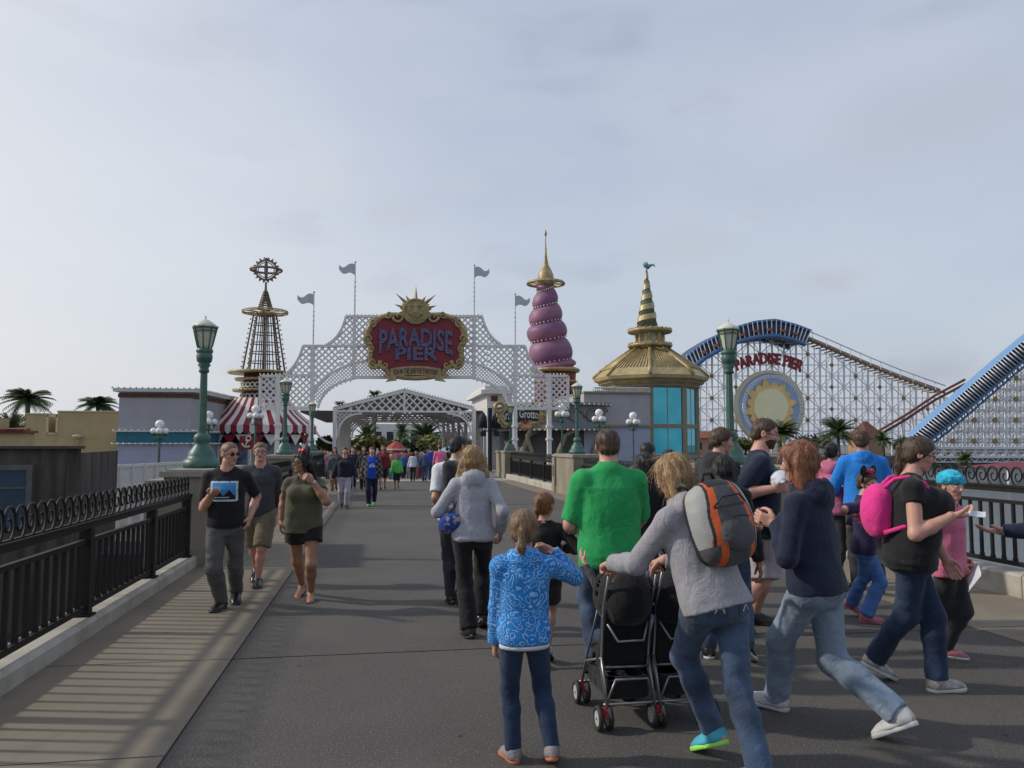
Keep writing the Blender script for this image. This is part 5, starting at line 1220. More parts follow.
def vnoise(P, f):
    q = P * np.asarray(f, P.dtype); i = np.floor(q); u = q - i; u = u * u * (3 - 2 * u); i = i.astype(np.int32) & 31; j = (i + 1) & 31
    x0, x1 = i[:, 0] << 10, j[:, 0] << 10; y0, y1 = i[:, 1] << 5, j[:, 1] << 5; z0, z1 = i[:, 2], j[:, 2]; ux, uy, uz = u[:, 0], u[:, 1], u[:, 2]; T = _NF.take
    a = T(x0 + y0 + z0); a = a + (T(x1 + y0 + z0) - a) * ux; b = T(x0 + y1 + z0); b = b + (T(x1 + y1 + z0) - b) * ux; a = a + (b - a) * uy
    c = T(x0 + y0 + z1); c = c + (T(x1 + y0 + z1) - c) * ux; d = T(x0 + y1 + z1); d = d + (T(x1 + y1 + z1) - d) * ux; c = c + (d - c) * uy
    return a + (c - a) * uz
def ridges(P, f): return 1 - 2 * np.abs(vnoise(P, f))
def nrm(v): v = np.asarray(v, float); return v / max(1e-9, np.linalg.norm(v))
def rotm(yaw=0, pitch=0, roll=0):
    """columns = local right, forward, up; yaw>0 turns to the right, pitch>0 looks up"""
    y, p, r = R(yaw), R(pitch), R(roll)
    Rz = np.array([[math.cos(y), math.sin(y), 0], [-math.sin(y), math.cos(y), 0], [0, 0, 1]])
    Rx = np.array([[1, 0, 0], [0, math.cos(p), -math.sin(p)], [0, math.sin(p), math.cos(p)]])
    Ry = np.array([[math.cos(r), 0, math.sin(r)], [0, 1, 0], [-math.sin(r), 0, math.cos(r)]])
    return Rz @ Rx @ Ry
def ik(a, c, l1, l2, pole):
    a, c = np.asarray(a, float), np.asarray(c, float); d = c - a; L_ = np.linalg.norm(d); mx = (l1 + l2) * .999
    if L_ > mx: c = a + d / L_ * mx; d = c - a; L_ = mx
    u = d / max(L_, 1e-6); x = (l1 * l1 - l2 * l2 + L_ * L_) / (2 * L_); h = math.sqrt(max(0, l1 * l1 - x * x)); p = np.asarray(pole, float); p = p - u * (p @ u)
    return a + u * x + nrm(p) * h, c
def WD(px, py, d): return Vector((0, 0, EYE)) + ray(px, py) * d
class Sk: pass
def fabric(name, col, var=.08, scale=5, **k):
    if name in MATS: return MATS[name]
    k.setdefault('rough', .85); k.setdefault('bump', .3); k.setdefault('bscale', 120); m = mat(name, col, var=var, scale=scale, spec=.25, sheen=.12, **k)
    t = m.node_tree; bp = [n for n in t.nodes if n.type == 'BUMP'][0]; nz_ = t.nodes.new('ShaderNodeTexNoise'); nz_.inputs['Scale'].default_value = 8; nz_.inputs['Detail'].default_value = 3; nz_.inputs['Distortion'].default_value = 2.2
    b2 = t.nodes.new('ShaderNodeBump'); b2.inputs['Strength'].default_value = .35; b2.inputs['Distance'].default_value = .03
    tcn = t.nodes.new('ShaderNodeTexCoord'); t.links.new(tcn.outputs['Object'], nz_.inputs['Vector']); t.links.new(nz_.outputs['Fac'], b2.inputs['Height']); t.links.new(b2.outputs[0], bp.inputs['Normal']); return m
def skinmat(name, col):
    m = mat(name, col, rough=.48, var=.07, scale=9, spec=.4, bump=.08, bscale=150)
    b = m.node_tree.nodes['Principled BSDF']; b.inputs['Subsurface Weight'].default_value = .12; b.inputs['Subsurface Radius'].default_value = (.02, .008, .004); return m
SKIN = {'fair': skinmat('skin_fair', (.52, .28, .20)), 'tan': skinmat('skin_tan', (.40, .21, .13)), 'olive': skinmat('skin_olive', (.32, .165, .10)), 'pink': skinmat('skin_pink', (.56, .30, .23)), 'brown': skinmat('skin_brown', (.14, .07, .045))}
M_lip = mat('lip', (.36, .12, .10), rough=.4); M_eye = mat('eye_white', (.65, .62, .6), rough=.2); M_iris = mat('iris', (.03, .02, .012), rough=.15)
M_lens = mat('dark_lens', (.008, .008, .01), rough=.08, spec=.8); M_blackp = mat('black_plastic', (.012, .012, .013), rough=.35)
def hairmat(name, c, c2):
    return mat(name, c, rough=.45, col2=c2, scale=14, stretch=(6, 6, .7), bump=.5, bscale=26, spec=.45)
HAIR = {'blond': hairmat('hair_blond', (.16, .085, .035), (.42, .27, .12)), 'darkblond': hairmat('hair_dark_blond', (.10, .055, .028), (.26, .16, .08)), 'auburn': hairmat('hair_auburn', (.11, .036, .015), (.28, .105, .042)), 'brown': hairmat('hair_brown', (.030, .016, .009), (.10, .055, .03)), 'black': hairmat('hair_black', (.006, .005, .005), (.022, .018, .016)), 'grey': hairmat('hair_salt', (.03, .024, .02), (.13, .11, .10))}
def torso_sdf(P, s, off, loose=0):
    q = P - s.pel; t = q @ s.U; x = q @ s.Rt; y = q @ s.Ft; H = s.H; z = t + .52 * H
    w = np.interp(z, s.pz, s.pw); d = np.interp(z, s.pz, s.pd); o = np.interp(z, s.pz, s.po)
    if loose: lz = np.interp(z / H, [.66, .78], [1, 0]); w = w + np.maximum(0, s.loosew * loose - w) * lz; d = d + np.maximum(0, s.loosed * loose - d) * lz
    w = w + off; d = d + off; y = y - o
    k0 = np.sqrt((x / w) ** 2 + (y / d) ** 2 + 1e-12); k1 = np.sqrt((x / (w * w)) ** 2 + (y / (d * d)) ** 2 + 1e-12)
    r = k0 * (k0 - 1) / k1
    top = z - (.842 * H + off * .5); bot = (.455 * H - off * .3) - z
    return smax(smax(r, top, .03 * H), bot, .02 * H)
def strands(ho, hc, HM, hh, kind, seed):
    """fine loose locks lying on the hair, a few flying off"""
    me = ho.data; nv = len(me.vertices)
    if nv < 50: return
    co = np.zeros(nv * 3); me.vertices.foreach_get('co', co); co = co.reshape(-1, 3); no = np.zeros(nv * 3); me.vertices.foreach_get('normal', no); no = no.reshape(-1, 3)
    rs = np.random.RandomState(seed); pick = rs.choice(nv, min(nv, {'pony': 260, 'short': 420, 'mop': 400}.get(kind, 600)), replace=False); crown = hc + HM @ V3(0, -.15, .5) * hh
    V, F = [], []
    for i in pick:
        p, n = co[i], no[i]; away = p - crown; d = nrm(away * .8 / (np.linalg.norm(away) + .02) + V3(0, 0, -1)) if kind != 'short' else nrm(away + V3(0, 0, -.05)); d = nrm(d - n * (d @ n) + rs.normal(0, .10, 3)); L_ = hh * (rs.uniform(.25, .6) * (.6 if kind == 'pony' else 1) if kind != 'short' else rs.uniform(.10, .20)); fly = rs.uniform(0, 1) ** 6 * .25; sd = nrm(np.cross(d, n)); w = hh * rs.uniform(.004, .009)
        K = 4; cur = p - n * .002; base = len(V)
        for k in range(K + 1):
            u = k / K; ww = w * (1 - .8 * u); off = n * (hh * (.012 * math.sin(math.pi * u) + fly * u * u)); q = cur + off
            V += [q + sd * ww, q - sd * ww, q + n * ww * 1.2]; cur = cur + d * L_ / K; d = nrm(d + V3(0, 0, -.12) + rs.normal(0, .03, 3) - n * .06 * (kind == 'short'))
            if k:
                a = base + 3 * (k - 1); b_ = base + 3 * k; F += [(a, b_, b_ + 2, a + 2), (a + 2, b_ + 2, b_ + 1, a + 1)]
    v0 = co.tolist(); f0 = [tuple(p.vertices) for p in me.polygons]; F = [tuple(x + nv for x in f_) for f_ in F]; m2 = bpy.data.meshes.new('hair'); m2.from_pydata(v0 + [tuple(x) for x in V], [], f0 + F)
    m2.materials.append(me.materials[0]); m2.polygons.foreach_set('use_smooth', np.ones(len(m2.polygons), dtype=bool)); m2.update(); ho.data = m2; bpy.data.meshes.remove(me)
def back_point(s, x, z, sgn=-1):
    """the point of the trouser surface behind (sgn -1) the pelvis at local x, z"""
    y = np.linspace(.32 * sgn, 0, 160); P = np.stack([np.full(160, x), y + s.pel[1], np.full(160, z)], -1).astype(np.float32); d = s.pantsf(P); k = np.argmax(d < .0); return V3(x, y[k] + s.pel[1] + .0015 * sgn, z)
def jean_details(s, m_stitch, m_dark, white=False):
    H = s.H; zc = s.pel[2]
    for sx in (-1, 1):
        b = MB(); xc = s.pel[0] + sx * .048 * H; pts = [(-.028, .018), (-.026, -.022), (0, -.034), (.026, -.022), (.028, .018)]
        P = []
        for (a, c), (e, g_) in zip(pts, pts[1:] + pts[:1]):
            for k in range(5): P.append(Vector(back_point(s, xc + (a + (e - a) * k / 5) * H, zc + (c + (g_ - c) * k / 5) * H)))
        b.path(P, .0022, 4, closed=True)
        o = b.build('back_pocket', m_dark, s.rt)
        b = MB()
        if white: b.path([Vector(back_point(s, xc + math.sin(t) * .018 * H * (1 if t < 3.2 else .6), zc + (-.006 + .010 * math.cos(2 * t)) * H)) for t in [i * .35 for i in range(19)]], .0035, 4)
        else: b.path([Vector(back_point(s, xc + x * H, zc - abs(x) * H * .35)) for x in (-.022, -.011, 0, .011, .022)], .0014, 4)
        q = b.build('stitching', m_stitch, s.rt); q.parent = o
def person(sp):
    """sp: dict; local frame x right, y forward, z up"""
    H = sp['H'] * sp.get('hk', 1.015); g = sp.get('g', 1.0); gl = sp.get('gl', g ** .7); fem = sp.get('fem', 0); res = sp.get('res', .012); face = sp['face']; near = res < .02
    base = sp['at']; d0 = base[1]
    if not sp.get('abs') and sp.get('feet') and sp['feet'][0][0][0] == 'g':
        fp = [G(*f_[0][1:]) for f_ in sp['feet']]; d0 = sum((p_ - Vector((0, 0, EYE))).dot(CF) for p_ in fp) / 2 * (1 - sp.get('fwd', 0))
    base = Vector((base[0], base[1], 0)) if sp.get('abs') else WD(base[0], HOR, d0); base.z = 0
    rt = thing('person', sp['label'], 'person', base, sp.get('group'), rz=-R(face))
    fw = V3(math.sin(R(face)), math.cos(R(face)), 0); rg = V3(math.cos(R(face)), -math.sin(R(face)), 0); b0 = np.array(base)
    def L3(p):
        if p[0] == 'g': p = np.array(G(p[1], p[2], p[3] if len(p) > 3 else 0)) - b0; return V3(p @ rg, p @ fw, p[2])
        if p[0] == 'w': p = np.array(WD(p[1], p[2], p[3] if p[3] > 2 else d0 + p[3])) - b0; return V3(p @ rg, p @ fw, p[2])
        return V3(*p) * (H if sp.get('unit', 1) else 1)
    s = Sk(); s.H = H; lean = R(sp.get('lean', 2)); side = R(sp.get('side', 0)); tw = R(sp.get('twist', 0))
    s.U = nrm([math.sin(side), math.sin(lean), math.cos(lean)]); s.Rt = nrm(np.cross([0, 1, 0], s.U)) ; s.Ft = nrm(np.cross(s.U, s.Rt))
    hw = .05 * H * (1.06 if fem else 1) * (g * .4 + .6)
    # feet: ball position, yaw, pitch(heel up +)
    feet = sp.get('feet', [((-.055, .14, 0), -6, 0), ((.055, -.06, 0), 6, 22)]); legs = []
    for i, (p, yw, pt) in enumerate(feet):
        ball = L3(p); hd_ = math.hypot(ball[0], ball[1] - .05 * H); mxd = sp.get('stride', .20) * H
        if p[0] == 'g' and hd_ > mxd: ball = V3(ball[0] * mxd / hd_, .05 * H + (ball[1] - .05 * H) * mxd / hd_, ball[2])
        F = rotm(yw, 0) @ V3(0, 1, 0); pp = R(pt); up = V3(0, 0, 1); fd = F * math.cos(pp) - up * math.sin(pp); ud = up * math.cos(pp) + F * math.sin(pp)
        piv = .035 if pt >= 0 else -.045
        ank = ball + (V3(0, 0, 0) - fd * (.115 if pt >= 0 else -.0) * H * .9 + ud * .045 * H) if pt >= 0 else ball + fd * .03 * H + ud * .045 * H
        legs.append((ball, ank, fd, ud))
    pc = (legs[0][1] + legs[1][1]) / 2; px_, py_ = sp.get('hip', (pc[0], pc[1]) if sp.get('hipauto') else (0, 0))
    zmax = .52 * H
    for i, l in enumerate(legs):
        sx = -hw if i == 0 else hw; hz = math.hypot(px_ + sx - l[1][0], py_ - l[1][1]); zmax = min(zmax, l[1][2] + math.sqrt(max(.01, (.478 * H) ** 2 - hz * hz)))
    s.pel = V3(px_, py_, zmax - sp.get('crouch', 0) * H); hipz = s.pel[2]
    gz = g
    if fem: prof = [(.455, .070, .055, -.004), (.50, .098, .070, -.012), (.55, .092, .062, -.004), (.61, .072, .052, .003), (.67, .080, .060, .004), (.72, .088, .070, .010), (.755, .086, .060, .004), (.785, .074, .048, -.006), (.815, .046, .036, -.008), (.842, .034, .033, -.004)]
    else: prof = [(.455, .070, .055, -.002), (.50, .090, .066, -.010), (.55, .085, .060, 0), (.61, .080, .056, .004), (.67, .088, .062, .002), (.72, .098, .068, .002), (.755, .100, .064, -.002), (.785, .088, .052, -.006), (.815, .054, .038, -.008), (.842, .036, .034, -.004)]
    pr = np.array(prof) * H; gg = np.interp(pr[:, 0] / H, [.45, .62, .78, .83], [g, g * sp.get('belly', 1), 1 + (g - 1) * .6, 1]); s.pz = pr[:, 0]; s.pw = pr[:, 1] * gg; s.pd = pr[:, 2] * gg; s.po = pr[:, 3] + (sp.get('belly', 1) - 1) * .06 * H * np.interp(pr[:, 0] / H, [.5, .6, .7], [0, 1, .1]) + (gg - 1) * .01 * H
    s.loosew = .092 * H * g; s.loosed = .066 * H * g
    sw = (.088 if fem else .099) * H * (1 + (g - 1) * .35)
    Rtw = s.Rt * math.cos(tw) - s.Ft * math.sin(tw) ; shc = s.pel + s.U * .262 * H - s.Ft * .004 * H
    SH = [shc - Rtw * sw, shc + Rtw * sw]; EL, WR = [], []
    hands = sp.get('hands', [(-.15, .03, .47), (.15, -.02, .47)]); poles = sp.get('poles', [(-.3, -1, -.1), (.3, -1, -.1)])
    for i in (0, 1):
        e, w = ik(SH[i], L3(hands[i]), .172 * H, .150 * H, poles[i]); EL.append(e); WR.append(w)
    HP = [s.pel + V3(-hw, 0, -.005 * H), s.pel + V3(hw, 0, -.005 * H)]; KN, AN = [], []
    for i in (0, 1):
        kp = sp.get('kpole', [(-.08, 1, 0), (.08, 1, 0)])[i]; k_, a_ = ik(HP[i], legs[i][1], .245 * H, .235 * H, kp); KN.append(k_); AN.append(a_)
    s.SH, s.EL, s.WR, s.HP, s.KN, s.AN = SH, EL, WR, HP, KN, AN
    hy, hp, hr = sp.get('head', (0, 0, 0)); hh = sp.get('hh', .130) * H
    nb = s.pel + s.U * .312 * H - s.Ft * .006 * H; HM = rotm(hy, hp, hr)
    hc = nb + nrm(s.U + V3(0, .22, .25)) * .026 * H + HM @ V3(0, .13 * hh, .46 * hh); s.hc = hc; s.HM = HM; s.hh = hh; s.nb = nb
    lo = np.min([*SH, *EL, *WR, *KN, *AN, s.pel, hc], 0) - .17 * H * max(1, g); hi = np.max([*SH, *EL, *WR, *KN, *AN, s.pel, hc], 0) + .17 * H * max(1, g); lo[2] = max(lo[2], -.02)
    ar = H * gl
    def arms(P, off, i, ext=1.0, r3=None, full=True):
        d = smin(cap(P, SH[i], EL[i], (.031 if not fem else .028) * ar + off, .0245 * ar + off), cap(P, EL[i], EL[i] * .6 + WR[i] * .4, .0255 * ar + off, .0245 * ar + off), .01 * H)
        return smin(d, cap(P, EL[i] * .6 + WR[i] * .4, WR[i], .0245 * ar + off, (r3 or .0165 * ar) + off), .012 * H)
    def leg(P, off, i, rk=None, rc=None, ra=None):
        th, kn, cf, an = .049 * ar, .031 * ar, .031 * ar, .0185 * ar
        if rk: kn = rk * H * .84
        if rc: cf = rc * H * .84
        if ra: an = ra * H * .86
        A, K, N = HP[i], KN[i], AN[i]; m = K * .68 + N * .32 + (-legs[i][2] * .006 * H)
        d = smin(cap(P, A, K, th + off, kn + off), cap(P, K, m, kn + off, cf + off), .02 * H)
        return smin(d, cap(P, m, N, cf + off, an + off), .02 * H)
    trap = lambda P, off: smin(cap(P, nb - s.U * .012 * H, SH[0] + s.U * .001 * H, .028 * H + off, .027 * H * gl ** .5 + off), cap(P, nb - s.U * .012 * H, SH[1] + s.U * .001 * H, .028 * H + off, .027 * H * gl ** .5 + off), .02 * H)
    bust = sp.get('bust', .024 if fem else 0) * H
    def chest(P, off, loose=0):
        d = smin(torso_sdf(P, s, off, loose), trap(P, off), .025 * H)
        if bust:
            for sx in (-1, 1): d = smin(d, ell(P, s.pel + s.U * .205 * H + s.Rt * sx * .040 * H * g + s.Ft * (.048 * H * g + .008 * H), V3(1, 1, 1) * (bust * 1.35 + off)), .03 * H)
        return d
    parts = []
    # ---------- body
    cov = sp.get('cover', -.004)
    def body(P):
        d = chest(P, -.008)
        d = smin(d, cap(P, nb - s.U * .02 * H, hc - HM @ V3(0, .06 * hh, .32 * hh), .036 * H * gl ** .5 * (.9 if fem else 1), .034 * H * (.88 if fem else 1)), .02 * H)
        for i in (0, 1): d = smin(d, arms(P, -.001, i), .016 * H); d = smin(d, leg(P, -.001, i), .02 * H)
        return d
    bv, bf = surface_net(body, lo, hi, res); vs, fs, mi = [bv], [bf], [np.zeros(len(bf), int)]; nv = len(bv)
    def app(v, f, m):
        nonlocal nv
        if len(v) == 0: return
        vs.append(v); fs.append(np.asarray(f) + nv); mi.append(m if hasattr(m, '__len__') else np.full(len(f), m)); nv += len(v)
    # ---------- head
    hres = sp.get('hres', hh / (46 if near else 14)); jw = sp.get('jaw', 1.0 if not fem else .93); ch = sp.get('child', 0)
    def headf(P):
        q = (P - hc) @ HM / hh
        d = ell(q, (0, -.05, .13), (.335 * (1.04 if ch else 1), .41, .365)); d = smin(d, ell(q, (0, .09, -.18), (.245 * jw, .285, .31)), .10)
        d = smin(d, ell(q, (0, .10, -.02), (.29, .27, .22)), .08)
        d = smin(d, cap(q, (-.03, .27, -.40), (.03, .27, -.40), .075 * jw), .07)
        d = smin(d, cap(q, (-.15, .325, .105), (.15, .325, .105), .035), .05)
        for sx in (-1, 1):
            d = smin(d, ell(q, (sx * .165, .25, -.10), (.085, .085, .075)), .06)
            d = smax(d, -ell(q, (sx * .135, .43, .02), (.075, .08, .05)), .06)
        d = smin(d, cap(q, (0, .355, .06), (0, .445, -.100), .024, .045), .035)
        for sx in (-1, 1): d = smin(d, cap(q, (sx * .03, .40, -.115), (sx * .045, .385, -.12), .026), .02)
        d = smax(d, -ell(q, (0, .44, -.235), (.14, .07, .008)), .02)
        d = smin(d, ell(q, (0, .335, -.212), (.125, .045, .022)), .018); d = smin(d, ell(q, (0, .332, -.262), (.105, .045, .026)), .018)
        for sx in (-1, 1):
            e = ell(q, (sx * .345, -.03, -.01), (.035, .085, .125)); e = smax(e, -ell(q, (sx * .385, -.01, .0), (.03, .05, .075)), .02); d = smin(d, e, .02)
        return d * hh
    hv, hf = surface_net(headf, hc - .62 * hh, hc + .62 * hh, hres)
    q = (hv[hf].mean(1) - hc) @ HM / hh
    hm = np.zeros(len(hf), int); hm[(ell(q, (0, .38, -.237), (.125, .10, .040)) < 0)] = 1
    br = np.minimum(cap(q, (-.06, .40, .12), (-.22, .33, .125), .034), cap(q, (.06, .40, .12), (.22, .33, .125), .034)); hm[br < 0] = 2
    if sp.get('beard'):
        bd = (ell(q, (0, .22, -.32), (.31, .30, .24)) < 0) & (q[:, 2] < -.10) & (q[:, 1] > -.05) & ((ell(q, (0, .40, -.235), (.09, .1, .03)) > 0)) & ~((np.abs(q[:, 0]) > .12) & (q[:, 2] > -.16) & (q[:, 1] > .2)) & ~((np.abs(q[:, 0]) < .08) & (q[:, 2] > -.15)); hm[bd] = 2
    app(hv, hf, hm)
    if near:
        for sx in (-1, 1):
            m = MB(); c = V3(0, 0, 0); m.sphere((0, 0, 0), 1, 14); v = np.array(m.v); f = [x for x in m.f]
            f4 = [tuple(x) + (x[-1],) * (4 - len(x)) for x in f]; ctr = np.array([v[list(x)].mean(0) for x in f]); d_ = ctr @ nrm([sp.get('gaze', 0), 1, 0]); mm = np.where(d_ > .86, 4, 3)
            app(hc + (v * .062 * hh + V3(sx * .135, .298, .018) * hh) @ HM.T, f4, mm)
    # ---------- hands
    hs = .108 * H; hinfo = []
    for i in (0, 1):
        fa = nrm(WR[i] - EL[i]); hd = sp.get('handdir', [None, None])[i]; d_ = nrm(hd) if hd is not None else fa
        pn = sp.get('palm', [(1, 0, 0), (-1, 0, 0)])[i]; pn = nrm(np.array(pn, float) - d_ * (np.array(pn, float) @ d_)); sd_ = nrm(np.cross(d_, pn)) * (1 if i == 0 else -1)
        # thumb side: for a hanging hand with the palm inwards it points forward
        if i == 0: sd_ = nrm(np.cross(pn, d_)) * -1
        if sp.get('thumbfix', [0, 0])[i]: sd_ = -sd_
        if (i == 0) : sd_ = nrm(np.cross(d_, pn))
        else: sd_ = nrm(np.cross(pn, d_))
        if i == 0 and (np.cross(V3(0, 0, -1), V3(1, 0, 0)) @ V3(0, 1, 0)) < 0: sd_ = -sd_
        if i == 1 and (np.cross(V3(-1, 0, 0), V3(0, 0, -1)) @ V3(0, 1, 0)) < 0: sd_ = -sd_
        B_ = np.stack([sd_, d_, pn], -1); cu = sp.get('curl', [.35, .35])[i]; o = WR[i]; hinfo.append((o, B_, hs))
        if not near and res > .02:
            continue
        def handf(P, o=o, B_=B_, cu=cu):
            q = (P - o) @ B_ / hs
            d = smin(cap(q, (0, -.06, 0), (0, .08, 0), .155, .14), rbox(q, (-.01, .30, 0), (.20, .24, .085), .08), .06)
            d = smin(d, ell(q, (.11, .20, .05), (.09, .17, .08)), .04)
            for fx, L_, r_ in ((.155, .44, .052), (.05, .50, .054), (-.055, .46, .052), (-.155, .36, .046)):
                p0 = V3(fx, .48, 0); an_ = 0; spread = fx * .25
                for seg, (fr_, ra_, rb_) in enumerate(((.46, r_ * 1.05, r_), (.30, r_, r_ * .93), (.24, r_ * .93, r_ * .8))):
                    an_ += cu * (1.0, 1.25, .8)[seg]; dv = V3(spread * math.cos(an_), math.cos(an_), math.sin(an_)); p1 = p0 + dv * L_ * fr_; d = (smin(d, cap(q, p0, p1, ra_, rb_), .03) if seg == 0 else np.minimum(d, cap(q, p0, p1, ra_, rb_))); p0 = p1
            t0 = V3(.13, .12, .03); t1 = V3(.27, .27, .08 + .10 * cu); t2 = V3(.31 - .05 * cu, .42, .12 + .20 * cu); t3 = V3(.30 - .10 * cu, .53, .15 + .28 * cu)
            d = smin(d, cap(q, t0, t1, .085, .065), .04); d = smin(d, cap(q, t1, t2, .063, .055), .015); d = np.minimum(d, cap(q, t2, t3, .055, .046))
            return d * hs
        c = o + d_ * hs * .5; v, f = surface_net(handf, c - hs * .78, c + hs * .78, hs / 34 if near else hs / 16, margin=2.5); app(v, f, 0)
    foot_bare = sp.get('shoe') == 'flipflop'
    for i, (ball, ank, fd, ud) in enumerate(legs):
        sdv = np.cross(fd, ud); Bf = np.stack([sdv, fd, ud], -1); AN_ = AN[i]
        def footf(P, o=AN_, Bf=Bf):
            q = (P - o) @ Bf / H; d = smin(cap(q, (0, 0, 0), (0, -.022, -.022), .021, .021), cap(q, (0, .0, -.012), (0, .07, -.032), .022, .013), .02)
            d = smin(d, ell(q, (0, .045, -.032), (.026, .075, .014)), .015)
            if foot_bare:
                for j, tx_ in enumerate((-.016, -.006, .002, .010, .018)):
                    tx2 = tx_ * (-1 if i == 1 else 1) * -1; d = np.minimum(d, cap(q, (tx2, .10, -.037), (tx2, (.122, .124, .120, .114, .107)[j], -.039), .0065, .0055))
            return np.maximum(d, -.0445 - q[:, 2]) * H
        if near or foot_bare:
            c = AN_ + fd * .04 * H - ud * .02 * H; v, f = surface_net(footf, c - .12 * H, c + .12 * H, .006 if near else .012); app(v, f, 0)
    hairm = HAIR[sp.get('haircol', 'brown')]
    sk = SKIN[sp.get('skin', 'fair')]; bm = [sk, M_lip, hairm, M_eye, M_iris]
    allv = np.concatenate(vs); allf = np.concatenate(fs); OFF[rt] = Vector((0, 0, 0))
    f_list = [tuple(dict.fromkeys(map(int, q_))) for q_ in allf]
    mesh_obj('body', allv, f_list, bm, rt, np.concatenate(mi), True)
    def part(name, fn, m, lo_=None, hi_=None, r=None, parent=None, mfn=None, smooth=True):
        v, f = surface_net(fn, lo if lo_ is None else lo_, hi if hi_ is None else hi_, r or res, margin=2.4)
        if len(v) == 0: return None
        mm = None
        if mfn is not None: mm = mfn(v[f].mean(1))
        return mesh_obj(name, v, f, m, parent or rt, mm, smooth)
    seed = sp['at'][0] * .37
    def folds(P, amp, mode='shirt'):
        Q = P + seed
        if mode == 'shirt': n = ridges(Q + .04 * np.stack([Q[:, 2], Q[:, 2] * 0, Q[:, 0]], -1) * 4, (8, 8, 5)) * .5 + ridges(Q, (15, 15, 8)) * .3 - .35
        else: n = ridges(Q + .3 * np.stack([Q[:, 2] * 0, Q[:, 2] * 0, Q[:, 0]], -1), (7, 7, 9)) * .5 + ridges(Q, (13, 13, 19)) * .3 - .3
        return -amp * .72 * n
    # ---------- shirt / jacket
    def top_piece(c, name):
        off = c.get('off', .014); hem = c.get('hem', .50) * H; sl = c.get('sleeve', .55); loose = c.get('loose', 1.0); amp = c.get('amp', .011); slo = c.get('soff', off - .003); neck = c.get('neck', .043) * H
        puff = c.get('cuff', 0)
        def f(P):
            d = chest(P, off, loose); d = smin(d, cap(P, HP[0] + V3(.012, 0, .01) * H, HP[1] + V3(-.012, 0, .01) * H, .056 * ar + off), .03 * H)
            for i in (0, 1):
                if sl <= 0: 
                    continue
                if sl <= 1:
                    e = SH[i] + (EL[i] - SH[i]) * sl; u = nrm(EL[i] - SH[i]); a = cap(P, SH[i], EL[i], (.032 if not fem else .029) * ar + slo, .031 * ar + slo); a = smax(a, (P - e) @ u, .006)
                else:
                    a = arms(P, slo, i, r3=.0215 * ar); u = nrm(WR[i] - EL[i]); e = EL[i] + (WR[i] - EL[i]) * (sl - 1); ct = (P - e) @ u
                    ct = np.where(cap(P, EL[i], WR[i], 0) < .16 * H, ct, -1); near_w = (np.abs((P - (EL[i] + WR[i]) / 2) @ u) < .5 * H)
                    a = smax(a, ct, .006)
                d = smin(d, a, .020 * H)
            z = (P - s.pel) @ s.U + .52 * H
            hm_ = hem + c.get('hemwave', .004) * vnoise(P, (7, 7, 0.1))
            cutm = hm_ - z
            if sl > 1:
                bod = np.minimum.reduce([cap(P, SH[i], EL[i], 0) for i in (0, 1)] + [cap(P, EL[i], WR[i], 0) for i in (0, 1)]); cutm = np.where(bod < .036 * H * gl + .008, -1, cutm)
            d = smax(d, cutm, .004)
            if c.get('v'): 
                vv = nb + s.Ft * .075 * H - s.U * c['v'] * H; 
                d = smax(d, -cap(P, nb + s.U * .03 * H + s.Ft * .03 * H, vv, neck, .004), .008)
            if neck > 0: d = smax(d, -cap(P, nb - s.U * .004 * H + s.Ft * .008 * H, nb + s.U * .12 * H + s.Ft * .03 * H, neck), .006)
            if sl <= 0:
                for i in (0, 1): d = smax(d, -cap(P, SH[i] + nrm(SH[i] - shc) * .012 * H + s.U * .02 * H, SH[i] + nrm(SH[i] - shc) * .012 * H - s.U * .055 * H, .034 * H), .008)
            if c.get('hood'):
                hb = nb - s.Ft * .040 * H - s.U * .022 * H; hd_ = smin(smax(ell(P, hb, (.060 * H, .034 * H, .052 * H)), -ell(P, hb + s.U * .05 * H + s.Ft * .012 * H, (.034 * H, .022 * H, .05 * H)), .012), np.sqrt((np.sqrt(((P - nb - s.U * .004 * H) @ s.Rt) ** 2 + ((P - nb) @ s.Ft) ** 2) - .046 * H) ** 2 + ((P - nb - s.U * .000 * H) @ s.U) ** 2) - .015 * H, .02 * H)
                d = smin(d, hd_ - .007 * ridges(P, (15, 15, 22)), .012)
            if c.get('collar'):
                qq = P - nb - s.U * .012 * H - s.Ft * .01 * H; rr_ = np.sqrt((qq @ s.Rt) ** 2 + (qq @ s.Ft) ** 2); ax = np.abs(qq @ s.U) - .016 * H; d = np.minimum(d, np.maximum(np.abs(rr_ - (.041 * H - .3 * (qq @ s.U))) - .004, ax))
            if neck > 0 and not c.get('hood') and not c.get('collar') and not c.get('v'):
                qq = P - nb + s.U * .006 * H - s.Ft * .004 * H; ry_ = qq @ s.Ft; hz_ = (qq @ s.U) + ry_ * .35; rr_ = np.sqrt((qq @ s.Rt) ** 2 + ry_ ** 2); d = smin(d, np.sqrt((rr_ - neck * 1.04) ** 2 + hz_ ** 2) - .009, .008)
            return d + folds(P, amp)
        return part(name, f, c['m'], parent=None, r=c.get('r'), mfn=(lambda X: c['mfn'](X, s)) if c.get('mfn') else None)
    for c in sp.get('tops', []): top_piece(c, c.get('name', 'shirt'))
    # ---------- trousers
    c = sp.get('pants')
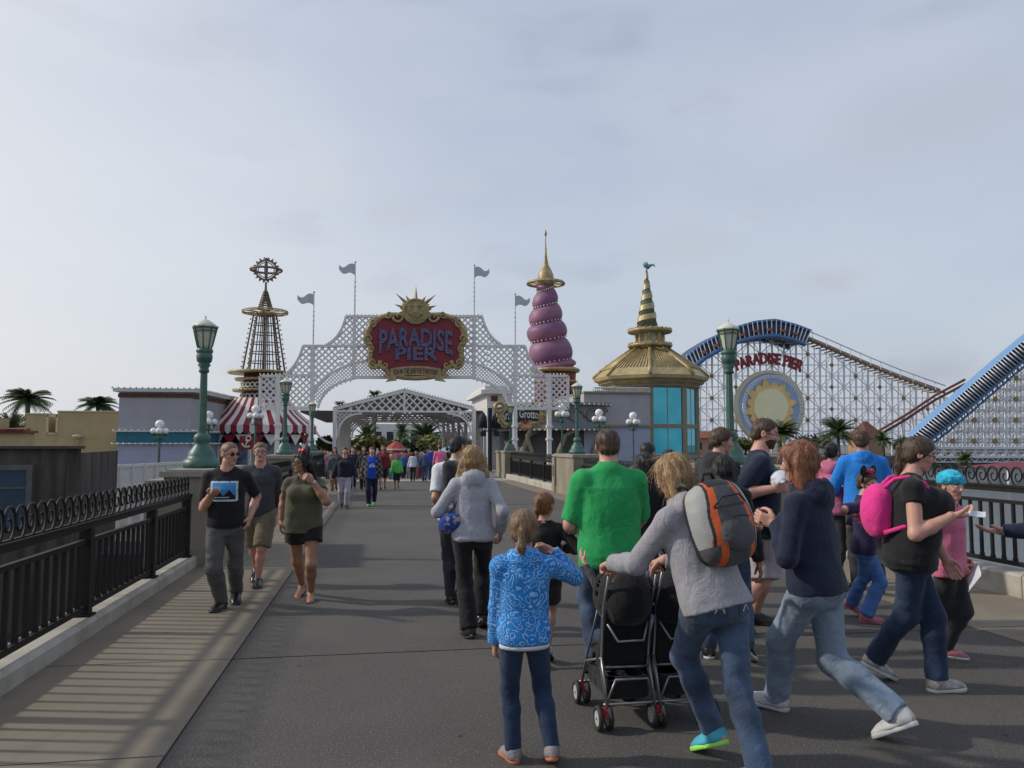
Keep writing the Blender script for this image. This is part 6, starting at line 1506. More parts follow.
    if c:
        off = c.get('off', .012); waist = c.get('waist', .60) * H; ln = c.get('len', 2.0); amp = c.get('amp', .012)
        def f(P):
            d = torso_sdf(P, s, off * .5)
            for i in (0, 1):
                l_ = leg(P, off, i, c.get('rk', .040) * gl, c.get('rc', .041) * gl, c.get('ra', .037)); 
                if ln <= 1: u = nrm(KN[i] - HP[i]); e = HP[i] + (KN[i] - HP[i]) * ln; l_ = smax(smin(cap(P, HP[i], KN[i], .054 * ar + off, c.get('rk', .045) * H * gl + off), l_ + 1, .001), (P - e) @ u, .006)
                else: u = nrm(AN[i] - KN[i]); e = KN[i] + (AN[i] - KN[i]) * (ln - 1); l_ = smax(l_, np.where(cap(P, KN[i], AN[i], 0) < .12 * H, (P - e) @ u, -1), .006)
                d = smin(d, l_, .022 * H)
            z = (P - s.pel) @ s.U + .52 * H; d = smax(d, z - waist, .006)
            if c.get('skirt'): pass
            return d + folds(P, amp, 'pants') * np.clip((.56 * H - P[:, 2]) / (.06 * H), .3, 1)
        s.pantsf = f
        part('shorts' if ln <= 1.3 else 'trousers', f, c['m'], mfn=(lambda X: c['mfn'](X, s)) if c.get('mfn') else None)
    # ---------- shoes
    if sp.get('shoe', 'sneaker') == 'sneaker':
        sm, so_ = sp.get('shoem', M_blackp), sp.get('solem', M_blackp)
        for i, (ball, ank, fd, ud) in enumerate(legs):
            sdv = np.cross(fd, ud); Bf = np.stack([sdv, fd, ud], -1); o = AN[i]; sc_f = sp.get('footk', 1.0)
            def upper(P):
                q = (P - o) @ Bf / (H * sc_f); d = smin(cap(q, (0, -.008, .008), (0, -.014, -.02), .026, .029), cap(q, (0, .0, -.012), (0, .075, -.026), .028, .019), .02); d = smin(d, ell(q, (0, .050, -.030), (.031, .070, .021)), .012)
                d = smax(d, -.034 - q[:, 2], .004); return smax(d, q[:, 2] - .012, .004) * H * sc_f
            def sole(P):
                q = (P - o) @ Bf / (H * sc_f); w = np.interp(q[:, 1], [-.045, 0, .03, .07, .12], [.024, .026, .026, .034, .026]); q2 = np.stack([q[:, 0] * .031 / w, q[:, 1], q[:, 2] * 0], -1); d = cap(q2, (0, -.013, 0), (0, .088, 0), .032, .032)
                return smax(d, np.abs(q[:, 2] + .038) - .0075, .004) * H * sc_f
            c_ = o + fd * .04 * H - ud * .015 * H; rr = .008 if near else res * .7
            so = part('shoe', upper, sm, c_ - .14 * H, c_ + .14 * H, rr)
            if near and so is not None: 
                x = part('sole', sole, so_, c_ - .14 * H, c_ + .14 * H, rr * .8, parent=rt)
                if x is not None: x.parent = so
    elif foot_bare:
        for i, (ball, ank, fd, ud) in enumerate(legs):
            sdv = np.cross(fd, ud); Bf = np.stack([sdv, fd, ud], -1); o = AN[i]
            def sole(P):
                q = (P - o) @ Bf / H; w = np.interp(q[:, 1], [-.045, 0, .03, .07, .13], [.022, .024, .023, .032, .024]); q2 = np.stack([q[:, 0] * .03 / w, q[:, 1], q[:, 2] * 0], -1); d = smax(cap(q2, (0, -.018, 0), (0, .100, 0), .029, .030), np.abs(q[:, 2] + .049) - .005, .002)
                for sx in (-1, 1): d = np.minimum(d, cap(q, (.0, .10, -.030), (sx * .028, .035, -.034), .004))
                return d * H
            c_ = o + fd * .04 * H - ud * .03 * H; part('flip_flop', sole, M_blackp, c_ - .14 * H, c_ + .14 * H, .005)
    # ---------- hair
    hs_ = sp.get('hair', 'short')
    def hairf(P):
        q = (P - hc) @ HM / hh; th = sp.get('hairt', .035)
        st = ridges(q, (9, 9, 2.5)) * .014 + vnoise(q, (26, 26, 5)) * .012
        if hs_ == 'buzz': th = .008; st = 0
        shell = ell(q, (0, -.055, .14), (.345 + th, .42 + th, .375 + th))
        if hs_ in ('short', 'buzz'):
            line = np.interp(q[:, 1], [-.5, -.2, -.06, .02, .16, .24, .34, .5], [-.22, -.20, -.04, .02, .10, .24, .30, .34])
            d = smax(shell, (line - q[:, 2]) * .8, .03)
            d = smax(d, -ell(q, (0, .42, -.05), (.27, .2, .36)), .03)
            nap = ell(q, (0, -.25, -.08), (.27 + th, .20 + th, .22)); d = smin(d, smax(nap, (-.32 - q[:, 2]), .02), .05)
        else:
            d = smax(shell, (np.interp(q[:, 1], [-.5, -.1, .1, .25, .4], [-.3, -.25, -.1, .17, .30]) - q[:, 2]) * .8, .03)
            if hs_ == 'mop': d = smin(smax(ell(q, (0, -.05, .10), (.42, .48, .44)), (np.interp(q[:, 1], [-.5, -.1, .12, .2, .5], [-.35, -.28, -.1, .08, .10]) - q[:, 2]) * .8, .03), d, .05)
            nap = ell(q, (0, -.22, -.10), (.30 + th, .22 + th, .26)); d = smin(d, smax(nap, (-.36 - q[:, 2]), .02), .06)
            if hs_ in ('long', 'shoulder', 'wavy'):
                Lh = sp.get('hairlen', {'long': 1.6, 'shoulder': .85, 'wavy': 1.1}[hs_]); wd = sp.get('hairw', .30)
                Dn = HM.T @ V3(0, 0, -1); Dn[1] = min(Dn[1], 0.1) - .10; Dn = nrm(Dn)
                for sx, f_ in ((-1, .9), (-.5, 1.0), (0, 1.02), (.5, 1.0), (1, .9)):
                    a = V3(sx * wd, -.20 + .10 * abs(sx), -.05); a = a + V3(0, -1, 0) * sp.get('hairout', 0) * .4; e = a + Dn * Lh * f_ + V3(0, -1, 0) * sp.get('hairout', 0) + V3(sx * (.05 if hs_ != 'wavy' else .16), -.02, 0)
                    d = smin(d, cap(q, a, e, .17, .11 if hs_ != 'wavy' else .17), .10)
                if sp.get('sidehair', 1):
                    for sx in (-1, 1): d = smin(d, cap(q, (sx * .30, .06, .02), V3(sx * .33, .04, .02) + Dn * Lh * .7, .075, .07), .05)
                st = ridges(q, (8, 8, 2.0 if hs_ != 'wavy' else 4)) * .03 + vnoise(q, (24, 24, 4)) * .015
            if hs_ == 'pony':
                Lh = sp.get('hairlen', 1.1); Dn = HM.T @ V3(0, 0, -1); kx = sp.get('ponyx', 0)
                a = V3(kx * .3, -.44, sp.get('ponyz', .12)); b_ = a + V3(kx * .2, -.14, -.05); e = b_ + Dn * Lh * .5 + V3(0, -.06, 0); e2 = b_ + Dn * Lh + V3(0, .05, 0)
                d = smin(d, cap(q, a, b_, .06, .09), .04); d = smin(d, cap(q, b_, e, .10, .115), .05); d = smin(d, cap(q, e, e2, .115, .04), .05)
            d = smax(d, -ell(q, (0, .44, -.08), (.25, .22, .36)), .03)
            if sp.get('bangs'): d = smin(d, smax(ell(q, (0, -.02, .13), (.345 + th, .43 + th, .36)), -(q[:, 2] - .14), .02), .02)
        return (d + st) * hh
    if hs_ != 'bald':
        ext = 1.0 + sp.get('hairlen', {'long': 1.6, 'wavy': 1.2}.get(hs_, 1.0)) * (1 if hs_ in ('long', 'wavy', 'pony', 'shoulder') else 0)
        ho = part('hair', hairf, hairm, hc - V3(.75, .85, .75 * ext + .1) * hh, hc + V3(.75, .75, .75) * hh, sp.get('hairres', hh / (32 if near else 11)))
        if near and ho is not None and hs_ not in ('buzz',): strands(ho, hc, HM, hh, hs_, int(sp['at'][0]))
    if hs_ == 'pony' and near:
        part('hair_tie', lambda P: cap((P - hc) @ HM / hh, V3(sp.get('ponyx', 0) * .3, -.47, sp.get('ponyz', .12)), V3(sp.get('ponyx', 0) * .38, -.52, sp.get('ponyz', .12) - .02), .085) * hh, sp.get('tiem', M_blackp), hc - V3(.8, .9, .5) * hh, hc + V3(.8, 0, .5) * hh, hh / 30)
    # ---------- glasses
    if sp.get('glasses'):
        b = MB(); toW = lambda p: Vector(hc + HM @ (V3(*p) * hh)); kind = sp['glasses']; bm_ = MB()
        for sx in (-1, 1):
            pts = [toW((sx * .145 + .095 * math.cos(a), .41 - .25 * (.145 + sx * .095 * math.cos(a)) ** 2 * 1.5 , .02 + (.05 if kind != 'dark' else .065) * math.sin(a))) for a in [2 * math.pi * i / 16 for i in range(16)]]
            b.path(pts, .0032 if kind != 'thin' else .0016, 5, closed=True)
            b.path([toW((sx * .24, .375, .03)), toW((sx * .335, .2, .03)), toW((sx * .35, -.02, .03))], .0035, 5)
            if kind == 'dark': bm_.prism(pts, Vector(HM @ V3(0, -1, 0)), .004)
        b.path([toW((-.05, .41, .03)), toW((0, .425, .04)), toW((.05, .41, .03))], .003, 5)
        gobj = b.build('glasses', M_blackp, rt)
        if kind == 'dark': l_ = bm_.build('lens', M_lens, rt); l_.parent = gobj
    s.part = part; s.rt = rt; s.hands = hinfo; s.part_mb = lambda name, mb, m, parent=None: mb.build(name, m, parent or rt); s.L3 = L3; s.res = res
    s.toworld = lambda p: Vector(b0 + rg * p[0] + fw * p[1] + V3(0, 0, p[2]))
    return s

class Gear:
    """a bag or held thing built in the wearer's frame (x right, y forward, z up), standing as a thing of its own"""
    def __init__(g, s, name, label, cat, c):
        g.s = s; g.c = V3(*c); g.t = thing(name, label, cat, s.toworld(g.c), rz=s.rt.rotation_euler.z); OFF[g.t] = Vector((0, 0, 0))
    def sdf(g, name, fn, m, r, rad=.5, parent=None):
        v, f = surface_net(fn, g.c - rad, g.c + rad, r, margin=2.6); return mesh_obj(name, v - g.c, f, m, parent or g.t, None, True)
    def mb(g, name, b, m, parent=None):
        return mesh_obj(name, np.array(b.v) - g.c, b.f, m, parent or g.t, b.m, b.s)
# ================================================================ THE PEOPLE ON THE BRIDGE
F_black = fabric('fabric_black', (.012, .012, .013)); F_char = fabric('fabric_charcoal', (.035, .035, .04)); F_navy = fabric('fabric_navy', (.013, .018, .042))
F_olive = fabric('fabric_olive', (.095, .088, .052)); F_khaki = fabric('fabric_khaki', (.15, .125, .08), var=.18); F_gpant = fabric('fabric_grey_trouser', (.095, .093, .085), var=.15)
F_hgrey = fabric('fabric_heather_grey', (.30, .29, .31), var=.10, scale=60); F_hgrey2 = fabric('fabric_pale_grey', (.36, .36, .40), var=.08, scale=40)
F_green = fabric('fabric_kelly_green', (.022, .32, .09)); F_white = fabric('fabric_white', (.62, .63, .66)); F_beige = fabric('fabric_beige_lilac', (.40, .36, .37))
F_jean = fabric('denim_mid', (.055, .085, .145), var=.45, scale=3.5); F_jeanl = fabric('denim_light', (.20, .255, .33), var=.25, scale=3.5); F_jeand = fabric('denim_dark', (.02, .036, .075), var=.35, scale=4)
F_blue = fabric('fabric_bright_blue', (.02, .20, .62)); F_pink = fabric('fabric_pink', (.62, .17, .28)); F_purp = fabric('fabric_purple_navy', (.025, .018, .06)); F_cobalt = fabric('fabric_cobalt', (.07, .16, .40))
F_brownj = fabric('fabric_brown', (.16, .065, .05)); F_hot = fabric('fabric_hot_pink', (.72, .04, .25)); F_char2 = fabric('fabric_grey_tee', (.05, .052, .058))
M_shoew = mat('shoe_white', (.5, .5, .5), rough=.6, var=.15, scale=20, bump=.2); M_solew = mat('sole_white', (.55, .55, .53), rough=.6); M_shoeg = mat('shoe_grey_orange', (.22, .20, .20), var=.3, scale=25, rough=.7, bump=.2); M_soleo = mat('sole_orange', (.45, .13, .05), rough=.6)
M_neon = mat('sole_neon', (.35, .75, .12), rough=.5); M_shoec = mat('shoe_cyan', (.05, .35, .45), rough=.6, var=.2); M_shoep = mat('shoe_pink', (.38, .12, .16), rough=.6, var=.3, scale=20)
# fleece pattern of the girl's jacket: pale swirls on blue
F_fleece = fabric('blue_swirl_fleece', (.018, .20, .55), var=.12)
t = F_fleece.node_tree; vo = t.nodes.new('ShaderNodeTexVoronoi'); vo.feature = 'F1'; vo.inputs['Scale'].default_value = 25; tcn = t.nodes.new('ShaderNodeTexCoord')
nzz = t.nodes.new('ShaderNodeTexNoise'); nzz.inputs['Scale'].default_value = 7; t.links.new(tcn.outputs['Object'], nzz.inputs['Vector'])
mxv = t.nodes.new('ShaderNodeMix'); mxv.data_type = 'RGBA'; mxv.inputs['Factor'].default_value = .1; t.links.new(tcn.outputs['Object'], mxv.inputs['A']); t.links.new(nzz.outputs['Color'], mxv.inputs['B']); t.links.new(mxv.outputs['Result'], vo.inputs['Vector'])
w_ = mnode(t, 'SINE', mnode(t, 'MULTIPLY', vo.outputs['Distance'], 19)); overlay(F_fleece, mnode(t, 'GREATER_THAN', w_, .80), (.30, .50, .78))
M_st = mat('thread_pale', (.55, .52, .45)); M_sto = mat('thread_tan', (.30, .20, .10)); M_stb = mat('seam_blue', (.03, .05, .09))
# ---- 1 man in black
def print_mask(x0, x1, z0, z1, pic):
    def f(X, s):
        q = X - s.pel; x = q @ s.Rt; z = (q @ s.U) / s.H + .52; y = q @ s.Ft; u = (x - x0) / (x1 - x0); v = (z - z0) / (z1 - z0); inn = (u > 0) & (u < 1) & (v > 0) & (v < 1) & (y > 0)
        return np.where(inn, pic(u, v), 0)
    return f
def pic1(u, v):
    m = np.full(len(u), 2); m[(u < .07) | (u > .93) | (v < .08) | (v > .92)] = 1
    hill = .30 + .28 * np.maximum(0, 1 - np.abs(u - .3) / .16) + .30 * np.maximum(0, 1 - np.abs(u - .7) / .16); m[(v < hill) & (m == 2)] = 0; m[(v > .14) & (v < .22) & (u > .3) & (u < .85)] = 1; return m
M_pb = mat('print_blue', (.04, .25, .55)); M_pw = mat('print_white', (.45, .50, .55))
s1 = person(dict(label='man in sunglasses and a black t-shirt with a blue picture, gesturing with one hand', at=(228, 8.3), H=1.78, face=182, lean=1, skin='fair', hair='buzz', haircol='darkblond', glasses='dark', head=(-48, -4, 0), g=1.03, belly=1.05,
    feet=[(('g', 238, 604), -8, 16), (('g', 213, 613), 12, 0)], hands=[('w', 250, 517, 0), ('w', 211, 494, -.30)], poles=[(-.3, -1, -.1), (.5, -.8, -.8)], palm=[(1, 0, 0), (0, -.2, 1)], handdir=[(0.2, .3, -1), (-.5, .8, .1)], curl=[.5, .3],
    tops=[dict(m=[F_black, M_pw, M_pb], sleeve=.80, hem=.50, r=.009, mfn=print_mask(-.135, .135, .655, .765, pic1))], pants=dict(m=F_gpant, ra=.036, rc=.043, rk=.044), shoem=M_blackp))
# ---- 2 man in glasses
s2 = person(dict(label='man in glasses, grey t-shirt and khaki cargo shorts walking behind the man in black', at=(261, 9.75), H=1.74, face=180, skin='pink', haircol='darkblond', hair='short', hairt=.02, glasses='frame', head=(-6, 0, 0), g=1.05,
    feet=[(('g', 257, 589), -6, 0), (('g', 252, 580), 6, 25)], hands=[('w', 277, 516, 0), ('w', 249, 516, 0)], tops=[dict(m=F_char2, sleeve=.8, hem=.49)], pants=dict(m=F_khaki, len=1.0, rk=.052), shoem=M_blackp))
# ---- 3 woman in olive
s3 = person(dict(label='woman in an olive v-neck top, black shorts and red-bowed mouse ears', at=(305, 8.65), H=1.68, fem=1, g=1.12, bust=.032, face=182, skin='olive', haircol='black', hair='long', hairlen=1.35, hairw=.40, hairt=.08, hairout=.30, glasses='dark', head=(52, 0, 0), twist=0,
    feet=[(('g', 310, 603), -4, 0), (('g', 297, 596), 8, 12)], hands=[('w', 313, 482, -.22), ('w', 281, 520, .05)], poles=[(-.7, 0, -1), (.3, -1, -.1)], handdir=[(.7, .2, .5), (0.05, .1, -1)], palm=[(.3, -1, 0), (-1, 0, 0)], curl=[.8, .4],
    tops=[dict(m=F_olive, sleeve=.42, hem=.475, v=.055, neck=.040, loose=1.06, r=.009, amp=.014)], pants=dict(m=F_black, len=.42, rk=.062, off=.010), shoe='flipflop'))
def mouse_ears(s, bowm, dots=False):
    hh, HM, hc = s.hh, s.HM, s.hc; T = lambda p: Vector(hc + HM @ (V3(*p) * hh)); b = MB()
    b.path([T((math.cos(a) * .40, -.05, .12 + math.sin(a) * .42)) for a in [math.pi * i / 14 for i in range(15)]], .012, 6)
    for sx in (-1, 1):
        c = T((sx * .36, -.05, .62)); v = MB(); v.sphere((0, 0, 0), .25 * hh, 16, (1, .28, 1)); b.add([c + Vector(HM @ np.array(p)) for p in v.v], v.f, True)
    hb = b.build('mouse_ear_headband', F_black, s.rt)
    b = MB()
    for sx in (-1, 1):
        v = MB(); v.sphere((0, 0, 0), .15 * hh, 12, (1, .6, .8)); b.add([T((sx * .15, .04, .60)) + Vector(HM @ np.array(p)) for p in v.v], v.f, True)
    b.sphere(T((0, .08, .60)), .07 * hh, 8)
    bo = b.build('bow', bowm, s.rt); bo.parent = hb
M_bow = mat('bow_red', (.42, .012, .03), rough=.5)
t = M_bow.node_tree; vo = t.nodes.new('ShaderNodeTexVoronoi'); vo.inputs['Scale'].default_value = 42; tcn = t.nodes.new('ShaderNodeTexCoord'); t.links.new(tcn.outputs['Object'], vo.inputs['Vector']); overlay(M_bow, mnode(t, 'LESS_THAN', vo.outputs['Distance'], .28), (.7, .6, .6))
mouse_ears(s3, M_bow)
b = MB(); o, B_, hs = s3.hands[0]; b.torus(Vector(o - B_[:, 1] * .01), .030, .006, 16, 5, Vector(B_[:, 1])); b.sphere(Vector(o - B_[:, 1] * .01 - B_[:, 2] * .03), .018, 10, (1, .5, 1)); s3.part_mb('wristwatch', b, mat('steel', (.5, .5, .52), metal=.8, rough=.3))
# ---- 4 woman in pale grey hoodie, man in white beside her
s4b = person(dict(label='man in a white t-shirt and grey rucksack beside the blonde woman in grey', at=(456, 8.9), H=1.80, face=5, skin='tan', haircol='black', hair='short', hairt=.01, glasses='frame', head=(52, -4, 0),
    feet=[(('g', 450, 600), -6, 0), (('g', 463, 606), 6, 30)], hands=[('w', 441, 516, 0), ('w', 474, 516, 0)], tops=[dict(m=F_white, sleeve=.8, hem=.49)], pants=dict(m=F_char, ra=.04)))
s4 = person(dict(label='woman with wavy blonde hair in a pale grey hoodie and flared black trousers', at=(473, 7.3), H=1.69, fem=1, g=1.04, face=2, haircol='blond', hair='wavy', hairlen=1.05, hairw=.42, hairt=.10, skin='fair', head=(8, -6, 0),
    feet=[(('g', 466, 633), -6, 0), (('g', 483, 627), 10, 20)], hands=[('w', 455, 512, .12), ('w', 501, 531, 0)], poles=[(-1, -.5, -.8), (.3, -1, 0)], curl=[1.0, .4],
    tops=[dict(m=F_hgrey2, sleeve=1.95, hem=.485, hood=1, r=.010, amp=.012)], pants=dict(m=F_black, ra=.050, rc=.040, rk=.040), shoem=M_blackp))
# ---- 5 girl in blue fleece
s5 = person(dict(label='girl in a bright blue swirl patterned fleece with one arm raised to her face', at=(524, 4.36), H=1.31, fem=0, g=1.0, face=0, hh=.150, child=1, haircol='darkblond', hair='pony', hairlen=.85, ponyz=.10, hairt=.06, skin='fair', head=(16, 2, 0), res=.009,
    feet=[(('g', 504, 752), -12, 0), (('g', 551, 757), 10, 14)], hands=[('w', 494, 662, 0), ('w', 552, 551, .10)], poles=[(-.6, -1, 0), (.7, -.2, -1)], curl=[.9, .9], handdir=[None, (-.8, .5, .3)],
    tops=[dict(m=F_fleece, sleeve=2.0, hem=.475, neck=.045, amp=.008, off=.014, hood=1, soff=.013)], pants=dict(m=F_jeand, ra=.032, rc=.036, rk=.036, off=.008, amp=.008), shoem=M_shoeg, solem=M_soleo))
def hem_f(P, s=s5):
    z = (P - s.pel) @ s.U + .52 * s.H; return smax(torso_sdf(P, s, .014, 1.02), np.abs(z - .466 * s.H) - .012, .003)
s5.part('undershirt_hem', hem_f, F_white, s5.pel - .35, s5.pel + .35, .009)
jean_details(s5, M_sto, M_stb)
# ---- 6 green polo man and the child he leads
s6 = person(dict(label='man in a bright green polo shirt and jeans leading a child by the hand', at=(609, 5.75), H=1.84, face=4, g=1.16, belly=1.04, skin='pink', haircol='brown', hair='short', hairt=.035, head=(2, -5, 0),
    feet=[(('g', 590, 672), -8, 20), (('g', 630, 686), 8, 0)], hands=[('w', 570, 528, .25), (.14, .22, .56)], poles=[(-.25, -1, -.1), (.2, -1, -.3)], curl=[.9, .6], 
    tops=[dict(m=F_green, sleeve=.95, hem=.455, loose=1.06, collar=1, r=.009, amp=.014, off=.018, soff=.018)], pants=dict(m=F_jean, ra=.042, rc=.042, rk=.044)))
s7 = person(dict(label='small auburn haired child in black holding the hand of the man in green', at=(543, 6.1), H=1.30, child=1, hh=.150, face=12, skin='fair', haircol='auburn', hair='pony', hairlen=.6, ponyz=.2, head=(28, 0, 0),
    feet=[(('g', 538, 664), -6, 0), (('g', 549, 660), 6, 25)], hands=[('w', 526, 572, 0), ('w', 564, 548, 0)], poles=[(-.6, -1, 0), (1, -.5, -.8)], curl=[.4, .9], tops=[dict(m=F_black, sleeve=1.9, hem=.47, off=.01, soff=.010, r=.010)], pants=dict(m=F_char, len=.75, off=.008, rk=.05), shoem=M_shoew))
# ---- people in the gap behind the stroller
s8 = person(dict(label='woman with black hair and a black jacket mostly hidden behind the man in green', at=(645, 6.7), H=1.66, fem=1, face=8, haircol='black', hair='long', hairlen=.8, skin='olive', res=.014,
    feet=[(('g', 632, 640), -6, 25), (('g', 652, 652), 6, 0)], tops=[dict(m=F_black, sleeve=1.95, hem=.49)], pants=dict(m=F_jean)))
s9 = person(dict(label='dark haired man in a brown jacket beyond the shoulder of the man in green', at=(645, 9.6), H=1.72, face=50, haircol='black', hair='short', skin='tan', res=.016, head=(0, -10, 0), tops=[dict(m=F_brownj, sleeve=1.95, hem=.48, collar=1)], pants=dict(m=F_jeand)))
s9b = person(dict(label='woman with long dark hair and white top just beyond the woman pushing the stroller', at=(669, 8.6), H=1.64, fem=1, face=25, haircol='black', hair='long', hairlen=1.1, skin='tan', res=.016, tops=[dict(m=F_white, sleeve=.8, hem=.49)], pants=dict(m=F_jeand)))
# ---- 10 woman pushing the stroller
s10 = person(dict(label='woman in a heather grey hoodie and faded jeans leaning forward to push the double stroller', at=(712, 4.30), H=1.73, fem=1, g=1.06, face=-14, stride=.165, lean=17, side=-7, twist=-6, skin='pink', haircol='blond', hair='shoulder', hairlen=.9, hairt=.06, head=(-22, -22, 0), res=.009,
    feet=[(('g', 697, 750), -6, 24), (('g', 742, 778), 8, 0)], hands=[('w', 612, 563, .30), ('w', 664, 560, .25)], poles=[(-.5, -.2, -1), (.4, -.2, -1)], curl=[1.1, 1.1], handdir=[(.1, .9, -.3), (0, .9, -.3)], palm=[(0, -.2, -1), (0, -.2, -1)],
    tops=[dict(m=F_hgrey, sleeve=1.97, hem=.50, hood=1, amp=.013)], pants=dict(m=F_jean, ra=.036, rc=.038, rk=.037, off=.009, amp=.013, waist=.57), shoem=M_shoec, solem=M_neon))
jean_details(s10, M_st, M_stb, True)
# ---- 11 dark haired person in black hoodie
s11 = person(dict(label='black haired person in a black hoodie between the backpack and the bearded man', at=(724, 6.15), H=1.62, fem=1, face=22, haircol='black', hair='long', hairlen=1.25, skin='olive', head=(0, -8, 0),
    feet=[(('g', 706, 652), -6, 0), (('g', 752, 661), 20, 28)], tops=[dict(m=F_black, sleeve=1.95, hem=.48, hood=1)], pants=dict(m=F_jean, ra=.034), shoem=M_blackp, solem=M_solew))
s12 = person(dict(label='teenage boy with mop-like brown hair in a charcoal hoodie, left of the bearded man', at=(716, 7.9), H=1.86, face=62, haircol='brown', hair='short', hairt=.075, skin='pink', head=(40, -10, 0), res=.013, tops=[dict(m=F_char, sleeve=1.95, hem=.49, hood=1)], pants=dict(m=F_jeand)))
s13 = person(dict(label='tall bearded man with glasses in a navy t-shirt and pale shorts, holding a white cap', at=(757, 7.35), H=2.06, face=112, g=1.13, belly=1.06, skin='pink', haircol='brown', hair='short', hairt=.02, beard=1, glasses='thin', head=(10, -10, 0),
    feet=[(('g', 752, 634), -8, 0), (('g', 779, 626), 10, 0)], hands=[('w', 778, 488, -.05), ('w', 772, 489, -.36)], poles=[(-.3, -1, -.8), (.2, -1, -.8)], curl=[.9, .9], palm=[(1, 0, 0), (-1, 0, .3)],
    tops=[dict(m=F_navy, sleeve=.9, hem=.47, loose=1.05, r=.010, amp=.014, soff=.016)], pants=dict(m=F_beige, len=.95, rk=.058, off=.016), shoem=M_blackp))
# ---- 14 woman with orange hair
s14 = person(dict(label='woman with orange hair, navy hoodie and light jeans striding away with a phone', at=(812, 4.85), H=1.84, fem=1, g=1.04, face=-34, stride=.215, skin='fair', haircol='auburn', hair='shoulder', hairlen=.95, hairt=.07, hairw=.34, head=(-10, -8, 0), lean=4, res=.009,
    feet=[(('g', 785, 711), -10, -4), (('g', 880, 738), 8, 30)], hip=(0.0, 0.0), hands=[('w', 776, 523, .02), (.02, .20, .63)], poles=[(-.6, -.4, -1), (.4, -.3, -1)], curl=[.7, .9], handdir=[(-.3, .8, .25), (-.6, .8, .1)],
    tops=[dict(m=F_navy, sleeve=1.97, hem=.50, hood=1, amp=.014, loose=1.04)], pants=dict(m=F_jeanl, ra=.043, rc=.044, rk=.044, amp=.014, off=.010), shoem=M_shoew, solem=M_solew))
jean_details(s14, M_sto, mat('seam_light_blue', (.10, .14, .2)))
# ---- 15 child with mouse ears
s15 = person(dict(label='child in red-bowed mouse ears and glasses, purple top and flared blue trousers', at=(861, 7.55), H=1.46, child=1, hh=.142, face=118, skin='pink', haircol='brown', hair='short', hairt=.05, glasses='frame', head=(38, -8, 0), gaze=0,
    feet=[(('g', 884, 624), 4, 0), (('g', 862, 616), 12, 30)], hands=[('w', 866, 510, 0), ('w', 861, 517, -.2)], poles=[(-.3, -.8, -.8), (.4, -.6, -.9)], curl=[.7, .9], tops=[dict(m=F_purp, sleeve=1.0, hem=.47, r=.010)], pants=dict(m=F_cobalt, ra=.046, rc=.038, rk=.036), shoem=M_shoep, solem=M_shoep))
mouse_ears(s15, M_bow)
# ---- 16 woman in black with pink rucksack
s16 = person(dict(label='woman in a black top and dark jeans reaching out with a ticket', at=(906, 5.55), H=1.77, fem=1, g=1.38, gl=1.08, bust=.044, belly=1.05, twist=4, stride=.23, face=116, skin='pink', haircol='brown', hair='pony', hairlen=1.15, hairt=.05, ponyz=.12, bangs=0, glasses='thin', head=(2, -14, 0), lean=3, res=.010,
    feet=[(('g', 962, 690), -26, 0), (('g', 893, 680), -20, 26)], hands=[('w', 952, 572, .1), ('w', 952, 516, -.30)], handdir=[None, (-.44, .90, .02)], poles=[(-.3, -1, -.3), (.3, -.5, -1)], curl=[.5, .45], palm=[(1, 0, 0), (-.3, 0, 1)],
    tops=[dict(m=F_black, sleeve=.32, hem=.475, v=.075, neck=.050, amp=.013, soff=.008)], pants=dict(m=F_jeand, ra=.042, rc=.040, rk=.042, off=.010), shoem=mat('shoe_silver', (.35, .34, .32), rough=.4, var=.4, scale=18, metal=.2), solem=M_solew))
s17 = person(dict(label='child in a fluffy turquoise hat and pink top, half hidden behind the woman in black', at=(944, 6.35), H=1.50, child=1, hh=.142, face=150, skin='pink', haircol='brown', hair='short', hairt=.04, head=(20, -4, 0),
    feet=[(('g', 966, 660), -4, 0), (('g', 951, 656), 6, 20)], hands=[('w', 966, 560, 0), ('w', 960, 566, -.12)], poles=[(-.4, -.8, -.3), (.4, -.8, -.3)], curl=[.9, .9], tops=[dict(m=F_pink, sleeve=1.0, hem=.46, r=.010)], pants=dict(m=F_char, ra=.036), shoem=M_shoep, solem=M_solew))
F_turq = fabric('fluffy_turquoise', (.03, .42, .58), var=.35, scale=30)
s17.part('fluffy_hat', lambda P: smax(ell(P, s17.hc + s17.HM @ V3(0, -.04, .22) * s17.hh, V3(.46, .50, .40) * s17.hh), -((P - s17.hc) @ s17.HM[:, 2] - .06 * s17.hh), .02) + .007 * ridges(P, (38, 38, 38)), F_turq, s17.hc - .25, s17.hc + .3, .007)
s18 = person(dict(label='person at the right edge of whom only a navy sleeve and an open hand show', at=(1068, 5.35), H=1.68, face=-84, skin='pink', haircol='brown', hair='short', res=.014, feet=[(('g', 1065, 700), -4, 0), (('g', 1072, 695), 4, 0)], hands=[('w', 1001, 531, 0), ('w', 1060, 560, 0)], poles=[(-.3, -.2, -1), (.3, -1, 0)], curl=[.2, .5], palm=[(0, 0, 1), (-1, 0, 0)], handdir=[(0, 1, .05), None],
    tops=[dict(m=F_navy, sleeve=1.95, hem=.48)], pants=dict(m=F_jeand)))
s19 = person(dict(label='man in a bright blue hooded jacket standing with his back turned near the railing', at=(862, 9.4), H=1.86, face=22, g=1.1, skin='tan', haircol='brown', hair='short', hairt=.02, head=(20, 0, 0), res=.013, hands=[(-.12, .18, .60), (.12, .18, .60)], poles=[(-.8, -.5, -1), (.8, -.5, -1)], tops=[dict(m=F_blue, sleeve=1.95, hem=.47, hood=1, off=.022)], pants=dict(m=F_char)))
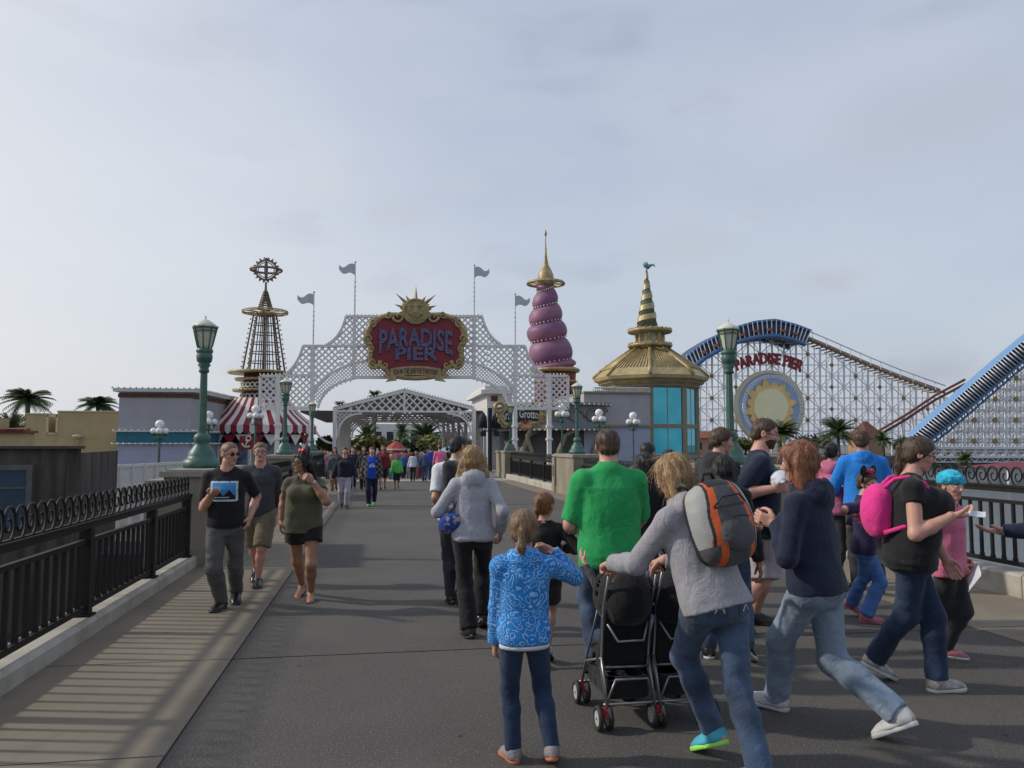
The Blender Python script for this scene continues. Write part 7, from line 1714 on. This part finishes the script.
s20 = person(dict(label='woman with tied dark hair and a pink top beside the man in bright blue', at=(830, 9.8), H=1.72, fem=1, face=48, skin='pink', haircol='black', hair='pony', hairlen=.5, ponyz=.2, glasses='frame', head=(15, -6, 0), res=.013, tops=[dict(m=F_pink, sleeve=.8, hem=.48, hood=1)], pants=dict(m=F_char)))
# ================================================================ BAGS AND THINGS IN HANDS
M_bpg = fabric('pack_grey', (.075, .075, .08), var=.1); M_bpo = mat('pack_orange', (.62, .10, .015), rough=.6, var=.08, bump=.2); M_bpw = mat('pack_silver', (.34, .34, .33), rough=.6, var=.08, bump=.2); M_bpd = mat('pack_dark', (.018, .018, .02), rough=.6, var=.15, bump=.3)
s = s10; Mt = np.stack([s.Rt, s.Ft, s.U], -1); c = s.pel + s.U * .225 * s.H - s.Ft * (.205) + s.Rt * .055
g = Gear(s, 'backpack', 'bulging grey and orange backpack on the back of the woman pushing the stroller', 'backpack', c)
def bq(P): return (P - c) @ Mt
def bpf(P):
    q = bq(P); d = smin(ell(q, (0, .02, -.01), (.175, .13, .225)), rbox(q, (0, .05, -.02), (.155, .09, .20), .07), .05); return d - .004 * ridges(q, (9, 9, 9))
def bm1(X):
    q = bq(X); m = np.zeros(len(q), int)
    side = np.abs(q[:, 0]) - (.105 - .25 * np.maximum(0, q[:, 2] - .02)); m[side > 0] = 2
    m[(np.abs(side) < .018)] = 1; m[(q[:, 2] < -.10) & (np.abs(side) < .035)] = 1; m[np.abs(side - .024) < .007] = 3; m[(side > 0) & (q[:, 2] < -.13)] = 0; m[q[:, 1] > .055] = 3; m[(np.abs(q[:, 2] - .05 - .3 * q[:, 0] ** 2) < .007) & (side < 0)] = 3
    m[(q[:, 2] > .165) & (np.abs(q[:, 0]) < .07)] = 3; return m
v, f = surface_net(bpf, c - .33, c + .33, .005); mesh_obj('main_bag', v - c, f, [M_bpg, M_bpo, M_bpw, M_bpd], g.t, bm1(v[f].mean(1)), True)
g.sdf('front_pocket', lambda P: smax(ell(bq(P), (0, -.085, -.085), (.10, .045, .095)), -(.0 - bq(P)[:, 1]) * 0 - 1, .01), M_bpg, .008, .35)
b = MB(); T = lambda x, y, z: Vector(c + Mt @ V3(x, y, z)); b.path([T(-.04, .03, .20), T(-.03, .02, .25), T(.03, .02, .25), T(.04, .03, .20)], .011, 6); 
for sx in (-1, 1): b.path([T(sx * .10, .04, .18), T(sx * .115, .10, .225), T(sx * .12, .20, .215), T(sx * .125, .285, .12), T(sx * .135, .27, 0), T(sx * .15, .16, -.10), T(sx * .13, .06, -.15)], .017, 6)
g.mb('straps', b, M_bpd); b = MB(); b.path([T(-.10, -.09, .06), T(-.05, -.12, .10), T(.05, -.12, .10), T(.10, -.09, .06)], .005, 5); b.path([T(-.07, -.123, -.02), T(0, -.134, -.005), T(.07, -.123, -.02)], .004, 5); g.mb('zip', b, M_bpd)
# pink rucksack
s = s16; Mt16 = np.stack([s.Rt, s.Ft, s.U], -1); c16 = s.pel + s.U * .175 * s.H - s.Ft * .225 + s.Rt * .0
g = Gear(s, 'rucksack', 'hot pink rucksack on the back of the woman in black', 'backpack', c16)
g.sdf('main_bag', lambda P: smin(ell((P - c16) @ Mt16, (0, 0, -.02), (.15, .10, .19)), rbox((P - c16) @ Mt16, (0, .03, -.03), (.13, .06, .16), .05), .04) - .006 * ridges(P, (8, 8, 6)), F_hot, .009, .33)
b = MB(); T = lambda x, y, z: Vector(c16 + Mt16 @ V3(x, y, z))
for sx in (-1, 1): b.path([T(sx * .07, .04, .15), T(sx * .11, .10, .215), T(sx * .125, .18, .235), T(sx * .135, .28, .20), T(sx * .14, .34, .10), T(sx * .17, .30, -.02), T(sx * .20, .16, -.10), T(sx * .13, .04, -.16)], .017, 6)
g.mb('straps', b, F_hot)
# grey pack of the man in white
s = s4b; c4 = s.pel + s.U * .20 * s.H - s.Ft * .16; g = Gear(s, 'rucksack', 'plain grey rucksack of the man in white', 'backpack', c4)
g.sdf('main_bag', lambda P: rbox(P, c4, (.14, .075, .21), .06) - .004 * ridges(P, (9, 9, 7)), F_char, .012, .33)
b = MB()
for sx in (-1, 1): b.path([Vector(c4 + V3(sx * .09, .04, .18)), Vector(c4 + V3(sx * .115, .14, .245)), Vector(c4 + V3(sx * .12, .25, .14))], .022, 6)
g.mb('straps', b, F_char)
# strap of man 2: one shoulder bag strap with pouch
s = s2; c2 = s.pel + V3(-.22, -.10, .10 * s.H); g = Gear(s, 'shoulder_bag', 'dark shoulder bag of the man in glasses', 'bag', c2)
g.sdf('pouch', lambda P: rbox(P, c2, (.06, .13, .14), .04), F_char, .014, .3); b = MB(); b.path([Vector(c2 + V3(.02, .08, .12)), Vector(s.SH[0] + V3(.04, .075, -.02)), Vector(s.SH[0] + V3(.045, .02, .055)), Vector(s.SH[0] + V3(.04, -.07, 0)), Vector(c2 + V3(.0, -.1, .12))], .02, 6); g.mb('strap', b, M_bpd)
# patterned bag of the blonde woman
s = s4; c5 = s.L3(('w', 453, 522, -.12)); g = Gear(s, 'tote_bag', 'blue patterned cloth bag under the arm of the blonde woman in grey', 'bag', c5)
M_tote = fabric('tote_pattern', (.02, .06, .30), col2=(.35, .30, .25), lo=.48, hi=.56, scale=14)
g.sdf('pouch', lambda P: smin(ell(P, c5, (.13, .07, .095)), ell(P, c5 + V3(-.07, .02, -.05), (.07, .05, .05)), .04) + .012 * ridges(P, (12, 12, 12)), M_tote, .009, .25)
b = MB(); b.path([Vector(c5 + V3(-.03, 0, .08)), Vector(s.SH[0] + V3(.03, -.055, -.12)), Vector(s.SH[0] + V3(.03, -.02, .055)), Vector(s.SH[0] + V3(.03, .06, -.05)), Vector(c5 + V3(.05, .03, .08))], .010, 6); g.mb('strap', b, mat('strap_brown', (.16, .06, .05)))
# phone, cap, papers, ticket
def flat_thing(s, name, label, cat, px, py, d, size, rot, m, part='sheet', th=.004):
    c = s.L3(('w', px, py, d)); g = Gear(s, name, label, cat, c); b = MB(); Mr = rotm(*rot); n = 6; vs = []; 
    for k_ in (-1, 1):
        for i in range(n + 1):
            for j in (0, 1): u = i / n - .5; vs.append(c + Mr @ V3(u * size[0], k_ * th / 2 + (.06 * size[0] * math.sin(u * 5) if part == 'sheet' else 0), (j - .5) * size[1]))
    o = 2 * (n + 1); fs = []
    for i in range(n): a = 2 * i; fs += [(a, a + 2, a + 3, a + 1), (o + a, o + a + 1, o + a + 3, o + a + 2), (a, o + a, o + a + 2, a + 2), (a + 1, a + 3, o + a + 3, o + a + 1)]
    fs += [(0, 1, o + 1, o), (2 * n, o + 2 * n, o + 2 * n + 1, 2 * n + 1)]; b.add(vs, fs); g.mb(part, b, m); return g
flat_thing(s14, 'phone', 'dark mobile phone in the hand of the orange haired woman', 'phone', 764, 516, .10, (.07, .14), (30, -50, 20), M_blackp, 'case', .010)
M_paper = mat('paper', (.6, .62, .68), rough=.7, var=.12, scale=12); M_paper2 = mat('printed_paper', (.5, .04, .07), rough=.6, col2=(.6, .6, .62), lo=.47, hi=.53, scale=14)
flat_thing(s15, 'leaflet', 'red and white leaflet held by the child with mouse ears', 'leaflet', 865, 512, -.32, (.15, .22), (-40, -20, 25), M_paper2)
flat_thing(s16, 'ticket', 'small white ticket passing from the woman in black to the open hand', 'ticket', 977, 514, -.34, (.10, .04), (-70, -30, 0), M_paper)
flat_thing(s17, 'park_map', 'folded pale blue map held by the child in the turquoise hat', 'map', 974, 576, -.22, (.24, .16), (-30, -30, 25), M_paper)
cc_ = s13.L3(('w', 783, 481, -.34)); g = Gear(s13, 'baseball_cap', 'white baseball cap held in the hands of the bearded man', 'cap', cc_)
M_cap2 = mat('cap_white', (.6, .62, .68), rough=.8, var=.2, scale=18, bump=.3)
g.sdf('crown', lambda P: smax(ell(P, cc_, (.09, .11, .10)), -(P - cc_) @ nrm([0, -.5, 1]) - .01, .01) + .006 * ridges(P, (22, 22, 22)), M_cap2, .008, .2); g.sdf('brim', lambda P: ell(P, cc_ + V3(0, .08, .03), (.075, .09, .012), rotm(0, 40)), M_cap2, .007, .25)
# ================================================================ DOUBLE STROLLER
M_tube = mat('stroller_aluminium', (.27, .27, .28), rough=.35, metal=.7, var=.05); M_tyre = mat('stroller_tyre', (.02, .02, .02), rough=.7); M_hub = mat('stroller_hub', (.40, .40, .40), rough=.5, var=.1); M_rbr = mat('stroller_red', (.45, .02, .02), rough=.4); M_scl = fabric('stroller_cloth', (.010, .010, .011), var=.2)
F_face = -2; fw_ = V3(math.sin(R(F_face)), math.cos(R(F_face)), 0); rg_ = V3(math.cos(R(F_face)), -math.sin(R(F_face)), 0)
sb = np.array((G(657, 727) + G(657, 727)) / 2); sb[2] = 0; stl = thing('double_stroller', 'black side by side double umbrella stroller with silver tubes', 'stroller', sb, rz=-R(F_face)); OFF[stl] = Vector((0, 0, 0))
wr = .075
def wheel_pair(x, y):
    b = MB()
    for dx in (-.032, .032):
        b.torus((x + dx, y, wr), wr - .016, .016, 22, 8, (1, 0, 0))
    w = b.build('wheel', M_tyre, stl); b = MB()
    for dx in (-.032, .032):
        b.tube((x + dx - .010, y, wr), (x + dx + .010, y, wr), wr - .030, n=18)
        for i in range(6): a = i * math.pi / 3; b.tube((x + dx, y, wr), (x + dx, y + math.cos(a) * (wr - .02), wr + math.sin(a) * (wr - .02)), .006, n=5)
    b.tube((x - .05, y, wr), (x + .05, y, wr), .008); h = b.build('hub', M_hub, stl); h.parent = w
    b = MB(); b.box((x, y - .01, wr + .04), (.022, .03, .04)); b.box((x, y - .04, wr + .02), (.02, .035, .008)); br_ = b.build('brake', M_rbr, stl); br_.parent = w
rx = [-.245, 0.02, .245]
for x in (-.335, 0, .335): wheel_pair(x, 0)
for x in (-.32, 0, .32): wheel_pair(x, .52)
b = MB()
for cx_ in (-.168, .168):
    for sx in (-1, 1):
        x = cx_ + sx * .15
        b.path([(x, .0, .13), (x, .10, .34), (x, .03, .72), (x, -.10, .98)], .0085, 8)          # push tube
        b.path([(x, .52, .13), (x, .42, .30), (x, .08, .40), (x, -.02, .13)], .0095, 8)
        b.path([(x, .42, .30), (x * 1.0, .12, .72)], .008, 8)
    b.path([(cx_ - .15, .10, .34), (cx_ + .15, .08, .34)], .008, 8); b.path([(cx_ - .15, .42, .30), (cx_ + .15, .42, .30)], .008, 8)
    b.path([(cx_ - .15, .06, .66), (cx_ - .08, -.02, .52), (cx_ + .08, -.02, .52), (cx_ + .15, .06, .66)], .009, 8)
    b.path([(cx_ - .15, 0.0, .15), (cx_ - .1, -.03, .30), (cx_ + .1, -.03, .30), (cx_ + .15, 0.0, .15)], .008, 8)
b.path([(-.335, 0, .15), (.335, 0, .15)], .009, 8); b.path([(-.335, .52, .14), (.335, .52, .14)], .008, 8); b.build('frame', M_tube, stl)
for cx_ in (-.168, .168):
    for sx in (-1, 1):
        b = MB(); x = cx_ + sx * .15; b.path([(x, -.09, .95), (x, -.13, 1.03), (x - sx * .02, -.19, 1.06), (x - sx * .03, -.24, 1.03)], .017, 8); b.build('grip', M_blackp, stl)
for cx_ in (-.168, .168):
    def seat(P, cx_=cx_):
        bk = rbox(P, (cx_, .08, .58), (.152, .035, .27), .025, rotm(0, 18)); st_ = rbox(P, (cx_, .24, .40), (.135, .14, .03), .03, rotm(0, 8)); lg = rbox(P, (cx_, .42, .27), (.12, .02, .11), .02, rotm(0, 20))
        return smin(smin(bk, st_, .05), lg, .04) - .006 * ridges(P, (11, 11, 11))
    v, f = surface_net(seat, (cx_ - .25, -.2, .1), (cx_ + .25, .62, 1.0), .011); mesh_obj('seat', v, f, M_scl, stl, None, True)
    def hood(P, cx_=cx_):
        o = ell(P, (cx_, .13, .76), (.172, .24, .20)); return smax(smax(o, -(o + .012), .004), .64 - P[:, 2] + .3 * (P[:, 1] - .13), .01) - .005 * ridges(P, (6, 16, 6))
    v, f = surface_net(hood, (cx_ - .25, -.2, .5), (cx_ + .25, .5, 1.1), .010); mesh_obj('canopy', v, f, M_scl, stl, None, True)
    def bsk(P, cx_=cx_): o = rbox(P, (cx_, .22, .235), (.14, .2, .07), .04); return smax(smax(o, -(o + .01), .004), P[:, 2] - .29, .01) - .006 * ridges(P, (9, 9, 9))
    v, f = surface_net(bsk, (cx_ - .25, -.1, .1), (cx_ + .25, .5, .4), .012); mesh_obj('basket', v, f, M_scl, stl, None, True)
b = MB(); b.box((-.13, .0, .72), (.065, .004, .10), rx=R(12)); b.build('care_label', M_paper, stl)
# child in the left seat, one hand up
lc = sb + rg_ * (-.168) + fw_ * .20
skid = person(dict(label='toddler sitting in the left seat of the stroller with one hand raised', at=(lc[0], lc[1], 0), abs=1, H=.92, child=1, hh=.19, face=F_face, skin='pink', haircol='darkblond', hair='short', hairt=.03, res=.012, lean=-14, crouch=0, hip=(0, -.02),
    feet=[((-.06, .26, .22), 0, 0), ((.06, .26, .22), 0, 0)], hands=[(-.22, .10, 1.04), (.10, .16, .62)], poles=[(-1, 0, -.5), (1, -.5, -.5)], curl=[.3, .5], head=(0, 0, 0), tops=[dict(m=F_char2, sleeve=1.9, hem=.47, off=.008)], pants=dict(m=F_jeand, off=.006), shoem=M_shoew, unit=1))
# ================================================================ PEOPLE FARTHER OFF
def fab2(c): return fabric('cloth_%02d%02d%02d' % tuple(int(v * 99) for v in c), c)
FAR = [
 (345, 508, 447, 180, 'woman in a navy sweater and grey sweatpants walking up the middle of the bridge', dict(fem=1, g=1.15, haircol='brown', hair='pony', tops=[((.012, .016, .03), 1.95, .50)], pants=((.38, .36, .40), 2.0), hands=[(-.19, .05, .48), (.19, .0, .47)])),
 (372, 506, 447, 180, 'man in a royal blue t-shirt under a dark plaid jacket, with green shoes', dict(g=1.15, haircol='brown', hair='short', tops=[((.015, .06, .42), .8, .47)], pants=((.012, .018, .04), 2.0), plaid=1, shoec=(.05, .35, .12))),
 (335, 491, 447, 180, 'long haired woman in a grey cardigan left of the woman in navy', dict(fem=1, haircol='black', hair='long', tops=[((.08, .09, .09), 1.9, .40)], pants=((.30, .17, .12), 2.0))),
 (353, 489, 447, 180, 'man in a dark jacket just behind the woman in navy', dict(haircol='brown', hair='short', tops=[((.03, .03, .035), 1.9, .47)], pants=((.05, .08, .13), 2.0))),
 (364, 490, 446, 180, 'woman in a black jacket with long black hair left of the man in plaid', dict(fem=1, haircol='black', hair='long', tops=[((.015, .015, .016), 1.9, .45)], pants=((.015, .015, .018), 2.0))),
 (383, 490, 445, 180, 'woman in a maroon cardigan right of the man in plaid', dict(fem=1, g=1.08, haircol='brown', hair='long', tops=[((.16, .015, .025), 1.9, .42)], pants=((.02, .02, .03), 1.0))),
 (397, 489, 455, 180, 'boy in a bright green vest and blue cap walking towards the camera', dict(child=1, haircol='brown', hair='short', tops=[((.10, .50, .10), 1.9, .46)], pants=((.02, .02, .02), 1.1), capc=(.02, .06, .4))),
 (413, 481, 452, 0, 'person in a white top and black trousers seen from behind in the far crowd', dict(fem=1, haircol='black', hair='long', tops=[((.55, .56, .6), 1.9, .47)], pants=((.015, .015, .02), 2.0))),
 (425, 481, 450, 10, 'person in a slate blue jacket left of the pink shirt in the far crowd', dict(haircol='black', hair='short', tops=[((.05, .09, .19), 1.9, .45)], pants=((.05, .08, .14), 2.0))),
 (431, 480, 447, 0, 'person in a violet blue jacket next to the pink shirt in the far crowd', dict(haircol='brown', hair='short', tops=[((.04, .05, .36), 1.9, .45)], pants=((.05, .08, .14), 2.0))),
 (440, 484, 445, -10, 'person in a bright pink t-shirt, denim shorts and an orange cap in the far crowd', dict(g=1.15, haircol='brown', hair='short', tops=[((.75, .16, .30), .9, .46)], pants=((.12, .17, .27), 1.0), capc=(.6, .10, .04))),
 (447, 482, 447, 20, 'person in black right of the pink shirt in the far crowd', dict(haircol='black', hair='short', tops=[((.02, .02, .02), 1.9, .45)], pants=((.03, .03, .04), 2.0))),
]
rg2 = random.Random(11); cols = [('black', (.02, .02, .02)), ('dark red', (.22, .03, .03)), ('pale', (.5, .5, .5)), ('blue', (.03, .10, .35)), ('grey', (.12, .12, .13)), ('tan', (.3, .2, .12)), ('teal', (.03, .2, .2)), ('mauve', (.25, .10, .18))]
xs_ = [322, 325, 328, 333, 341, 349, 356, 359, 368, 378, 386, 388, 392, 402, 404, 406, 409, 416, 418, 421, 428, 433, 435, 444, 450, 455, 459, 462]
def far_person(px, fy, ty, face, label, o, group='people walking beyond the gate'):
    d = (EYE) / ((fy - HOR) / 800.0); Hh = EYE - (ty - HOR) * d / 800; Hh = min(Hh, 1.86); st = rg2.uniform(.05, .11)
    sp = dict(label=label, at=(px, d), H=Hh, face=face, res=.024 if d < 24 else .03, hh=.15 if o.get('child') else .132, fem=o.get('fem', 0), g=o.get('g', 1), haircol=o['haircol'], hair=o['hair'], hairlen=1.2 if o['hair'] == 'long' else .8, hairt=.05, skin=o.get('skin', rg2.choice(['fair', 'tan', 'olive', 'pink'])),
        feet=[((-.05, st, 0), -5, 0), ((.05, -st, 0), 5, 20)] if rg2.random() < .5 else [((-.05, -st, 0), -5, 20), ((.05, st, 0), 5, 0)], hands=o.get('hands', [(-.16, rg2.uniform(-.03, .1), .47), (.16, rg2.uniform(-.03, .1), .47)]),
        tops=[dict(m=fab2(c), sleeve=sl, hem=hm, off=.02, amp=.012) for c, sl, hm in o['tops']], pants=dict(m=fab2(o['pants'][0]), len=o['pants'][1], off=.016), group=group)
    if o.get('shoec'): sp['shoem'] = mat('shoe_vivid', o['shoec'])
    if o.get('plaid'):
        def pm(X, s):
            q = X - s.pel; x = q @ s.Rt; z = (q @ s.U) / s.H + .52; y = q @ s.Ft; m = np.ones(len(x), int)
            pl = ((np.floor(z * 22) + np.floor(x * 12)) % 2 == 0); m[pl] = 2; fr = (y > 0) & (np.abs(x) < .115); m[fr] = 0
            t_ = fr & (z > .66) & (z < .72) & (np.abs(x + .01) < (.72 - z) * 1.4 + .02) & ((((x * .7 + z * 2.2) * 16) % 1) > .35); m[t_] = 3; return m
        sp['tops'] = [dict(m=[fab2((.015, .06, .42)), fab2((.02, .02, .02)), fab2((.11, .11, .11)), F_white], sleeve=1.9, hem=.46, off=.03, r=.02, mfn=pm)]
    s = person(sp)
    if o.get('capc'): s.part('cap', lambda P: smin(smax(ell(P, s.hc + V3(0, -.02, .17) * s.hh, V3(.42, .47, .38) * s.hh), s.hc[2] + .12 * s.hh - P[:, 2], .01), ell(P, s.hc + V3(0, .42, .17) * s.hh, V3(.28, .3, .05) * s.hh), .01), mat('cap_%d' % px, o['capc']), s.hc - .25, s.hc + .25, .02)
    return s
for a in FAR: far_person(*a)
rg3 = random.Random(4)
hairn = {'black': 'black', 'brown': 'brown', 'darkblond': 'fair', 'grey': 'greying'}
used_ = {}
for i, px in enumerate(xs_):
    cn, c = cols[(i * 3 + 1) % len(cols)]; c2n, c2 = cols[(i * 5 + 2) % len(cols)]; hc_ = ['black', 'brown', 'darkblond', 'grey', 'brown'][i % 5]; fem = i % 2; back = i % 3 == 0
    fy = 477.2 + (i * 7 % 5) * .55; near_ = min([(abs(px - p), n) for p, n in ((345, 'the woman in navy'), (372, 'the man in plaid'), (397, 'the boy in green'), (413, 'the white top'), (440, 'the pink shirt'), (320, 'the gate post'), (460, 'the dark eaves post'))])[1]
    sd_ = 'left' if px < dict([('the woman in navy', 345), ('the man in plaid', 372), ('the boy in green', 397), ('the white top', 413), ('the pink shirt', 440), ('the gate post', 320), ('the dark eaves post', 460)])[near_] else 'right'
    far_person(px, fy, 449 + (i % 5), 0 if back else 180, 'distant %s, %s top, %s legwear, just %s of %s' % ('woman' if fem else 'man', cn, c2n, sd_, near_), dict(fem=fem, haircol=hc_, hair='long' if fem else 'short', tops=[(c, 1.9 if i % 2 else .8, .46)], pants=(c2, 2.0)))
